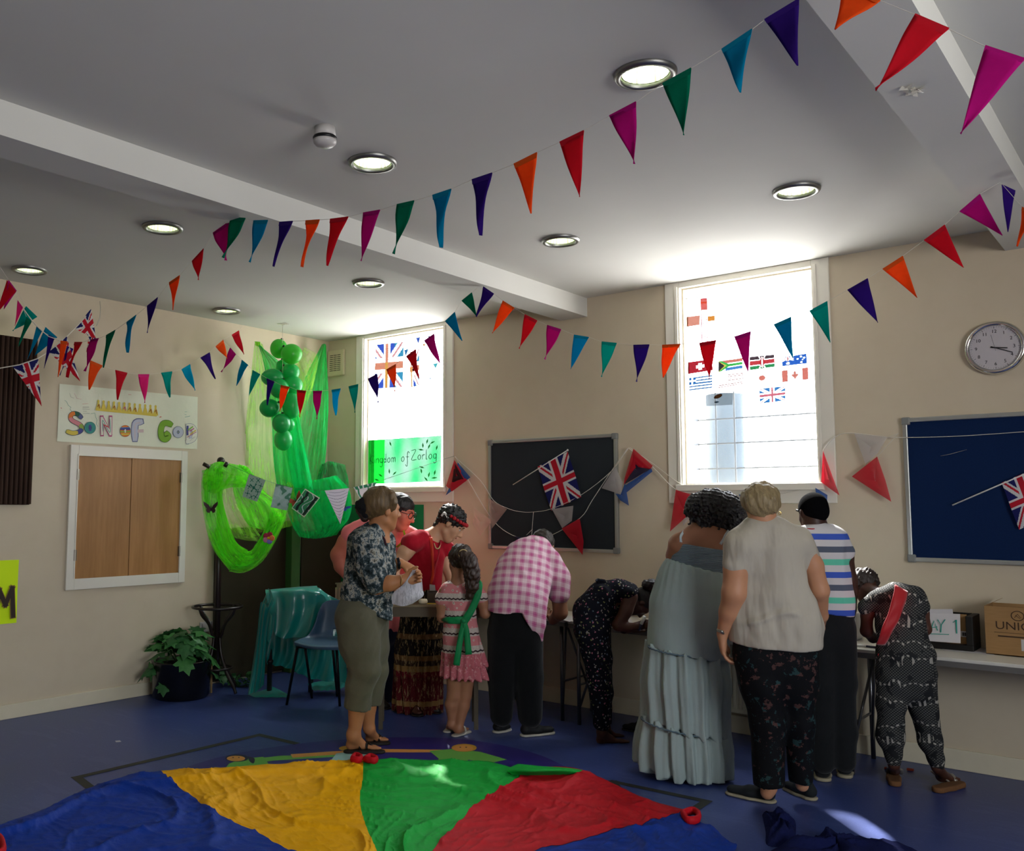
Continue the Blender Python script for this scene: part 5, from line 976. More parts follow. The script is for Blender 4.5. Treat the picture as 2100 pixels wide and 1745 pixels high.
# teal satin over a low chair
m_sat = mat('teal_satin', rough=.24, spec=.8, sheen=.2, trans=.05, fn=lambda g: g.mix(g.noise(g.obj(), 2, 3), lin('007a74'), lin('009a90')), bump=(5, .25, .02))
sc = thing('satin_cloth', at(620, 1400, 7.6)*(1, 1, 0), 'teal satin cloth draped over a low stand and trailing on the floor', 'cloth')
def cl(rows, nu=10, nv=12, nf=5, amp=.012):
    R = [[at(*p) for p in r] for r in rows]; g = patch(R, nu, nv); mm, nn = len(g), len(g[0]); G2 = []
    for i in range(mm): G2.append([tuple(np.array(g[i][j])-FWD*amp*math.sin(j/(nn-1)*nf*6.28+i*.12)*min(1, i/8)) for j in range(nn)])
    b = MB(); b.grid(G2); o = b.build('drape', m_sat, sc, True); return o
cl([[(547, 1209, 7.75), (580, 1206, 7.75), (615, 1203, 7.75), (650, 1201, 7.75)], [(545, 1212, 7.55), (580, 1212, 7.55), (620, 1210, 7.55), (655, 1214, 7.58)], [(553, 1250, 7.48), (590, 1255, 7.5), (630, 1250, 7.52), (668, 1228, 7.6)], [(560, 1290, 7.45), (592, 1290, 7.48), (630, 1285, 7.5), (672, 1262, 7.6)], [(564, 1304, 7.44), (590, 1309, 7.46), (625, 1305, 7.48), (665, 1296, 7.55)]], nf=2.2, amp=.02)
cl([[(640, 1203, 7.76), (655, 1206, 7.72), (672, 1222, 7.72)], [(655, 1216, 7.6), (675, 1228, 7.66), (692, 1228, 7.68)], [(660, 1260, 7.6), (684, 1262, 7.66), (705, 1240, 7.68)]], nf=1)
cl([[(550, 1206, 7.62), (556, 1212, 7.5), (562, 1232, 7.46)], [(540, 1232, 7.6), (548, 1240, 7.5), (555, 1250, 7.44)], [(534, 1240, 7.6), (542, 1244, 7.48), (552, 1270, 7.44)], [(527, 1300, 7.62), (536, 1302, 7.5), (547, 1310, 7.45)], [(516, 1370, 7.6), (530, 1375, 7.5), (542, 1380, 7.45)], [(508, 1424, 7.53), (526, 1418, 7.52), (541, 1404, 7.5)]], nf=3, amp=.014)
cl([[(550, 1250, 7.46), (558, 1262, 7.42), (565, 1255, 7.46)], [(549, 1290, 7.46), (556, 1300, 7.40), (562, 1290, 7.46)], [(548, 1312, 7.46), (551, 1318, 7.42), (556, 1308, 7.46)]], nf=1, amp=.01)
cl([[(548, 1290, 7.62), (600, 1290, 7.62), (650, 1290, 7.62), (705, 1285, 7.66)], [(547, 1340, 7.6), (600, 1345, 7.6), (650, 1350, 7.6), (710, 1345, 7.62)], [(548, 1362, 7.6), (590, 1370, 7.6), (640, 1392, 7.6), (712, 1400, 7.6)]], nf=6, amp=.02)
cl([[(508, 1424, 7.52), (540, 1415, 7.6), (560, 1408, 7.65)], [(520, 1428, 7.46), (560, 1422, 7.5), (592, 1424, 7.5)], [(530, 1430, 7.44), (560, 1430, 7.44), (590, 1430, 7.44)]], nf=3, amp=.01)
cl([[(630, 1402, 7.65), (670, 1394, 7.7), (712, 1388, 7.75)], [(640, 1412, 7.55), (680, 1404, 7.58), (714, 1396, 7.6)], [(648, 1416, 7.5), (680, 1415, 7.5), (714, 1408, 7.5)]], nf=5, amp=.015)
tq = thing('low_stand', at(620, 1395, 7.7)*(1, 1, 0), 'low dark wooden stand hidden under the teal satin cloth', 'stand'); hz_ = at(600, 1208, 7.65)[2]-.012
for x, D in ((556, 7.66), (640, 7.74)):
    P = at(x, 1208, D); b = MB(); b.tube([(P[0], P[1], 0), (P[0], P[1], hz_-.01)], [.022, .016], 10); b.lathe([(.024, 0), (.03, .015), (.024, .03)], (P[0], P[1], .25), 12); b.build('leg', m_bw, tq, True)
A_, B_ = at(552, 1208, 7.66), at(648, 1208, 7.74); b = MB(); b.tube([(A_[0], A_[1], hz_-.015), (B_[0], B_[1], hz_-.015)], .014, 10); b.build('top_rail', m_bw, tq, True)
# blue plastic school chair
m_pc = mat('blue_grey_polypropylene', '35536e', rough=.4, spec=.45, bump=(120, .1, .002)); m_bl_ = mat('black_steel_tube', '0e0f12', rough=.4, metal=.5)
ch = thing('school_chair', at(640, 1420, 7.2)*(1, 1, 0), 'blue-grey plastic school chair on thin black legs before the teal satin', 'chair')
rows = [[(661, 1238, 7.42), (672, 1232, 7.44), (695, 1230, 7.44), (718, 1231, 7.42), (724, 1238, 7.4)], [(653, 1255, 7.37), (670, 1253, 7.41), (697, 1252, 7.41), (722, 1253, 7.38), (728, 1256, 7.36)], [(645, 1280, 7.33), (665, 1280, 7.38), (697, 1280, 7.38), (726, 1280, 7.35), (732, 1280, 7.32)], [(632, 1302, 7.28), (660, 1304, 7.34), (697, 1305, 7.34), (730, 1304, 7.31), (736, 1301, 7.28)], [(615, 1311, 7.18), (650, 1315, 7.2), (695, 1316, 7.2), (724, 1315, 7.18), (738, 1311, 7.18)], [(604, 1316, 7.06), (640, 1324, 7.02), (690, 1325, 7.02), (722, 1324, 7.02), (738, 1317, 7.06)], [(605, 1323, 7.04), (640, 1331, 7.0), (690, 1333, 7.0), (722, 1331, 7.0), (738, 1325, 7.04)]]
g = patch([[at(*p) for p in r] for r in rows], 8, 10); b = MB(); mm, nn = len(g), len(g[0]); v = [p for r in g for p in r]
f = [(i*nn+j, i*nn+j+1, (i+1)*nn+j+1, (i+1)*nn+j) for i in range(mm-1) for j in range(nn-1) if not (19 <= i < 24 and 16 <= j < 32)]
b.add(v, f); o = b.build('seat_shell', m_pc, ch, True); s = o.modifiers.new('s', 'SOLIDIFY'); s.thickness = .008; s.offset = 0
for (a, b_) in (((610, 1326, 7.08), (588, 1440, 7.16)), ((625, 1322, 7.22), (640, 1414, 7.42)), ((690, 1328, 7.05), (697, 1438, 7.12)), ((682, 1324, 7.24), (692, 1402, 7.5))):
    A_ = at(*a); B_ = at(*b_); B_[2] = 0; bb = MB(); bb.tube([A_, B_], .011, 10); bb.build('leg', m_bl_, ch, True)
bb = MB(); bb.tube([at(612, 1327, 7.08), at(690, 1331, 7.05), at(684, 1324, 7.24), at(626, 1322, 7.22)], .009, 8, closed=True); bb.build('under_frame', m_bl_, ch, True)
# ================================================================== FIGURES: smooth implicit bodies, meshed once each
def U_(v): v = np.array(v, float); return v/(np.linalg.norm(v)+1e-12)
def iv(v): return U_(RGT*v[0]+UPV*v[1]+FWD*v[2])          # right, up, away
class Sdf:
    def __init__(s): s.p = []
    def cap(s, a, b, ra, rb, k=.02, fl=None):
        a, b = np.array(a, float), np.array(b, float); m = max(ra, rb)+k+.02; s.p.append(('c', a, b, ra, rb, k, fl, np.minimum(a, b)-m, np.maximum(a, b)+m))
    def ell(s, c, ax, r, k=.02):
        c = np.array(c, float); m = max(r)+k+.02; s.p.append(('e', c, np.array(ax, float), np.array(r, float), k, None, None, c-m, c+m))
    def fn(s, f): s.p.append(('f', f))
    def cut(s, pt, n): n = U_(n); pt = np.array(pt, float); s.fn(lambda X, Y, Z, F: np.maximum(F, (X-pt[0])*n[0]+(Y-pt[1])*n[1]+(Z-pt[2])*n[2]))
    def mesh(s, res):
        q = [p for p in s.p if p[0] != 'f']; lo = np.min([p[-2] for p in q], 0); hi = np.max([p[-1] for p in q], 0); n = np.ceil((hi-lo)/res).astype(int)+1
        ax = [(lo[i]+res*np.arange(n[i])).astype(np.float32) for i in range(3)]; F = np.full(n, .08, np.float32)
        for p in s.p:
            if p[0] == 'f': F = p[1](ax[0][:, None, None], ax[1][None, :, None], ax[2][None, None, :], F).astype(np.float32); continue
            i0 = np.maximum(((p[-2]-lo)/res).astype(int), 0); i1 = np.minimum(((p[-1]-lo)/res).astype(int)+2, n); sl = tuple(slice(i0[i], i1[i]) for i in range(3))
            X = ax[0][sl[0]][:, None, None]; Y = ax[1][sl[1]][None, :, None]; Z = ax[2][sl[2]][None, None, :]
            if p[0] == 'c':
                _, a, b, ra, rb, k, fl = p[:7]; d = b-a; L = d@d+1e-12; t = np.clip(((X-a[0])*d[0]+(Y-a[1])*d[1]+(Z-a[2])*d[2])/L, 0, 1)
                vx, vy, vz = X-a[0]-t*d[0], Y-a[1]-t*d[1], Z-a[2]-t*d[2]
                if fl is not None:
                    nn, g = fl; c = (vx*nn[0]+vy*nn[1]+vz*nn[2])*(1/g-1); vx, vy, vz = vx+c*nn[0], vy+c*nn[1], vz+c*nn[2]
                D = np.sqrt(vx*vx+vy*vy+vz*vz)-(ra+(rb-ra)*t)
                if fl is not None: D = D*min(1, .5+fl[1]*.5)
            else:
                _, c, A, r, k = p[:5]; k0 = 0; k1 = 0
                for i in range(3): w = (X-c[0])*A[i][0]+(Y-c[1])*A[i][1]+(Z-c[2])*A[i][2]; k0 = k0+(w/r[i])**2; k1 = k1+(w/r[i]**2)**2
                k0 = np.sqrt(k0); D = k0*(k0-1)/np.sqrt(k1+1e-9)
            G_ = F[sl]; h = np.maximum(k-np.abs(G_-D), 0)/k; F[sl] = np.minimum(G_, D)-h*h*k*.25
        return nets(F, lo, res)
def nets(F, lo, res):
    F[0] = F[-1] = .05; F[:, 0] = F[:, -1] = .05; F[:, :, 0] = F[:, :, -1] = .05; I = F < 0; n = np.array(F.shape)-1; cnt = np.zeros(n, np.int8)
    cs = [(a, b, c) for a in (0, 1) for b in (0, 1) for c in (0, 1)]
    for a, b, c in cs: cnt += I[a:n[0]+a, b:n[1]+b, c:n[2]+c]
    act = (cnt > 0) & (cnt < 8); ijk = np.argwhere(act); idx = np.full(n, -1, np.int32); idx[act] = np.arange(len(ijk)); pos = np.zeros((len(ijk), 3)); w = np.zeros(len(ijk))
    vals = {c: F[ijk[:, 0]+c[0], ijk[:, 1]+c[1], ijk[:, 2]+c[2]].astype(float) for c in cs}
    for a in cs:
        for d in range(3):
            if a[d]: continue
            b = list(a); b[d] = 1; b = tuple(b); va, vb = vals[a], vals[b]; m = (va < 0) != (vb < 0); t = np.where(m, va/(va-vb+1e-20), 0); q = np.tile(np.array(a, float), (len(ijk), 1)); q[:, d] += t; pos += q*m[:, None]; w += m
    V = lo+res*(ijk+pos/np.maximum(w, 1)[:, None]); faces = []
    for d in range(3):
        e = [0, 0, 0]; e[d] = 1; a, b = (d+1) % 3, (d+2) % 3; A = I[:n[0]+1-e[0], :n[1]+1-e[1], :n[2]+1-e[2]]; B = I[e[0]:, e[1]:, e[2]:]
        for sgn in (0, 1):
            P = np.argwhere(A & ~B if sgn == 0 else ~A & B); ea = np.zeros(3, int); ea[a] = 1; eb = np.zeros(3, int); eb[b] = 1
            g = lambda Q: idx[Q[:, 0], Q[:, 1], Q[:, 2]]
            q = np.stack([g(P), g(P-ea), g(P-ea-eb), g(P-eb)], 1); faces.append(q if sgn == 0 else q[:, ::-1])
    Fq = np.concatenate(faces); Fq = Fq[(Fq >= 0).all(1)]
    # one light smoothing pass
    S_ = np.zeros_like(V); c_ = np.zeros(len(V))
    for i in range(4): np.add.at(S_, Fq[:, i], V[Fq[:, (i+1) % 4]]); np.add.at(c_, Fq[:, i], 1)
    V = V*.5+.5*S_/np.maximum(c_, 1)[:, None]
    return V, Fq
def sn(X, Y, Z, f, seed=0, st=(1, 1, 1)):
    r = np.random.RandomState(seed); o = 0
    for i in range(5): k = r.normal(size=3)*f*np.array(st); o = o+np.sin(X*k[0]+Y*k[1]+Z*k[2]+r.uniform(0, 6))
    return o/3
def skin(n, c): 
    return mat('skin_'+n, rough=.5, spec=.35, sss=.06, fn=lambda g: g.mix(g.noise(g.obj(), 14, 4), tuple(x*.86 for x in lin(c)[:3])+(1,), lin(c)), bump=(90, .08, .002))
def hairm(n, c1, c2): return mat('hair_'+n, rough=.45, spec=.4, fn=lambda g: g.mix(g.noise(g.scale(g.attr('rest'), (60, 60, 8)), 1, 4), lin(c1), lin(c2)), bump=(lambda g: g.noise(g.scale(g.attr('rest'), (170, 170, 14)), 1, 3), .7, .006))
def cloth(n, a, b, sc=6, rough=.9, bmp=.35, trans=0): return mat('cloth_'+n, rough=rough, spec=.15, sheen=.1, trans=trans, fn=lambda g: g.mix(g.noise(g.obj(), sc, 4), lin(a), lin(b)), bump=(26, bmp, .008))
class Person:
    def __init__(s, label, D, foot):
        s.D = D; s.s = FPX/D; P = at(foot, 1500, D); s.t = thing('person', (P[0], P[1], 0), label, 'person'); s.n = U_((FWD+RGT*(foot-CX)/FPX)*(1, 1, 0)); s.side = np.array([s.n[1], -s.n[0], 0])
    def J(s, x, y, dd=0): return at(x, y, s.D+dd)
    def ch(s, S, pts, k=.02, fl=None):
        """chain of (px, py, depth offset in m, radius in px)"""
        f = (s.n, fl) if fl else None
        for a, b in zip(pts[:-1], pts[1:]): S.cap(s.J(*a[:3]), s.J(*b[:3]), a[3]/s.s, b[3]/s.s, k, f)
    def cutl(s, S, p, q, out):
        """cut away the side of the line p-q (pixels) where the pixel 'out' lies"""
        P, Q, O = s.J(*p), s.J(*q), s.J(*out); n = np.cross(FWD, Q-P); n = n if n@(O-P) > 0 else -n; S.cut(P, n)
    def head(s, S, x, y, dd, h, fwd, up, nose=1.0):
        h = h/s.s; f = iv(fwd); u = iv(up); u = U_(u-f*(u@f)); l = np.cross(f, u); c = s.J(x, y, dd); s.hd = (c, f, u, l, h); P = lambda a, b, g: c+l*a*h+f*b*h+u*g*h
        S.ell(P(0, -.05, .12), [l, f, u], (.33*h, .41*h, .37*h), .02); S.ell(P(0, .13, -.17), [l, f, u], (.25*h, .26*h, .30*h), .04*h/.22); S.cap(P(-.04, .26, -.40), P(.04, .26, -.40), .085*h, .085*h, .05)
        S.cap(P(-.15, .33, .11), P(.15, .33, .11), .045*h, .045*h, .02)
        for q in (-1, 1): S.cap(P(q*.17, .22, -.10), P(q*.15, .26, -.2), .09*h, .06*h, .03); S.ell(P(q*.335, -.02, -.03), [l, f, u], (.035*h, .075*h, .12*h), .008); S.cap(P(q*.22, .02, -.28), P(q*.1, .24, -.42), .07*h, .06*h, .03)
        S.cap(P(0, .37, .06), P(0, .47*nose, -.10), .032*h, .055*h, .015); S.cap(P(-.05, .40, -.12), P(.05, .40, -.12), .035*h, .035*h, .012)
        S.cap(P(-.07, .365, -.225), P(.07, .365, -.225), .026*h, .026*h, .008); S.cap(P(-.05, .355, -.265), P(.05, .355, -.265), .03*h, .03*h, .008)
    def hp(s, a, b, g): c, f, u, l, h = s.hd; return c+l*a*h+f*b*h+u*g*h
    def face(s, lip='8a4a40', brow='2a1c16'):
        c, f, u, l, h = s.hd
        for q in (-1, 1):
            b = MB(); b.ball(s.hp(q*.15, .318, .03), .045*h, 14); e = b.build('eye', mat('eye_white', 'c8c4c0', rough=.2), s.t, True); b = MB(); b.ball(s.hp(q*.153, .345, .03), .022*h, 10); b.build('iris', mat('eye_iris', '1c120c', rough=.1), e, True)
            b = MB(); b.tube([s.hp(q*.06, .40, .12), s.hp(q*.15, .40, .15), s.hp(q*.25, .34, .12)], [.008*h, .014*h, .006*h], 6, flat=.6); b.build('eyebrow', mat('hair_brow_'+brow, brow), s.t, True)
        b = MB(); b.tube([s.hp(-.09, .375, -.24), s.hp(0, .405, -.235), s.hp(.09, .375, -.24)], [.008*h, .018*h, .008*h], 8, flat=1.4); b.build('lips', mat('lip_'+lip, lip, rough=.4), s.t, True)
    def hand(s, S, W_, T_, sd, L, curl=.5, thumb=1.0, spread=.07, r=.046, T0=None):
        """W_ wrist point, T_ finger direction, sd thumb side, fingers bend towards T_ x sd"""
        T_ = U_(T_); sd = U_(sd-T_*(sd@T_)); nn = np.cross(T_, sd); W_ = np.array(W_); S.ell(W_+T_*.30*L, [T_, sd, nn], (.30*L, .215*L, .10*L), .02); S.cap(W_-T_*.05*L, W_+T_*.2*L, .13*L, .13*L, .02, (nn, .7))
        for i, (o, ln) in enumerate(((.155, .92), (.055, 1.0), (-.05, .95), (-.15, .78))):
            p = W_+T_*(.50-.05*abs(o)*4)*L+sd*o*L; a = 0; d0 = U_(T_+sd*spread*(o*6))
            for seg in (.21, .15, .12):
                a += curl; d = U_(d0*math.cos(a)+nn*math.sin(a)); q = p+d*seg*ln*L; S.cap(p, q, r*L, r*.92*L, .004); p = q
        p = W_+T_*.14*L+sd*.15*L
        for seg, a in ((.20, .75), (.15, .4), (.12, .15)): d = U_(T_*math.cos(a*thumb)+sd*math.sin(a*thumb)+nn*.35); q = p+d*seg*L; S.cap(p, q, .062*L, .05*L, .008); p = q
    def build(s, S, name, m, res=.0075, rest=None, parent=None, label=None):
        V, F = S.mesh(res)
        if rest is None: A = V-np.array(s.t.location)
        else:
            o, ax, ay = rest; o = s.J(*o); ay = U_(ay); ax = U_(ax-ay*(ax@ay)); az = np.cross(ax, ay); W_ = V-o; A = np.stack([W_@ax, W_@az, W_@ay], 1)
        ob = link(name, V, F, m, parent or s.t, True, attr=A)
        if label: ob['label'] = label
        return ob
    def strip(s, name, pts, m, w, parent=None, curve=.0, label=None):
        """cloth band: pts (px, py, dd), w width in px along the screen-normal of the path"""
        P = catmull([s.J(*p) for p in pts], 6); g = []
        for i, p in enumerate(P):
            d = U_(P[min(i+1, len(P)-1)]-P[max(i-1, 0)]); q = U_(np.cross(d, FWD)); ww = (w[0]+(w[1]-w[0])*i/(len(P)-1) if hasattr(w, '__len__') else w)/s.s/2
            g.append([p+q*ww*u-FWD*curve*(1-u*u)+FWD*.003*math.sin(i*.7+u*3) for u in (-1, -.5, 0, .5, 1)])
        b = MB(); b.grid(g); o = b.build(name, m, parent or s.t, True); md = o.modifiers.new('s', 'SOLIDIFY'); md.thickness = .004
        if label: o['label'] = label
        return o
    def shoe(s, heel, toe, mu, ms, w=11, hgt=16, sole=4, name='shoe', open_=False, Dh=None):
        """heel and toe are pixels of the sole on the floor"""
        A = floor_at(*heel); B = floor_at(*toe); d = U_(B-A); L = np.linalg.norm(B-A); w = w/s.s; z = np.array([0, 0, 1.]); h = hgt/s.s; so = sole/s.s; x = np.cross(z, d)
        S = Sdf(); S.cap(A+d*w*.9+z*(so+h*.45), A+d*L*.5+z*(so+h*.36), w*.85, w*.9, .02, (z, min(1, h/w*.62))); S.cap(A+d*L*.5+z*(so+h*.33), B-d*w*.9+z*(so+h*.26), w*.95, w*.82, .02, (z, min(1, h/w*.42)))
        S.cap(A+d*w*.95+z*(so+h*.5), A+d*w*1.1+z*(so+h*.95), w*.7, w*.62, .02); S.cut(A+z*so*.7, -z)
        if not open_: t = s.build(S, name, mu, .005)
        else: t = s.t
        S = Sdf(); S.cap(A+d*w*.9+z*so*.5, A+d*L*.5+z*so*.5, w*.98, w*.95, .02, (z, 1)); S.cap(A+d*L*.5+z*so*.5, B-d*w*.85+z*so*.5, w*1.08, w*.95, .02, (z, 1)); S.cut(A+z*so, z); S.cut(A+z*.001, -z); s.build(S, 'sole', ms, .005, parent=t if not open_ else s.t)
        return A, B, d, x, z, w, L, so
    def foot(s, S, heel, toe, ankle, w=9, so=0, rank=11):
        """bare foot, part of the body; so = sole thickness in px"""
        A = floor_at(*heel); B = floor_at(*toe); d = U_(B-A); L = np.linalg.norm(B-A); w = w/s.s; z = np.array([0, 0, 1.]); x = np.cross(z, d); so = so/s.s; K = s.J(*ankle); ra = rank/s.s
        S.cap(K, A+d*w*1.1+z*(so+w*.85), ra, w*.8, .02); S.cap(A+d*w*1.0+z*(so+w*.62), A+d*L*.42+z*(so+w*.7), w*.66, w*.7, .03); S.cap(K-z*.01, A+d*L*.55+z*(so+w*.5), ra*.8, w*.55, .03); S.cap(A+d*L*.42+z*(so+w*.5), A+d*(L*.76)+z*(so+w*.36), w*.72, w*.9, .02, (z, .5))
        for i, o in enumerate((-.72, -.34, .02, .38, .7)): r = w*(.3 if i else .34); S.cap(A+d*L*.72+x*o*w+z*(so+r), A+d*(L*(.97-.045*abs(i-1)))+x*o*w*1.02+z*(so+r*.85), r, r*.85, .006)
        return A, B, d, x, z, w, L, so
def folds(amp, f, seed, st=(1, 1, .3)): return lambda X, Y, Z, F: F+amp*np.abs(sn(X, Y, Z, f, seed, st))**1.3-amp*.5
# ================================================================== PEOPLE
m_skL = skin('fair', 'c08a68'); m_skP = skin('rosy', 'c4705a'); m_skR = skin('warm_fair', 'c99a7a'); m_skB = skin('brown', '4a2a1e'); m_skD = skin('dark', '3c241b'); m_skT = skin('tan', 'b07850'); m_skM = skin('mid_brown', '9a6a50'); m_skO = skin('deep_orange', '7a3c20')
UPZ = np.array([0, 0, 1.])
# ---- 1 woman in the blue-grey patterned blouse
p = Person('woman in a blue-grey patterned blouse and khaki cropped trousers holding a paper', 5.87, 745); S = Sdf()
p.head(S, 786, 1045, 0, 80, (.88, -.14, .44), (.05, 1, 0)); p.ch(S, [(779, 1062, .0, 20), (774, 1086, 0, 20), (768, 1104, 0, 26)], .03)
p.ch(S, [(764, 1115, 0, 36), (756, 1170, 0, 42), (746, 1240, 0, 38)], .04, .75)
p.ch(S, [(752, 1112, -.12, 24), (760, 1160, -.15, 21), (770, 1200, -.17, 18), (800, 1196, -.19, 15), (824, 1190, -.20, 11)], .02); p.ch(S, [(788, 1108, .10, 20), (790, 1150, .14, 18), (796, 1168, .12, 16), (818, 1155, .05, 11)], .02)
p.hand(S, p.J(826, 1189, -.20), iv((.9, .15, 0)), iv((.1, 1, .3)), 60/p.s, .85, .8); p.hand(S, p.J(820, 1154, .05), iv((.9, -.35, -.1)), iv((.2, -.4, -1)), 58/p.s, .28, .7)
p.ch(S, [(738, 1272, -.05, 27), (745, 1375, -.08, 20), (733, 1445, -.09, 19), (727, 1505, -.09, 12)], .02); p.ch(S, [(760, 1272, .06, 26), (768, 1380, .06, 18), (754, 1450, .05, 17), (757, 1492, .05, 11)], .02)
F1 = p.foot(S, (708, 1540), (783, 1541), (724, 1505, -.09), 10, 5, 13); F2 = p.foot(S, (748, 1524), (797, 1523), (757, 1492, .05), 9, 5, 11); p.build(S, 'body', m_skT, .0065)
m_bls = mat('patterned_blouse', rough=.85, spec=.15, trans=.05, fn=lambda g: g.ramp(g.noise(g.scale(g.attr('rest'), (1, 1, 1)), 24, 6, .72), [(.36, '10181c'), (.46, '2c383c'), (.52, '4a5860'), (.56, 'a8a8a0'), (.61, '7c786c'), (.68, '1c262c')]), bump=(30, .4, .006))
S = Sdf(); p.ch(S, [(768, 1094, 0, 25), (756, 1118, 0, 42), (758, 1165, 0, 49), (752, 1220, 0, 50), (762, 1262, 0, 44)], .04, .8); p.ch(S, [(775, 1140, 0, 30), (784, 1165, 0, 22), (785, 1235, 0, 16)], .04, .8); p.ch(S, [(752, 1112, -.11, 31), (760, 1160, -.14, 30), (772, 1194, -.17, 25)], .025); p.ch(S, [(786, 1112, .1, 26), (792, 1160, .14, 22)], .025)
p.ch(S, [(752, 1088, -.06, 9), (770, 1082, -.09, 8), (782, 1096, -.06, 7)], .01); p.cutl(S, (700, 1224), (806, 1272), (750, 1350)); S.fn(folds(.006, 34, 3)); p.build(S, 'blouse', m_bls, .0075)
m_kh = cloth('khaki', '4f4d3e', '5d5a49'); S = Sdf(); p.ch(S, [(748, 1225, 0, 46), (740, 1265, 0, 51)], .03, .85); p.ch(S, [(732, 1268, -.05, 44), (738, 1320, -.07, 41), (748, 1372, -.09, 31), (738, 1405, -.09, 27), (733, 1450, -.09, 27)], .03); p.ch(S, [(756, 1268, .06, 42), (764, 1330, .06, 33), (770, 1375, .06, 25), (757, 1455, .05, 23)], .03)
p.cutl(S, (700, 1438), (780, 1450), (740, 1500)); S.fn(folds(.006, 26, 8, (1, 1, .8))); p.build(S, 'cropped_trousers', m_kh, .0075)
m_h1 = hairm('light_brown', '36281a', '7c6440'); S = Sdf(); c, f, u, l, h = p.hd; S.ell(p.hp(0, -.11, .17), [l, f, u], (.385*h, .44*h, .42*h)); p.ch(S, [(768, 1026, 0, 24), (760, 1044, 0, 22)], .03); p.ch(S, [(788, 1010, -.03, 14), (800, 1018, -.05, 12), (808, 1032, -.06, 6), (806, 1044, -.05, 3)], .02); p.ch(S, [(795, 1020, -.03, 12), (803, 1036, -.04, 6), (803, 1048, -.04, 4)], .02); S.cut(p.hp(0, .14, -.02), f-u*.75); S.fn(lambda X, Y, Z, F: F+.004*sn(X, Y, Z, 150, 4, (1, 1, .3))); p.build(S, 'hair', m_h1, .006)
S = Sdf(); p.ch(S, [(750, 1024, -.02, 9), (743, 1038, -.04, 14), (749, 1054, -.03, 11)], .01); S.fn(lambda X, Y, Z, F: F+.006*sn(X, Y, Z, 150, 4)); p.build(S, 'scrunchie', mat('black_velvet', '08080a', rough=.95), .005)
S = Sdf(); p.ch(S, [(738, 1046, -.03, 9), (748, 1062, -.03, 9)], .01); p.build(S, 'hair_bun', hairm('dark_brown', '1e140e', '3a2618'), .005)
b = MB(); b.ball(p.hp(-.36, .02, -.16), .006); b.build('earring', m_chrome, p.t, True)
p.strip('lanyard', [(758, 1080, -.05), (770, 1088, -.085), (785, 1100, -.08), (792, 1118, -.06)], mat('maroon_cord', '3a1422', rough=.8), 3)
p.strip('wristwatch', [(816, 1144, -.01), (818, 1155, -.03), (818, 1166, -.01)], mat('black_rubber', '101018', rough=.4), 6, label='black wristwatch'); p.strip('bracelet', [(822, 1180, -.23), (824, 1190, -.245), (823, 1200, -.23)], mat('beads', 'b08858'), 2)
m_sd = mat('black_leather', '17120f', rough=.4); m_cork = mat('dark_footbed', '1a1512', rough=.7)
for FF, hh, tt in ((F1, (705, 1543), (789, 1544)), (F2, (746, 1526), (800, 1526))):
    A, B, d, x, z, w, L, so = FF; p.shoe(hh, tt, m_cork, m_cork, 12, 1, 5, open_=True)
    for k, (a, hgt_) in enumerate(((.42, 1.55), (.60, 1.25))): b = MB(); b.tube([A+d*L*a-x*w*1.05+z*so, A+d*L*a-x*w*.7+z*(so+w*hgt_*.8), A+d*L*(a+.02)+z*(so+w*hgt_*1.02), A+d*L*a+x*w*.7+z*(so+w*hgt_*.8), A+d*L*a+x*w*1.05+z*so], .012, 8, flat=.3); b.build('sandal_strap', m_sd, p.t, True)
    b = MB(); b.tube([A+d*L*.62+z*(so+w*1.2), A+d*L*.78-x*w*.3+z*(so+w*.5)], .006, 6); b.build('sandal_strap', m_sd, p.t, True)
g = patch([[at(x, y, d) for x, y, d in r] for r in ([(849, 1164, 5.66), (857, 1174, 5.68), (865, 1186, 5.70)], [(829, 1196, 5.64), (850, 1203, 5.66), (867, 1208, 5.70)], [(806, 1217, 5.66), (836, 1226, 5.62), (868, 1222, 5.68)], [(804, 1238, 5.66), (826, 1243, 5.62), (846, 1238, 5.66)])], 5, 6)
b = MB(); b.grid(g); tag(b.build('printed_paper', mat('printed_paper_sheet', rough=.6, trans=.25, fn=lambda g: g.mix(g.m('MULTIPLY', g.gt(g.noise(g.scale(g.obj(), (120, 120, 12)), 1, 2), .52), .45), lin('c4c4cc'), lin('80808a'))), smooth=True), 'white printed sheet of paper held by the woman in the blue-grey blouse', 'paper')
# ---- 2 woman in pink with glasses
p = Person('woman in a salmon pink top with glasses, hand on hip, smiling down behind the others', 7.25, 775); S = Sdf()
p.head(S, 820, 1050, 0, 72, (.86, -.32, -.38), (.30, .94, .05)); p.ch(S, [(808, 1070, .02, 18), (800, 1092, .02, 20)], .03); p.ch(S, [(788, 1120, 0, 44), (784, 1235, 0, 38)], .04, .6)
p.ch(S, [(738, 1088, .02, 20), (712, 1112, .02, 20), (696, 1138, .02, 18), (700, 1160, 0, 15), (716, 1184, -.02, 11)], .02); p.hand(S, p.J(716, 1184, -.02), iv((.6, -.8, 0)), iv((.8, .5, -.3)), 44/p.s, .4); p.ch(S, [(842, 1098, .04, 15), (846, 1150, .06, 13), (838, 1200, .1, 10)], .02)
p.hand(S, p.J(838, 1200, .1), iv((0, -1, .2)), iv((1, 0, 0)), 42/p.s, .3); p.ch(S, [(772, 1285, 0, 20), (768, 1360, 0, 14), (762, 1430, 0, 10)], .02); p.ch(S, [(790, 1285, .05, 18), (796, 1360, .05, 12), (790, 1425, .05, 9)], .02); p.build(S, 'body', m_skP, .0075); p.face('a04038')
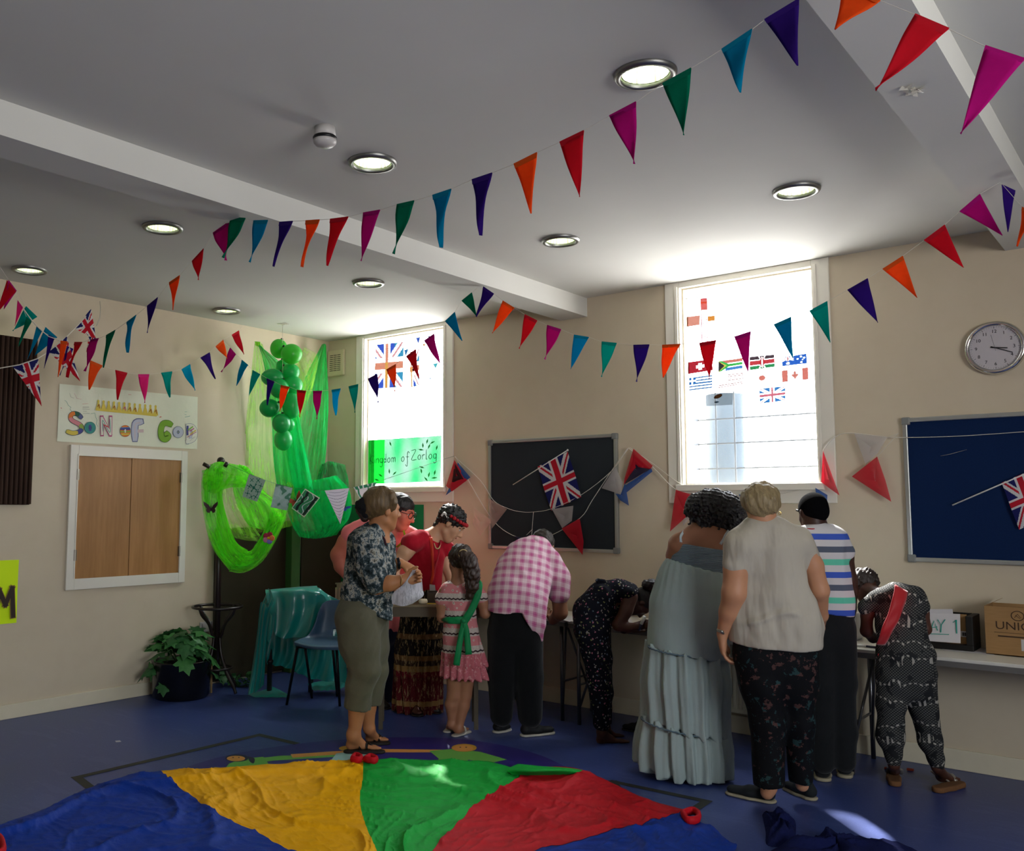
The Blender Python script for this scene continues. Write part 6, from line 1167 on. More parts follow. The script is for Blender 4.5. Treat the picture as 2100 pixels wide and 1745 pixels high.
m_pk = cloth('salmon_pink', 'e07474', 'ea8484', 5, trans=.05); S = Sdf(); p.ch(S, [(780, 1100, .02, 40), (786, 1140, 0, 50), (784, 1262, 0, 50)], .04, .72); p.ch(S, [(752, 1080, .02, 21), (722, 1098, .02, 24)], .03); p.ch(S, [(822, 1092, .02, 20), (842, 1100, .04, 20)], .03); S.fn(folds(.005, 30, 5)); p.build(S, 'top', m_pk, .009, label='salmon pink short-sleeved top')
m_dn = cloth('dark_navy', '0c1226', '121a34'); S = Sdf(); p.ch(S, [(784, 1255, 0, 48), (778, 1285, 0, 46)], .03, .75); p.ch(S, [(768, 1290, 0, 30), (766, 1360, 0, 24), (760, 1430, 0, 17)], .02); p.ch(S, [(792, 1290, .05, 30), (796, 1350, .05, 19), (790, 1430, .05, 15)], .02); p.build(S, 'trousers', m_dn, .009)
m_bh = hairm('black', '0a0808', '1a1412'); S = Sdf(); c, f, u, l, h = p.hd; S.ell(p.hp(0, -.08, .17), [l, f, u], (.37*h, .44*h, .37*h)); S.cut(p.hp(0, .24, 0), f-u*.75); S.fn(lambda X, Y, Z, F: F+.003*sn(X, Y, Z, 120, 1)); p.ch(S, [(800, 1072, -.02, 11), (791, 1088, -.1, 9), (788, 1104, -.14, 8), (788, 1118, -.14, 5)], .01); p.build(S, 'hair', m_bh, .006)
c, f, u, l, h = p.hd
b = MB()
for q in (-1, 1): b.tube([p.hp(q*.165+.115*math.cos(a), .43-.35*max(0, abs(q*.165+.115*math.cos(a))-.1)**1.4, .03+.085*math.sin(a)) for a in [k*math.pi/10 for k in range(20)]], .0028, 6, closed=True); b.tube([p.hp(q*.28, .36, .05), p.hp(q*.35, .1, .04), p.hp(q*.36, -.04, .02)], .0028, 6)
b.tube([p.hp(-.05, .44, .05), p.hp(.05, .44, .05)], .0028, 6); b.build('glasses', m_blk, p.t, True)
p.strip('lanyard', [(793, 1086, -.14), (801, 1106, -.17), (812, 1122, -.165)], mat('lime_ribbon', 'a8c020', rough=.6), 5); p.strip('lanyard', [(828, 1088, -.1), (830, 1105, -.14), (814, 1122, -.165)], mat('lime_ribbon'), 4); b = MB(); P = p.J(815, 1128, -.18); b.poly([P+RGT*a+UPV*e_ for a, e_ in ((-.03, .02), (.03, .02), (.03, -.02), (-.03, -.02))], tuple(FWD*.002)); b.build('name_badge', mat('pink_badge', 'f0a0a0'), p.t)
p.shoe((746, 1462), (768, 1460), m_sd, m_sd, 9, 12, 3); p.shoe((778, 1456), (800, 1452), m_sd, m_sd, 9, 12, 3)
# ---- 3 woman in red with a flower headband
p = Person('woman in a red top and long patterned skirt with a red flower headband leaning over', 6.95, 862); S = Sdf()
p.head(S, 924, 1073, 0, 70, (.74, -.62, -.12), (.62, .78, 0)); p.ch(S, [(908, 1082, .02, 16), (892, 1098, .02, 16), (880, 1108, .02, 18)], .03); p.ch(S, [(874, 1120, 0, 32), (868, 1160, 0, 34), (872, 1215, 0, 32)], .04, .7)
p.ch(S, [(852, 1110, -.10, 17), (832, 1132, -.13, 15), (806, 1168, -.14, 12), (814, 1200, -.2, 10), (824, 1226, -.24, 8)], .02); p.hand(S, p.J(822, 1222, -.24), iv((.5, -.8, -.3)), iv((.8, .4, 0)), 44/p.s, .25); p.ch(S, [(912, 1120, .06, 15), (915, 1155, .04, 13), (926, 1190, 0, 11), (932, 1222, -.1, 8)], .02); p.hand(S, p.J(932, 1222, -.1), iv((.2, -.9, -.3)), iv((-.9, 0, 0)), 42/p.s, .25)
p.ch(S, [(850, 1300, 0, 28), (848, 1380, 0, 18), (848, 1440, 0, 10)]); p.ch(S, [(878, 1300, 0, 28), (878, 1380, 0, 17), (880, 1436, 0, 10)]); p.build(S, 'body', m_skR, .007); p.face('a05048')
m_rd = cloth('red_jersey', '9c0f22', 'b0162a', 5, trans=.06); S = Sdf(); p.ch(S, [(882, 1106, .02, 20), (872, 1124, 0, 34), (868, 1152, 0, 39), (872, 1180, 0, 31), (874, 1222, 0, 33)], .04, .74); p.ch(S, [(862, 1106, -.06, 20), (843, 1114, -.11, 21)], .025); p.ch(S, [(900, 1112, .04, 20), (914, 1128, .06, 20)], .025); p.ch(S, [(895, 1142, -.03, 16), (880, 1146, -.04, 18)], .03); S.fn(folds(.005, 34, 6)); p.build(S, 'top', m_rd, .008, label='red jersey top')
def skp(g):
    a = g.attr('rest'); z = g.xyz(a)[2]; base = g.ramp(g.m('DIVIDE', z, 1.0), [(0, '4a1418'), (.06, '7a5a34'), (.10, '4c1519'), (.28, '5a161c'), (.32, '806038'), (.36, '33241c'), (.40, '6a4c2c'), (.44, '1c1614'), (.56, '5c4228'), (.60, '1a1513'), (.8, '241a16')], True)
    n = g.noise(g.scale(a, (70, 70, 16)), 1, 4, .7); return g.mix(g.m('MULTIPLY', g.gt(n, .56), .75), base, lin('8a7450'))
m_sk = mat('patterned_skirt', rough=.9, spec=.1, fn=skp); S = Sdf(); p.ch(S, [(874, 1210, 0, 32), (866, 1250, 0, 42), (860, 1330, 0, 48), (856, 1470, 0, 52)], .03, .75); p.cutl(S, (800, 1452), (910, 1458), (856, 1500)); c0_ = p.J(860, 1350)
S.fn(lambda X, Y, Z, F: F+.010*np.sin(16*np.arctan2(Y-c0_[1], X-c0_[0])+1.5*np.sin(Z*4))*np.clip((1.0-Z)*1.6, 0, 1)); p.build(S, 'skirt', m_sk, .0085, label='long dark patterned skirt with red and gold bands')
S = Sdf(); c, f, u, l, h = p.hd; S.ell(p.hp(0, -.07, .16), [l, f, u], (.38*h, .44*h, .38*h)); p.ch(S, [(905, 1072, .02, 15), (897, 1078, .02, 9)], .02); S.cut(p.hp(0, .26, 0), f-u*.5); S.fn(lambda X, Y, Z, F: F+.009*sn(X, Y, Z, 130, 2)); p.build(S, 'hair', m_bh, .0055)
b = MB()
for k in range(15): a = math.radians(-98+14*k); b.ball(p.hp(.41*math.sin(a), -.04+.44*math.cos(a), .20+.05*math.cos(a)), .013+.003*(k % 2), 10)
b.build('flower_headband', mat('red_silk_flowers', 'a0141e', rough=.7), p.t, True)
p.strip('hair_ribbon', [(905, 1058, -.07), (912, 1052, -.08), (919, 1063, -.085)], m_penw, 4); p.strip('lanyard', [(884, 1102, -.09), (886, 1130, -.13), (888, 1170, -.13), (884, 1198, -.12)], mat('orange_ribbon', 'c8371a', rough=.5), 5); p.strip('lanyard', [(905, 1108, -.05), (896, 1150, -.10), (886, 1196, -.12)], mat('red_ribbon', 'a8182a', rough=.5), 4)
b = MB(); P = p.J(886, 1208, -.135); b.poly([P+RGT*a+UPV*e_ for a, e_ in ((-.018, .035), (.022, .03), (.03, -.045), (-.018, -.045))], tuple(FWD*.002)); b.build('name_badge', m_plw, p.t); b = MB(); b.tube(catmull([p.J(*q) for q in ((890, 1114, -.07), (894, 1124, -.09), (900, 1124, -.08), (905, 1114, -.05))], 4), .005, 6); b.build('necklace', mat('cream_beads', 'c0a878'), p.t, True)
p.shoe((846, 1466), (866, 1470), mat('bronze_shoe', '4a2c24', rough=.25, metal=.5), m_sd, 10, 11, 4); p.shoe((880, 1462), (905, 1464), m_sd, m_sd, 9, 11, 3)
# ---- 4 girl with the green sash
p = Person('girl in a pink patterned tiered dress with a green sash and curly ponytail', 6.26, 945); S = Sdf()
p.head(S, 944, 1152, .02, 66, (-.35, -.25, .9), (-.1, .95, .2)); p.ch(S, [(941, 1168, 0, 13), (940, 1196, 0, 14)], .02); p.ch(S, [(942, 1215, 0, 30), (944, 1290, 0, 30), (946, 1360, 0, 32)], .03, .7)
p.ch(S, [(912, 1214, 0, 13), (906, 1240, 0, 11), (906, 1266, 0, 10), (912, 1262, .12, 8), (922, 1250, .25, 6)], .015); p.ch(S, [(974, 1210, 0, 13), (990, 1236, 0, 11), (995, 1258, 0, 10), (998, 1256, .1, 8), (990, 1246, .25, 6)], .015)
p.hand(S, p.J(922, 1250, .25), iv((.3, 0, 1)), iv((1, 0, 0)), 34/p.s, .3); p.hand(S, p.J(990, 1246, .25), iv((-.3, 0, 1)), iv((-1, 0, 0)), 34/p.s, .3)
p.ch(S, [(932, 1370, 0, 18), (931, 1425, 0, 14), (926, 1445, 0, 13.5), (927, 1484, 0, 7.5)], .015); p.ch(S, [(958, 1370, 0, 19), (953, 1425, 0, 14), (949, 1446, 0, 14), (941, 1492, -.02, 8)], .015)
F1 = p.foot(S, (920, 1500), (932, 1487), (926, 1484, 0), 7, 3, 8); F2 = p.foot(S, (934, 1508), (957, 1499), (940, 1492, -.02), 8, 4, 8); p.build(S, 'body', m_skM, .0065)
def gdress(g):
    a = g.attr('rest'); x, y, z = g.xyz(a)[0], g.xyz(a)[1], g.xyz(a)[2]; f = g.m('FRACT', g.m('MULTIPLY', z, 8.5)); pink = g.lt(g.m('ABSOLUTE', g.m('SUBTRACT', f, .5)), .27); dots = g.lt(g.vor(g.scale(a, (1, 1, 1)), 34)[0], .27); fine = g.gt(g.noise(a, 150, 2), .55)
    zz = g.m('ADD', f, g.m('MULTIPLY', g.m('PINGPONG', g.m('MULTIPLY', g.m('ADD', x, g.m('MULTIPLY', y, .6)), 60), 1), .06)); zig = g.lt(g.m('ABSOLUTE', g.m('SUBTRACT', zz, .94)), .045)
    up = g.gt(z, .56); c = g.mix(g.m('MULTIPLY', fine, .5), lin('c0b4ac'), lin('a08c88')); c = g.mix(pink, c, lin('c87c80')); c = g.mix(g.m('MULTIPLY', g.m('MULTIPLY', dots, pink), .8), c, lin('c8c0b4')); c = g.mix(g.m('MULTIPLY', g.lt(g.vor(a, 34)[0], .12), pink), c, lin('6a6a54')); c = g.mix(zig, c, lin('3c2c30')); lo = g.mix(g.m('MULTIPLY', g.gt(g.noise(a, 60, 2), .6), .6), lin('b4626c'), lin('d0a0a0')); return g.mix(up, lo, c)
m_gd = mat('pink_patterned_dress', rough=.85, spec=.1, fn=gdress, trans=.08, bump=(40, .3, .004)); S = Sdf(); p.ch(S, [(925, 1208, 0, 15), (962, 1206, 0, 15)], .03); p.ch(S, [(943, 1218, 0, 32), (943, 1262, 0, 31), (945, 1300, 0, 35), (948, 1338, 0, 41)], .03, .72); p.ch(S, [(918, 1212, 0, 17), (908, 1228, 0, 16)], .02); p.ch(S, [(970, 1208, 0, 17), (986, 1224, 0, 15)], .02); S.fn(folds(.004, 40, 9)); p.cutl(S, (880, 1346), (1010, 1350), (945, 1400)); p.build(S, 'dress', m_gd, .007)
c1_ = p.J(950, 1350)
for y0_, y1_, r0_, r1_, ct in ((1316, 1366, 36, 47, 1360), (1345, 1400, 40, 52, 1386)):
    S = Sdf(); p.ch(S, [(947, y0_, 0, r0_), (953, y1_, 0, r1_)], .02, .72); p.cutl(S, (900, ct-2), (1010, ct+4), (950, ct+40)); S.fn(lambda X, Y, Z, F: F+.009*np.sin(15*np.arctan2(Y-c1_[1], X-c1_[0])+ct)); p.build(S, 'frill', m_gd, .007)
m_gs = cloth('green_satin', '0c6a3a', '11804a', 8, .5); p.strip('sash', [(972, 1190, .04), (982, 1196, -.08), (981, 1215, -.105), (972, 1240, -.115), (960, 1262, -.12), (951, 1276, -.12)], m_gs, (12, 15), curve=.004); p.strip('sash', [(908, 1276, .03), (916, 1272, -.085), (932, 1272, -.115), (950, 1272, -.12)], m_gs, (12, 15), curve=.004)
p.strip('sash_tail', [(951, 1272, -.125), (946, 1300, -.14), (940, 1335, -.16), (936, 1364, -.165)], m_gs, (9, 13), curve=.006); p.strip('sash_tail', [(952, 1272, -.125), (957, 1300, -.145), (961, 1342, -.16)], m_gs, (9, 13), curve=.006); b = MB(); b.ball(p.J(951, 1273, -.13), .022, 14, (1, 1, .8)); b.build('sash_knot', m_gs, p.t, True)
m_hb = hairm('dark_curly_brown', '150d0a', '3a2418'); S = Sdf(); c, f, u, l, h = p.hd; S.ell(p.hp(0, -.08, .14), [l, f, u], (.38*h, .43*h, .40*h)); S.cut(p.hp(0, .25, 0), f-u*.4); p.ch(S, [(950, 1136, -.08, 18), (962, 1152, -.12, 16), (968, 1178, -.13, 15), (968, 1200, -.13, 13), (962, 1222, -.13, 7)], .02); S.fn(lambda X, Y, Z, F: F+.007*sn(X, Y, Z, 110, 12)); p.build(S, 'hair', m_hb, .0055)
b = MB(); b.tube([p.J(950+9*math.cos(a), 1136+9*math.sin(a), -.13) for a in [k*math.pi/8 for k in range(16)]], .004, 6, closed=True); b.build('hair_tie', mat('cream_beads'), p.t, True)
m_ws = mat('white_sandal', 'a8a49c', rough=.5)
for FF, hh, tt in ((F1, (915, 1504), (935, 1485)), (F2, (929, 1512), (963, 1501))):
    A, B, d, x, z, w, L, so = FF; p.shoe(hh, tt, m_ws, m_ws, 9, 1, 4, open_=True); b = MB(); b.tube([A+d*L*.62-x*w*1.15+z*so, A+d*L*.6-x*w*.6+z*(so+w*1.1), A+d*L*.6+x*w*.6+z*(so+w*1.1), A+d*L*.62+x*w*1.15+z*so], .016, 8, flat=.3); b.build('sandal_strap', m_ws, p.t, True)
# ---- 5 person in the pink checked shirt
p = Person('person in a pink checked shirt and black trousers bending over the table, seen from behind', 6.26, 1060); S = Sdf()
p.head(S, 1114, 1120, .34, 64, (.25, -.75, .6), (.15, .6, .78)); p.ch(S, [(1110, 1122, .28, 17), (1092, 1134, .24, 20)], .03); p.ch(S, [(1085, 1150, .22, 44), (1064, 1205, .08, 46), (1054, 1262, .02, 38)], .04, .6)
p.ch(S, [(1135, 1168, .2, 21), (1146, 1215, .2, 18), (1149, 1256, .2, 15), (1134, 1272, .36, 10)], .02); p.hand(S, p.J(1136, 1270, .34), iv((-.4, .1, 1)), iv((-1, .3, 0)), 46/p.s, .6); p.ch(S, [(1048, 1155, .24, 20), (1030, 1200, .3, 16), (1040, 1240, .36, 12), (1060, 1252, .5, 9)], .02); p.hand(S, p.J(1060, 1252, .5), iv((.4, 0, 1)), iv((1, .3, 0)), 46/p.s, .3)
p.ch(S, [(1036, 1290, 0, 22), (1028, 1390, 0, 20), (1027, 1478, 0, 12)]); p.ch(S, [(1076, 1290, 0, 22), (1083, 1390, -.02, 20), (1086, 1480, -.03, 12)]); p.build(S, 'body', m_skM, .0075)
def plaid(g):
    a = g.attr('rest'); x, z = g.xyz(a)[0], g.xyz(a)[2]
    def bands(v, k): f = g.m('FRACT', g.m('MULTIPLY', v, k)); w = g.lt(f, .5); th = g.lt(g.m('ABSOLUTE', g.m('SUBTRACT', f, .25)), .05); return g.m('ADD', g.m('MULTIPLY', w, .38), g.m('MULTIPLY', th, .16))
    return g.mix(g.m('MINIMUM', g.m('ADD', bands(x, 17), bands(z, 17)), 1), lin('d8bfc6'), lin('b0487e'))
m_pl2 = mat('pink_checked_cotton', rough=.85, spec=.12, fn=plaid, trans=.06, bump=(22, .35, .006)); S = Sdf(); p.ch(S, [(1103, 1128, .24, 30), (1086, 1150, .2, 49), (1070, 1190, .10, 57), (1060, 1225, .02, 57), (1056, 1262, -.01, 55)], .05, .84); p.ch(S, [(1060, 1140, .18, 24), (1046, 1160, .22, 25), (1030, 1195, .28, 22)], .03); p.ch(S, [(1128, 1150, .2, 26), (1142, 1185, .19, 26), (1146, 1216, .19, 23)], .03); p.ch(S, [(1095, 1240, -.03, 26), (1104, 1280, -.05, 14), (1110, 1312, -.05, 5)], .03)
p.cutl(S, (1000, 1248), (1070, 1250), (1030, 1300)); S.p.pop()
P_, Q_ = p.J(1000, 1249), p.J(1066, 1250); R_ = p.J(1092, 1300); nA = U_(-UPV); nB = U_(np.cross(FWD, R_-Q_)); nB = nB if nB@RGT < 0 else -nB
S.fn(lambda X, Y, Z, F: np.maximum(F, np.minimum((X-Q_[0])*nA[0]+(Y-Q_[1])*nA[1]+(Z-Q_[2])*nA[2], (X-Q_[0])*nB[0]+(Y-Q_[1])*nB[1]+(Z-Q_[2])*nB[2]))); S.fn(folds(.009, 24, 15, (1, 1, 1))); p.build(S, 'checked_shirt', m_pl2, .008, rest=((1060, 1230, 0), p.side, iv((.12, .85, .35))))
S = Sdf(); p.ch(S, [(1088, 1120, .2, 12), (1100, 1112, .18, 10), (1116, 1132, .2, 10)], .02); p.build(S, 'collar', m_pl2, .007, rest=((1060, 1230, 0), p.side, iv((.12, .85, .35))))
m_bk2 = cloth('black_cotton', '08090b', '0e0f12'); S = Sdf(); p.ch(S, [(1054, 1246, 0, 48), (1055, 1292, 0, 53)], .03, .72); p.ch(S, [(1034, 1300, 0, 34), (1030, 1390, 0, 29), (1028, 1466, 0, 23)], .02); p.ch(S, [(1078, 1300, 0, 35), (1084, 1390, -.02, 29), (1087, 1468, -.03, 24)], .02); S.fn(folds(.006, 24, 16)); p.build(S, 'trousers', m_bk2, .008)
S = Sdf(); c, f, u, l, h = p.hd; S.ell(p.hp(0, -.07, .13), [l, f, u], (.39*h, .45*h, .42*h)); S.cut(p.hp(0, .22, 0), f-u*.3); S.fn(lambda X, Y, Z, F: F+.006*sn(X, Y, Z, 120, 22)); p.build(S, 'hair', hairm('dark_grey', '15120f', '3c342c'), .006)
m_tr = mat('black_mesh_trainer', '0b0c0e', rough=.7); m_sl2 = mat('off_white_sole', 'a8a498', rough=.6)
p.shoe((1013, 1504), (1046, 1497), m_tr, m_sl2, 11, 15, 5); p.shoe((1068, 1511), (1136, 1504), m_tr, m_sl2, 12, 18, 5)
# ---- 6 girl in the dark floral jumpsuit
p = Person('girl in a dark floral jumpsuit bent right over the table writing with a white pen', 6.07, 1235); S = Sdf()
p.head(S, 1314, 1235, .02, 60, (.12, -.98, -.1), (.97, .2, .02)); p.ch(S, [(1296, 1226, .02, 14), (1284, 1220, .02, 15)], .02); p.ch(S, [(1280, 1220, 0, 22), (1240, 1232, 0, 27), (1212, 1262, 0, 33)], .03)
p.ch(S, [(1294, 1224, -.08, 14), (1284, 1252, -.11, 13), (1268, 1282, -.12, 11.5), (1290, 1287, -.14, 9), (1305, 1284, -.16, 7)], .015); p.hand(S, p.J(1305, 1284, -.16), iv((.95, .1, .1)), iv((.1, 1, .1)), 40/p.s, 1.15, .5, r=.055); p.ch(S, [(1296, 1224, .12, 13), (1262, 1276, .16, 11), (1280, 1290, .1, 9), (1300, 1290, .02, 7)], .015); p.hand(S, p.J(1300, 1290, .02), iv((1, 0, -.3)), iv((0, .5, 1)), 38/p.s, .3)
p.ch(S, [(1222, 1300, -.06, 24), (1230, 1380, -.06, 15), (1234, 1500, -.06, 9)]); p.ch(S, [(1228, 1300, .07, 24), (1238, 1380, .07, 15), (1240, 1490, .07, 9)]); p.foot(S, (1222, 1524), (1291, 1522), (1235, 1500, -.06), 9, 0, 10); p.foot(S, (1230, 1512), (1280, 1510), (1242, 1490, .07), 8, 0, 9); p.build(S, 'body', m_skB, .0065)
def ditsy(base, cs, sc, thr):
    def f(g):
        a = g.attr('rest'); nv_ = g.n('ShaderNodeVectorMath'); nv_.operation = 'MULTIPLY_ADD'; g.put(nv_.inputs[0], g.noisec(a, 90)); nv_.inputs[1].default_value = (.02, .02, .02); g.put(nv_.inputs[2], a); wv = nv_.outputs[0]; d, c = g.vor(wv, sc); col = g.ramp(g.xyz(c)[0], [(i/len(cs), x) for i, x in enumerate(cs)], True); on = g.m('MULTIPLY', g.lt(d, thr), g.gt(g.xyz(c)[1], .3)); return g.mix(g.m('MULTIPLY', on, .85), lin(base), col)
    return f
m_js = mat('dark_floral_cotton', rough=.85, spec=.12, fn=ditsy('0c0e18', ['8a8078', 'a8687a', '7a7c50', '9a9490', '5a6878'], 52, .30), bump=(30, .35, .006))
S = Sdf(); p.ch(S, [(1292, 1212, 0, 17), (1268, 1214, 0, 25), (1236, 1226, 0, 31), (1216, 1256, 0, 38), (1214, 1290, 0, 36)], .04); p.ch(S, [(1214, 1290, -.05, 36), (1222, 1340, -.06, 27), (1229, 1400, -.06, 23), (1234, 1484, -.06, 17)], .03); p.ch(S, [(1218, 1290, .06, 34), (1232, 1350, .07, 22), (1238, 1420, .07, 18), (1240, 1482, .07, 14)], .03); p.ch(S, [(1236, 1250, 0, 26), (1262, 1240, 0, 20)], .03); p.ch(S, [(1290, 1216, -.09, 14), (1298, 1210, -.06, 12)], .02); p.ch(S, [(1225, 1190, -.02, 4), (1240, 1191, -.02, 4)], .01)
S.fn(folds(.005, 40, 18, (1, 1, 1))); p.cutl(S, (1200, 1488), (1270, 1492), (1230, 1540)); p.build(S, 'jumpsuit', m_js, .007)
S = Sdf(); c, f, u, l, h = p.hd; S.ell(p.hp(0, -.09, .13), [l, f, u], (.37*h, .42*h, .40*h)); S.cut(p.hp(0, .16, 0), f-u*.55); p.build(S, 'hair', m_bh, .006)
S = Sdf(); p.ch(S, [(1326, 1199, 0, 10), (1336, 1200, 0, 12), (1338, 1210, 0, 9)], .01); S.fn(lambda X, Y, Z, F: F+.005*sn(X, Y, Z, 160, 2)); p.build(S, 'hair_bun', m_bh, .005)
pen(p.J(1310, 1292, -.17), p.J(1322, 1264, -.20), 'white-capped pen gripped in the fist of the girl in the floral jumpsuit', r=.011)
# ---- 7 child mostly hidden behind the blue dress
p = Person('child in a blue T-shirt almost hidden behind the pale blue dress, one black shoe showing', 5.85, 1380); S = Sdf()
p.head(S, 1412, 1178, .05, 58, (-.2, -.6, .8), (0, .7, .7)); p.ch(S, [(1406, 1190, .0, 14), (1400, 1205, 0, 16)], .02); p.ch(S, [(1395, 1215, 0, 28), (1395, 1290, 0, 28)], .03, .7); p.ch(S, [(1368, 1198, 0, 11), (1350, 1215, .02, 9), (1346, 1238, .1, 7)], .015); p.hand(S, p.J(1345, 1236, .08), iv((0, -.7, .7)), iv((1, 0, 0)), 32/p.s, .4)
p.ch(S, [(1384, 1300, .05, 20), (1362, 1400, .2, 14), (1330, 1472, .42, 8)]); p.ch(S, [(1405, 1300, 0, 20), (1405, 1400, 0, 14), (1405, 1500, 0, 9)]); p.build(S, 'body', m_skM, .008)
S = Sdf(); p.ch(S, [(1394, 1205, 0, 31), (1395, 1295, 0, 33)], .03, .72); p.ch(S, [(1378, 1194, 0, 15), (1358, 1190, 0, 13)], .02); p.build(S, 'shirt', cloth('royal_blue', '23308c', '2c3a9c'), .009); S = Sdf(); p.ch(S, [(1395, 1290, 0, 32), (1395, 1310, 0, 32)], .02, .75); p.ch(S, [(1386, 1310, .03, 22), (1364, 1400, .2, 17), (1338, 1462, .40, 12)], .02); p.ch(S, [(1404, 1310, 0, 22), (1405, 1480, 0, 15)], .02); p.build(S, 'trousers', m_bk2, .009)
S = Sdf(); c, f, u, l, h = p.hd; S.ell(p.hp(0, -.07, .13), [l, f, u], (.37*h, .43*h, .40*h)); S.cut(p.hp(0, .22, 0), f-u*.3); p.build(S, 'hair', m_bh, .007)
p.shoe((1322, 1503), (1276, 1496), m_tr, m_sd, 11, 16, 4); p.shoe((1405, 1540), (1408, 1522), m_tr, m_sd, 10, 14, 4)
# ---- 8 woman in the long pale blue dress
p = Person('woman with big black curls in a long pale blue tiered sundress', 5.30, 1410); S = Sdf()
p.head(S, 1468, 1052, .08, 78, (.35, -.35, .85), (.25, .9, .3)); p.ch(S, [(1460, 1070, .04, 22), (1452, 1098, .02, 26)], .03); p.ch(S, [(1402, 1116, 0, 26), (1450, 1108, 0, 30), (1500, 1114, 0, 28)], .05, .75); p.ch(S, [(1448, 1120, 0, 52), (1432, 1180, 0, 50)], .04, .7)
p.ch(S, [(1392, 1118, .02, 22), (1384, 1140, .06, 17), (1392, 1175, .2, 14), (1405, 1195, .38, 10)], .02); p.hand(S, p.J(1405, 1195, .38), iv((.2, -.3, .9)), iv((1, 0, 0)), 56/p.s, .3); p.ch(S, [(1508, 1118, .02, 22), (1522, 1165, .08, 17), (1515, 1200, .25, 13), (1505, 1212, .38, 10)], .02); p.hand(S, p.J(1505, 1212, .38), iv((-.2, -.3, .9)), iv((-1, 0, 0)), 56/p.s, .3)
p.ch(S, [(1390, 1300, 0, 40), (1385, 1450, 0, 24), (1380, 1560, .02, 13)]); p.ch(S, [(1435, 1300, 0, 40), (1432, 1450, 0, 24), (1430, 1565, 0, 13)]); p.build(S, 'body', m_skM, .0075)
m_bd = mat('pale_blue_chambray', rough=.85, spec=.15, trans=.05, fn=lambda g: g.mix(g.noise(g.scale(g.attr('rest'), (3, 3, 1)), 3, 4), lin('8c9a98'), lin('9aa8a6')), bump=(lambda g: g.noise(g.scale(g.attr('rest'), (60, 60, 6)), 1, 3), .35, .006))
m_sm = mat('smocked_blue', rough=.85, spec=.15, fn=lambda g: g.mix(g.noise(g.attr('rest'), 30, 3), lin('6c7c88'), lin('788894')), bump=(lambda g: g.m('SINE', g.m('MULTIPLY', g.m('ADD', g.xyz(g.attr('rest'))[2], g.m('MULTIPLY', g.noise(g.attr('rest'), 20, 2), .01)), 700)), .6, .004))
S = Sdf(); p.ch(S, [(1446, 1110, 0, 56), (1440, 1135, 0, 57), (1432, 1172, 0, 60)], .03, .76); p.cutl(S, (1380, 1110), (1492, 1126), (1440, 1060)); p.cutl(S, (1372, 1150), (1492, 1178), (1430, 1240)); p.build(S, 'smocked_bodice', m_sm, .007)
cD = p.J(1410, 1400); an = lambda X, Y: np.arctan2(Y-cD[1], X-cD[0])
S = Sdf(); p.ch(S, [(1434, 1160, 0, 58), (1424, 1195, 0, 70), (1415, 1245, 0, 77), (1411, 1300, 0, 77), (1407, 1360, 0, 78)], .04, .78); p.cutl(S, (1372, 1147), (1492, 1174), (1430, 1100)); p.cutl(S, (1331, 1325), (1475, 1346), (1400, 1420)); S.fn(lambda X, Y, Z, F: F+.004*np.sin(26*an(X, Y)+2*np.sin(Z*9))*np.clip((Z-.95)*3, 0, 1)+.004*sn(X, Y, Z, 14, 4)); p.build(S, 'dress_skirt', m_bd, .0085)
S = Sdf(); p.ch(S, [(1406, 1310, 0, 74), (1405, 1400, 0, 83), (1403, 1500, 0, 88)], .03, .8); p.cutl(S, (1331, 1322), (1475, 1344), (1400, 1250)); p.cutl(S, (1317, 1471), (1490, 1506), (1400, 1600)); S.fn(lambda X, Y, Z, F: F+.013*np.sin(13*an(X, Y)+1.6*np.sin(Z*3))+.006*np.sin(31*an(X, Y)+Z*5)); p.build(S, 'skirt_tier', m_bd, .0085)
S = Sdf(); p.ch(S, [(1403, 1460, 0, 82), (1400, 1540, 0, 92), (1398, 1620, 0, 100)], .03, .8); p.cutl(S, (1317, 1469), (1490, 1504), (1400, 1400)); p.cutl(S, (1299, 1566), (1490, 1596), (1400, 1680)); S.fn(lambda X, Y, Z, F: F+.016*np.sin(14*an(X, Y)+1.6*np.sin(Z*4))+.007*np.sin(33*an(X, Y)+Z*5)); S.cut((0, 0, .012), (0, 0, -1)); p.build(S, 'skirt_tier', m_bd, .0085)
m_sf = cloth('grey_blue_seam', '4a5c68', '55666f')
for (xa_, ya_), (xb_, yb_), rr_ in (((1330, 1325), (1476, 1346), 77), ((1316, 1471), (1491, 1506), 88)):
    A_ = p.J(xa_, ya_); B_ = p.J(xb_, yb_); c_ = (A_+B_)/2; hw = (B_-A_)/2; b = MB(); b.tube([c_+hw*math.cos(a)*1.01-p.n*rr_/p.s*.82*math.sin(a)+UPZ*.003*math.sin(a*40) for a in [k*math.pi/45 for k in range(90)]], .005, 6, closed=True); b.build('gathered_seam', m_sf, p.t, True)
m_st = mat('white_strap', 'a8b4ba', rough=.7)
for q in ([(1396, 1112, -.10), (1396, 1100, -.08), (1402, 1088, .02)], [(1477, 1116, -.13), (1488, 1098, -.12), (1494, 1085, -.04)]): p.strip('shoulder_strap', q, m_st, 5)
S = Sdf(); p.ch(S, [(1440, 1040, .02, 32), (1462, 1038, .0, 34), (1490, 1042, .02, 30), (1508, 1058, .04, 24), (1514, 1076, .04, 14)], .03); p.ch(S, [(1438, 1045, .02, 28), (1450, 1066, .0, 22), (1480, 1072, 0, 24)], .03)
_c = p.J(1466, 1046, .02); rr = random.Random(4)
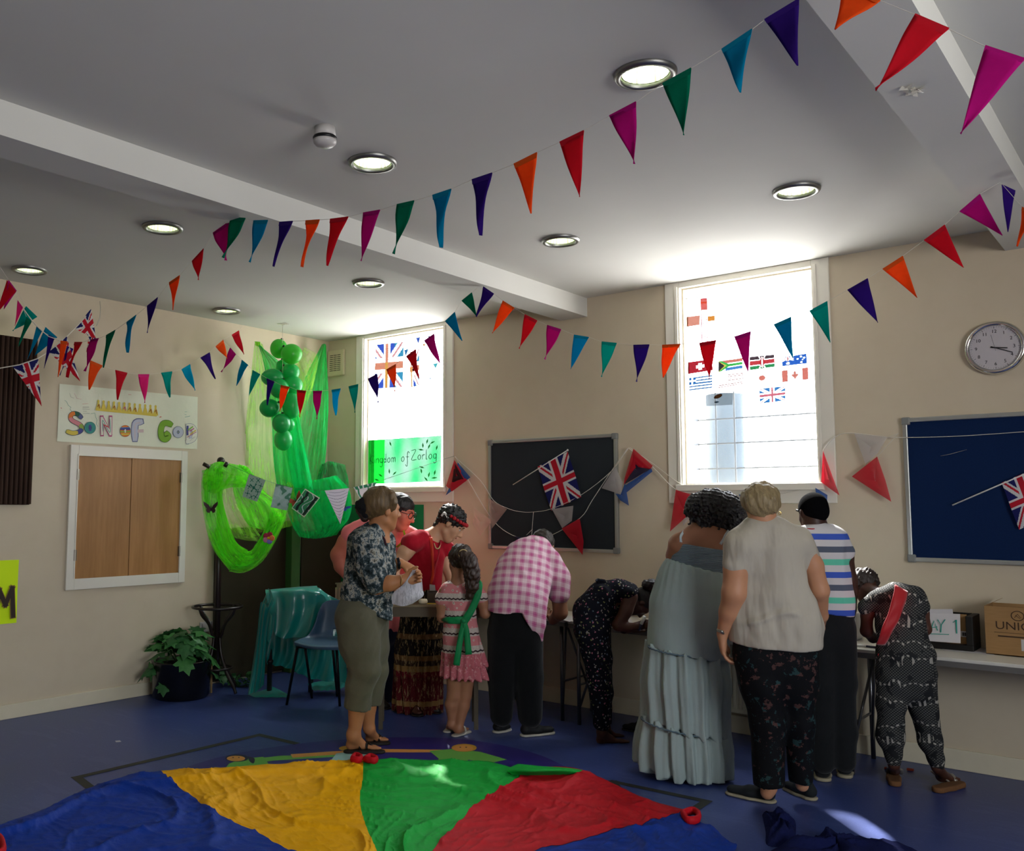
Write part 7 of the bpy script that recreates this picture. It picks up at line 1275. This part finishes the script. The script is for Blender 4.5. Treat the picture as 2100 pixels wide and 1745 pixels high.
for k in range(330):
    d = U_([rr.gauss(0, 1), rr.gauss(0, 1), rr.gauss(0, 1)]); d = d if d@FWD < .4 else -d; px = 1466+56*(d@RGT)+4; py = 1047-37*(d@UPV)+max(0, d@RGT)*18
    if py > 1080 and px < 1490: continue
    q = p.J(px, py, .02+.10*(d@FWD)); S.cap(q, q+d*.012+U_([rr.gauss(0, 1) for _ in range(3)])*.02-UPZ*.014, .009, .006, .003)
S.fn(lambda X, Y, Z, F: F+.009*sn(X, Y, Z, 150, 31)); p.build(S, 'curly_hair', hairm('black_curls', '060506', '141014'), .0055)
p.shoe((1345, 1580), (1352, 1560), m_sd, m_sd, 11, 12, 3); p.shoe((1455, 1600), (1452, 1572), m_sd, m_sd, 11, 12, 3)
# ---- 9 woman in the cream T-shirt
p = Person('older woman with short blonde hair in a cream T-shirt and dark floral trousers', 4.80, 1590); S = Sdf()
p.head(S, 1561, 1036, .03, 88, (.05, -.25, 1), (-.02, 1, .2)); p.ch(S, [(1563, 1060, .02, 26), (1565, 1088, .03, 25)], .02); p.ch(S, [(1574, 1130, 0, 56), (1584, 1220, 0, 60), (1588, 1320, 0, 66)], .05, .56)
p.ch(S, [(1522, 1118, .0, 30), (1510, 1165, -.01, 25), (1506, 1215, -.02, 24), (1496, 1255, .02, 20), (1482, 1300, .06, 12)], .02); p.hand(S, p.J(1481, 1302, .06), iv((.08, -1, .05)), iv((.3, 0, .9)), 74/p.s, .42, .4); p.ch(S, [(1640, 1112, .0, 26), (1666, 1160, 0, 21), (1680, 1210, .0, 19), (1684, 1262, .10, 13), (1680, 1290, .2, 10)], .02); p.hand(S, p.J(1680, 1290, .2), iv((-.1, -.6, .7)), iv((-1, 0, 0)), 68/p.s, .5)
p.ch(S, [(1560, 1370, 0, 38), (1567, 1470, 0, 22), (1578, 1615, -.01, 14)]); p.ch(S, [(1622, 1370, 0, 36), (1638, 1480, 0, 20), (1645, 1610, .03, 13)]); p.ch(S, [(1578, 1612, -.01, 14), (1573, 1626, -.01, 13)]); p.build(S, 'body', m_skL, .0065)
m_ct = mat('cream_jersey', rough=.85, spec=.15, fn=lambda g: g.mix(g.noise(g.attr('rest'), 5, 4), lin('a9a193'), lin('b6aea0')), bump=(lambda g: g.noise(g.scale(g.attr('rest'), (9, 9, 2.2)), 1, 3, .4), .9, .05))
S = Sdf(); p.ch(S, [(1548, 1096, .02, 26), (1584, 1094, .02, 26)], .04); p.ch(S, [(1566, 1090, .02, 37), (1574, 1125, 0, 60), (1580, 1180, 0, 66), (1586, 1235, 0, 80), (1588, 1285, 0, 90), (1588, 1330, 0, 86)], .05, .66); p.ch(S, [(1545, 1108, 0, 34), (1520, 1118, 0, 34), (1508, 1158, -.01, 29)], .04); p.ch(S, [(1600, 1104, 0, 34), (1634, 1112, 0, 32), (1658, 1144, 0, 26)], .04)
p.cutl(S, (1480, 1319), (1700, 1321), (1590, 1380))
_o = p.J(1586, 1320)
def tf(X, Y, Z, F):
    x = (X-_o[0])*p.side[0]+(Y-_o[1])*p.side[1]; z = Z-_o[2]; lo = np.clip(1-z*3.2, 0, 1); mid = np.clip(1-np.abs(z-.33)*3, 0, 1)
    return F-.004*lo*np.clip(z*20, 0, 1)*np.sin(x*75+z*22+1.5*np.sin(x*17))+.016*mid*np.abs(np.sin(x*13+z*5+np.sin(z*8)))**3-.016*np.exp(-((z-.16+x*x*.8-.03*np.sin(x*14))/.018)**2-(x/.15)**4)+.004*sn(X, Y, Z, 20, 5)
S.fn(tf); p.build(S, 't_shirt', m_ct, .007)
m_fl9 = mat('dark_floral_viscose', rough=.8, spec=.15, fn=lambda g: g.mix(g.m('MULTIPLY', g.gt(g.noise(g.attr('rest'), 26, 5, .7), .58), .6), lin('0b0c0f'), g.mix(g.gt(g.noise(g.attr('rest'), 9, 2), .5), lin('2c4a4c'), lin('5c3e3a'))), bump=(20, .3, .006))
S = Sdf(); p.ch(S, [(1590, 1305, 0, 82), (1590, 1340, 0, 82)], .03, .62); p.ch(S, [(1554, 1345, 0, 46), (1562, 1400, 0, 42), (1574, 1480, 0, 33), (1577, 1615, -.01, 30)], .04); p.ch(S, [(1626, 1345, 0, 46), (1632, 1400, 0, 42), (1641, 1480, 0, 29), (1643, 1615, .03, 23)], .04); p.cutl(S, (1530, 1608), (1680, 1606), (1600, 1650)); S.fn(folds(.006, 18, 35)); p.build(S, 'floral_trousers', m_fl9, .0085)
S = Sdf(); c, f, u, l, h = p.hd; S.ell(p.hp(0, -.06, .13), [l, f, u], (.43*h, .46*h, .40*h), .03); S.ell(p.hp(0, -.20, -.05), [l, f, u], (.36*h, .26*h, .26*h), .03); S.cut(p.hp(0, .25, 0), f-u*.4); S.fn(lambda X, Y, Z, F: F+.008*sn(X, Y, Z, 60, 41, (1, 1, .5))+.004*sn(X, Y, Z, 190, 42, (1, 1, .35))); p.build(S, 'hair', hairm('ash_blonde', '5c4c34', 'a8946c'), .0055)
b = MB(); b.tube([p.hp(.40+.03*math.cos(a), -.02, -.2+.035*math.sin(a)) for a in [k*math.pi/8 for k in range(16)]], .0015, 5, closed=True); b.build('earring', mat('gold', 'c0a050', rough=.3, metal=1), p.t)
p.strip('wristwatch', [(1470, 1292, .04), (1481, 1296, .02), (1492, 1301, .05)], mat('silver_watch', '9a968a', rough=.3, metal=.9), 6)
m_es = mat('navy_canvas_shoe', '12181c', rough=.85); m_js2 = mat('jute_sole', '9a917a', rough=.9)
p.shoe((1591, 1648), (1490, 1627), m_es, m_js2, 17, 24, 6); p.shoe((1672, 1643), (1610, 1617), m_es, m_js2, 15, 22, 6)
# ---- 10 boy in the striped T-shirt
p = Person('tall boy in a white T-shirt with blue, grey and teal stripes', 5.22, 1700); S = Sdf()
p.head(S, 1668, 1052, .06, 80, (-.1, -.55, .85), (0, .85, .5)); p.ch(S, [(1669, 1066, .03, 20), (1672, 1092, .02, 20)], .02); p.ch(S, [(1684, 1120, 0, 42), (1695, 1240, 0, 46)], .04, .66)
p.ch(S, [(1720, 1112, 0, 20), (1734, 1140, 0, 15), (1741, 1190, .0, 15), (1744, 1210, .02, 14), (1747, 1250, .08, 9)], .02); p.hand(S, p.J(1746, 1250, .08), iv((-.1, -1, .15)), iv((-.3, 0, 1)), 54/p.s, .4); p.ch(S, [(1640, 1112, 0, 20), (1628, 1160, .02, 15), (1624, 1205, .06, 14), (1628, 1240, .2, 9)], .02); p.hand(S, p.J(1628, 1240, .2), iv((0, -.5, .9)), iv((1, 0, 0)), 54/p.s, .4)
p.ch(S, [(1680, 1290, 0, 30), (1684, 1400, 0, 20), (1686, 1560, 0, 11)]); p.ch(S, [(1718, 1290, 0, 30), (1726, 1400, 0, 20), (1730, 1560, 0, 11)]); p.build(S, 'body', m_skD, .007)
zs = p.J(1690, 1098)[2]-0.0
def stripe(g):
    z = g.xyz(g.attr('rest'))[2]; t_ = g.m('DIVIDE', g.m('SUBTRACT', zs+.012, z), .0712); fr = g.m('FRACT', t_); on = g.m('MULTIPLY', g.lt(fr, .47), g.gt(t_, 0)); k = g.m('MODULO', g.m('FLOOR', t_), 3); c = g.mix(g.lt(g.m('ABSOLUTE', g.m('SUBTRACT', k, 1)), .5), g.mix(g.gt(k, 1.5), lin('3c58b4'), lin('5cbca0')), lin('545c6c')); return g.mix(on, lin('c4c2c4'), c)
m_ss = mat('striped_jersey', rough=.85, spec=.15, fn=stripe, bump=(30, .2, .004)); S = Sdf(); p.ch(S, [(1648, 1102, .01, 22), (1672, 1098, .01, 24), (1708, 1102, .01, 24)], .03); p.ch(S, [(1682, 1122, 0, 47), (1690, 1180, 0, 47), (1696, 1230, 0, 50), (1698, 1275, 0, 50)], .04, .68); p.ch(S, [(1712, 1108, 0, 26), (1732, 1132, 0, 20)], .03); p.ch(S, [(1648, 1108, 0, 24), (1632, 1136, 0, 20)], .03); p.cutl(S, (1640, 1248), (1745, 1260), (1700, 1320)); S.fn(folds(.005, 26, 45)); p.build(S, 'striped_t_shirt', m_ss, .0075)
b = MB(); b.tube([p.J(1670+24*math.cos(a), 1082+3*math.sin(a), .02-.065*math.sin(a)) for a in [k*math.pi/16 for k in range(32)]], .005, 6, closed=True); b.build('neckband', mat('cloth_red_jersey'), p.t, True)
m_ck = cloth('charcoal_cotton', '121416', '1a1c1e'); S = Sdf(); p.ch(S, [(1697, 1246, 0, 48), (1698, 1290, 0, 48)], .03, .72); p.ch(S, [(1682, 1290, 0, 34), (1683, 1400, 0, 29), (1686, 1500, 0, 25), (1687, 1562, 0, 23)], .03); p.ch(S, [(1720, 1290, 0, 33), (1727, 1400, 0, 28), (1730, 1500, 0, 26), (1731, 1560, 0, 22)], .03); S.fn(folds(.007, 22, 46)); p.build(S, 'trousers', m_ck, .0085)
S = Sdf(); c, f, u, l, h = p.hd; S.ell(p.hp(0, -.06, .13), [l, f, u], (.352*h, .425*h, .385*h)); S.ell(p.hp(0, -.17, -.06), [l, f, u], (.30*h, .27*h, .27*h)); S.cut(p.hp(0, .24, 0), f-u*.3); p.build(S, 'hair', mat('short_black_hair', '08080a', rough=1, spec=.04, bump=(250, .6, .004)), .006)
p.strip('glasses_arm', [(1632, 1046, .10), (1637, 1048, .05)], m_blk, 4)
p.shoe((1688, 1604), (1684, 1578), mat('cloth_charcoal_cotton'), m_js2, 17, 22, 7); p.shoe((1732, 1597), (1736, 1572), mat('cloth_charcoal_cotton'), m_js2, 16, 22, 7)
# ---- 11 girl with the red sash
p = Person('girl in a grey patterned jumpsuit with a red sash at the right-hand table', 5.02, 1860); S = Sdf()
p.head(S, 1774, 1202, .30, 64, (-.62, -.55, .5), (-.35, .75, .5)); p.ch(S, [(1784, 1208, .25, 14), (1806, 1222, .16, 17)], .03); p.ch(S, [(1840, 1240, .08, 38), (1850, 1300, .02, 40), (1858, 1360, 0, 44)], .04, .7)
p.ch(S, [(1790, 1238, .12, 16), (1778, 1262, .13, 12), (1777, 1294, .14, 12), (1790, 1308, .18, 10), (1806, 1312, .25, 8)], .015); p.hand(S, p.J(1804, 1312, .24), iv((.7, -.4, .5)), iv((.2, .8, .3)), 42/p.s, .6); p.ch(S, [(1880, 1232, .04, 16), (1892, 1256, .04, 12), (1897, 1290, .04, 12), (1890, 1305, .15, 9), (1878, 1308, .28, 7)], .015); p.hand(S, p.J(1878, 1308, .28), iv((-.3, 0, 1)), iv((-1, 0, 0)), 40/p.s, .3)
p.ch(S, [(1834, 1400, 0, 28), (1828, 1480, 0, 17), (1833, 1560, 0, 9)]); p.ch(S, [(1880, 1400, 0, 28), (1900, 1480, 0, 17), (1922, 1568, .0, 9)]); F1 = p.foot(S, (1836, 1602), (1832, 1585), (1833, 1566, 0), 11, 11, 10); F2 = p.foot(S, (1920, 1610), (1966, 1608), (1922, 1572, 0), 11, 9, 10); p.build(S, 'body', m_skB, .0065)
def gj(g):
    a = g.attr('rest'); z = g.xyz(a)[2]; x = g.xyz(a)[0]; dia = g.gt(g.m('ADD', g.m('SINE', g.m('MULTIPLY', g.m('ADD', x, z), 420)), g.m('SINE', g.m('MULTIPLY', g.m('SUBTRACT', x, z), 420))), .4); ptc = g.noise(a, 14, 2); band = g.lt(g.m('FRACT', g.m('MULTIPLY', g.m('ADD', z, g.m('MULTIPLY', g.vor(a, 11)[0], .12)), 9)), .14); tri = g.gt(g.m('SINE', g.m('MULTIPLY', x, 260)), 0)
    c = g.mix(g.m('MULTIPLY', dia, g.m('MULTIPLY', g.gt(ptc, .42), .5)), lin('1d1e20'), lin('74746e')); return g.mix(g.m('MULTIPLY', band, g.m('MULTIPLY', tri, .75)), c, lin('a8a49a'))
m_gj = mat('grey_geometric_print', rough=.8, spec=.2, fn=gj, bump=(24, .35, .006)); S = Sdf(); p.ch(S, [(1800, 1232, .14, 20), (1838, 1224, .10, 26), (1872, 1226, .05, 24)], .03); p.ch(S, [(1838, 1244, .09, 42), (1846, 1280, .05, 44), (1852, 1312, .01, 39), (1857, 1345, 0, 52), (1858, 1385, 0, 53)], .04, .74); p.ch(S, [(1796, 1234, .13, 21), (1777, 1246, .13, 17)], .025); p.ch(S, [(1872, 1226, .04, 22), (1889, 1244, .04, 16)], .025)
p.ch(S, [(1834, 1385, 0, 34), (1828, 1440, 0, 27), (1826, 1510, 0, 25), (1832, 1545, 0, 15), (1833, 1562, 0, 12)], .03); p.ch(S, [(1880, 1385, 0, 36), (1894, 1450, 0, 26), (1908, 1520, 0, 21), (1920, 1555, 0, 15), (1923, 1568, 0, 12)], .03); S.fn(folds(.006, 28, 55, (1, 1, .8))); p.build(S, 'jumpsuit', m_gj, .0075)
p.strip('sash', [(1848, 1206, -.03), (1842, 1235, -.07), (1830, 1268, -.08), (1816, 1298, -.075), (1806, 1322, -.03)], mat('red_satin', 'b0141c', rough=.55, sheen=.3, trans=.05), (30, 18), curve=.002); p.strip('sash_tail', [(1802, 1340, .02), (1804, 1430, .05), (1806, 1520, .06)], mat('red_satin'), 4)
S = Sdf(); c, f, u, l, h = p.hd; S.ell(p.hp(0, -.08, .17), [l, f, u], (.42*h, .46*h, .44*h)); S.cut(p.hp(0, .24, 0), f-u*.5); S.fn(lambda X, Y, Z, F: F+.008*sn(X, Y, Z, 130, 61)); p.build(S, 'hair', hairm('dark_twists', '0c0908', '33241c'), .0055)
m_ck2 = mat('cork_wedge', '6e4a2c', rough=.85, bump=(120, .3)); m_sv = mat('silver_strap', '9a948a', rough=.3, metal=.5)
for FF, hh, tt in ((F1, (1836, 1614), (1830, 1590)), (F2, (1918, 1626), (1974, 1612))):
    A, B, d, x, z, w, L, so = FF; p.shoe(hh, tt, m_ck2, m_ck2, 13, 1, 11, open_=True)
    for pts in ([A+d*L*.05-x*w*1.0+z*(so+w*1.3), A-d*w*.3+z*(so+w*1.5), A+d*L*.05+x*w*1.0+z*(so+w*1.3), A+d*L*.4+x*w*1.1+z*so], [A+d*L*.05-x*w*1.0+z*(so+w*1.3), A+d*L*.4-x*w*1.1+z*so], [A+d*L*.72-x*w*1.15+z*so, A+d*L*.7+z*(so+w*1.05), A+d*L*.72+x*w*1.15+z*so]): b = MB(); b.tube(catmull(pts, 4), .013, 6, flat=.5); b.build('sandal_strap', m_sv, p.t, True)
b = MB()
for px, py in ((1820, 1574), (1866, 1576)): P = floor_at(px, py+4); b.box(P[0]-.015, P[0]+.02, P[1]-.01, P[1]+.01, .001, .012)
b.build('scrap', mat('orange_scrap', '8a3018')); tag(bpy.data.objects['scrap'], 'tiny orange scraps on the floor under the right-hand table', 'scrap', kind='stuff')
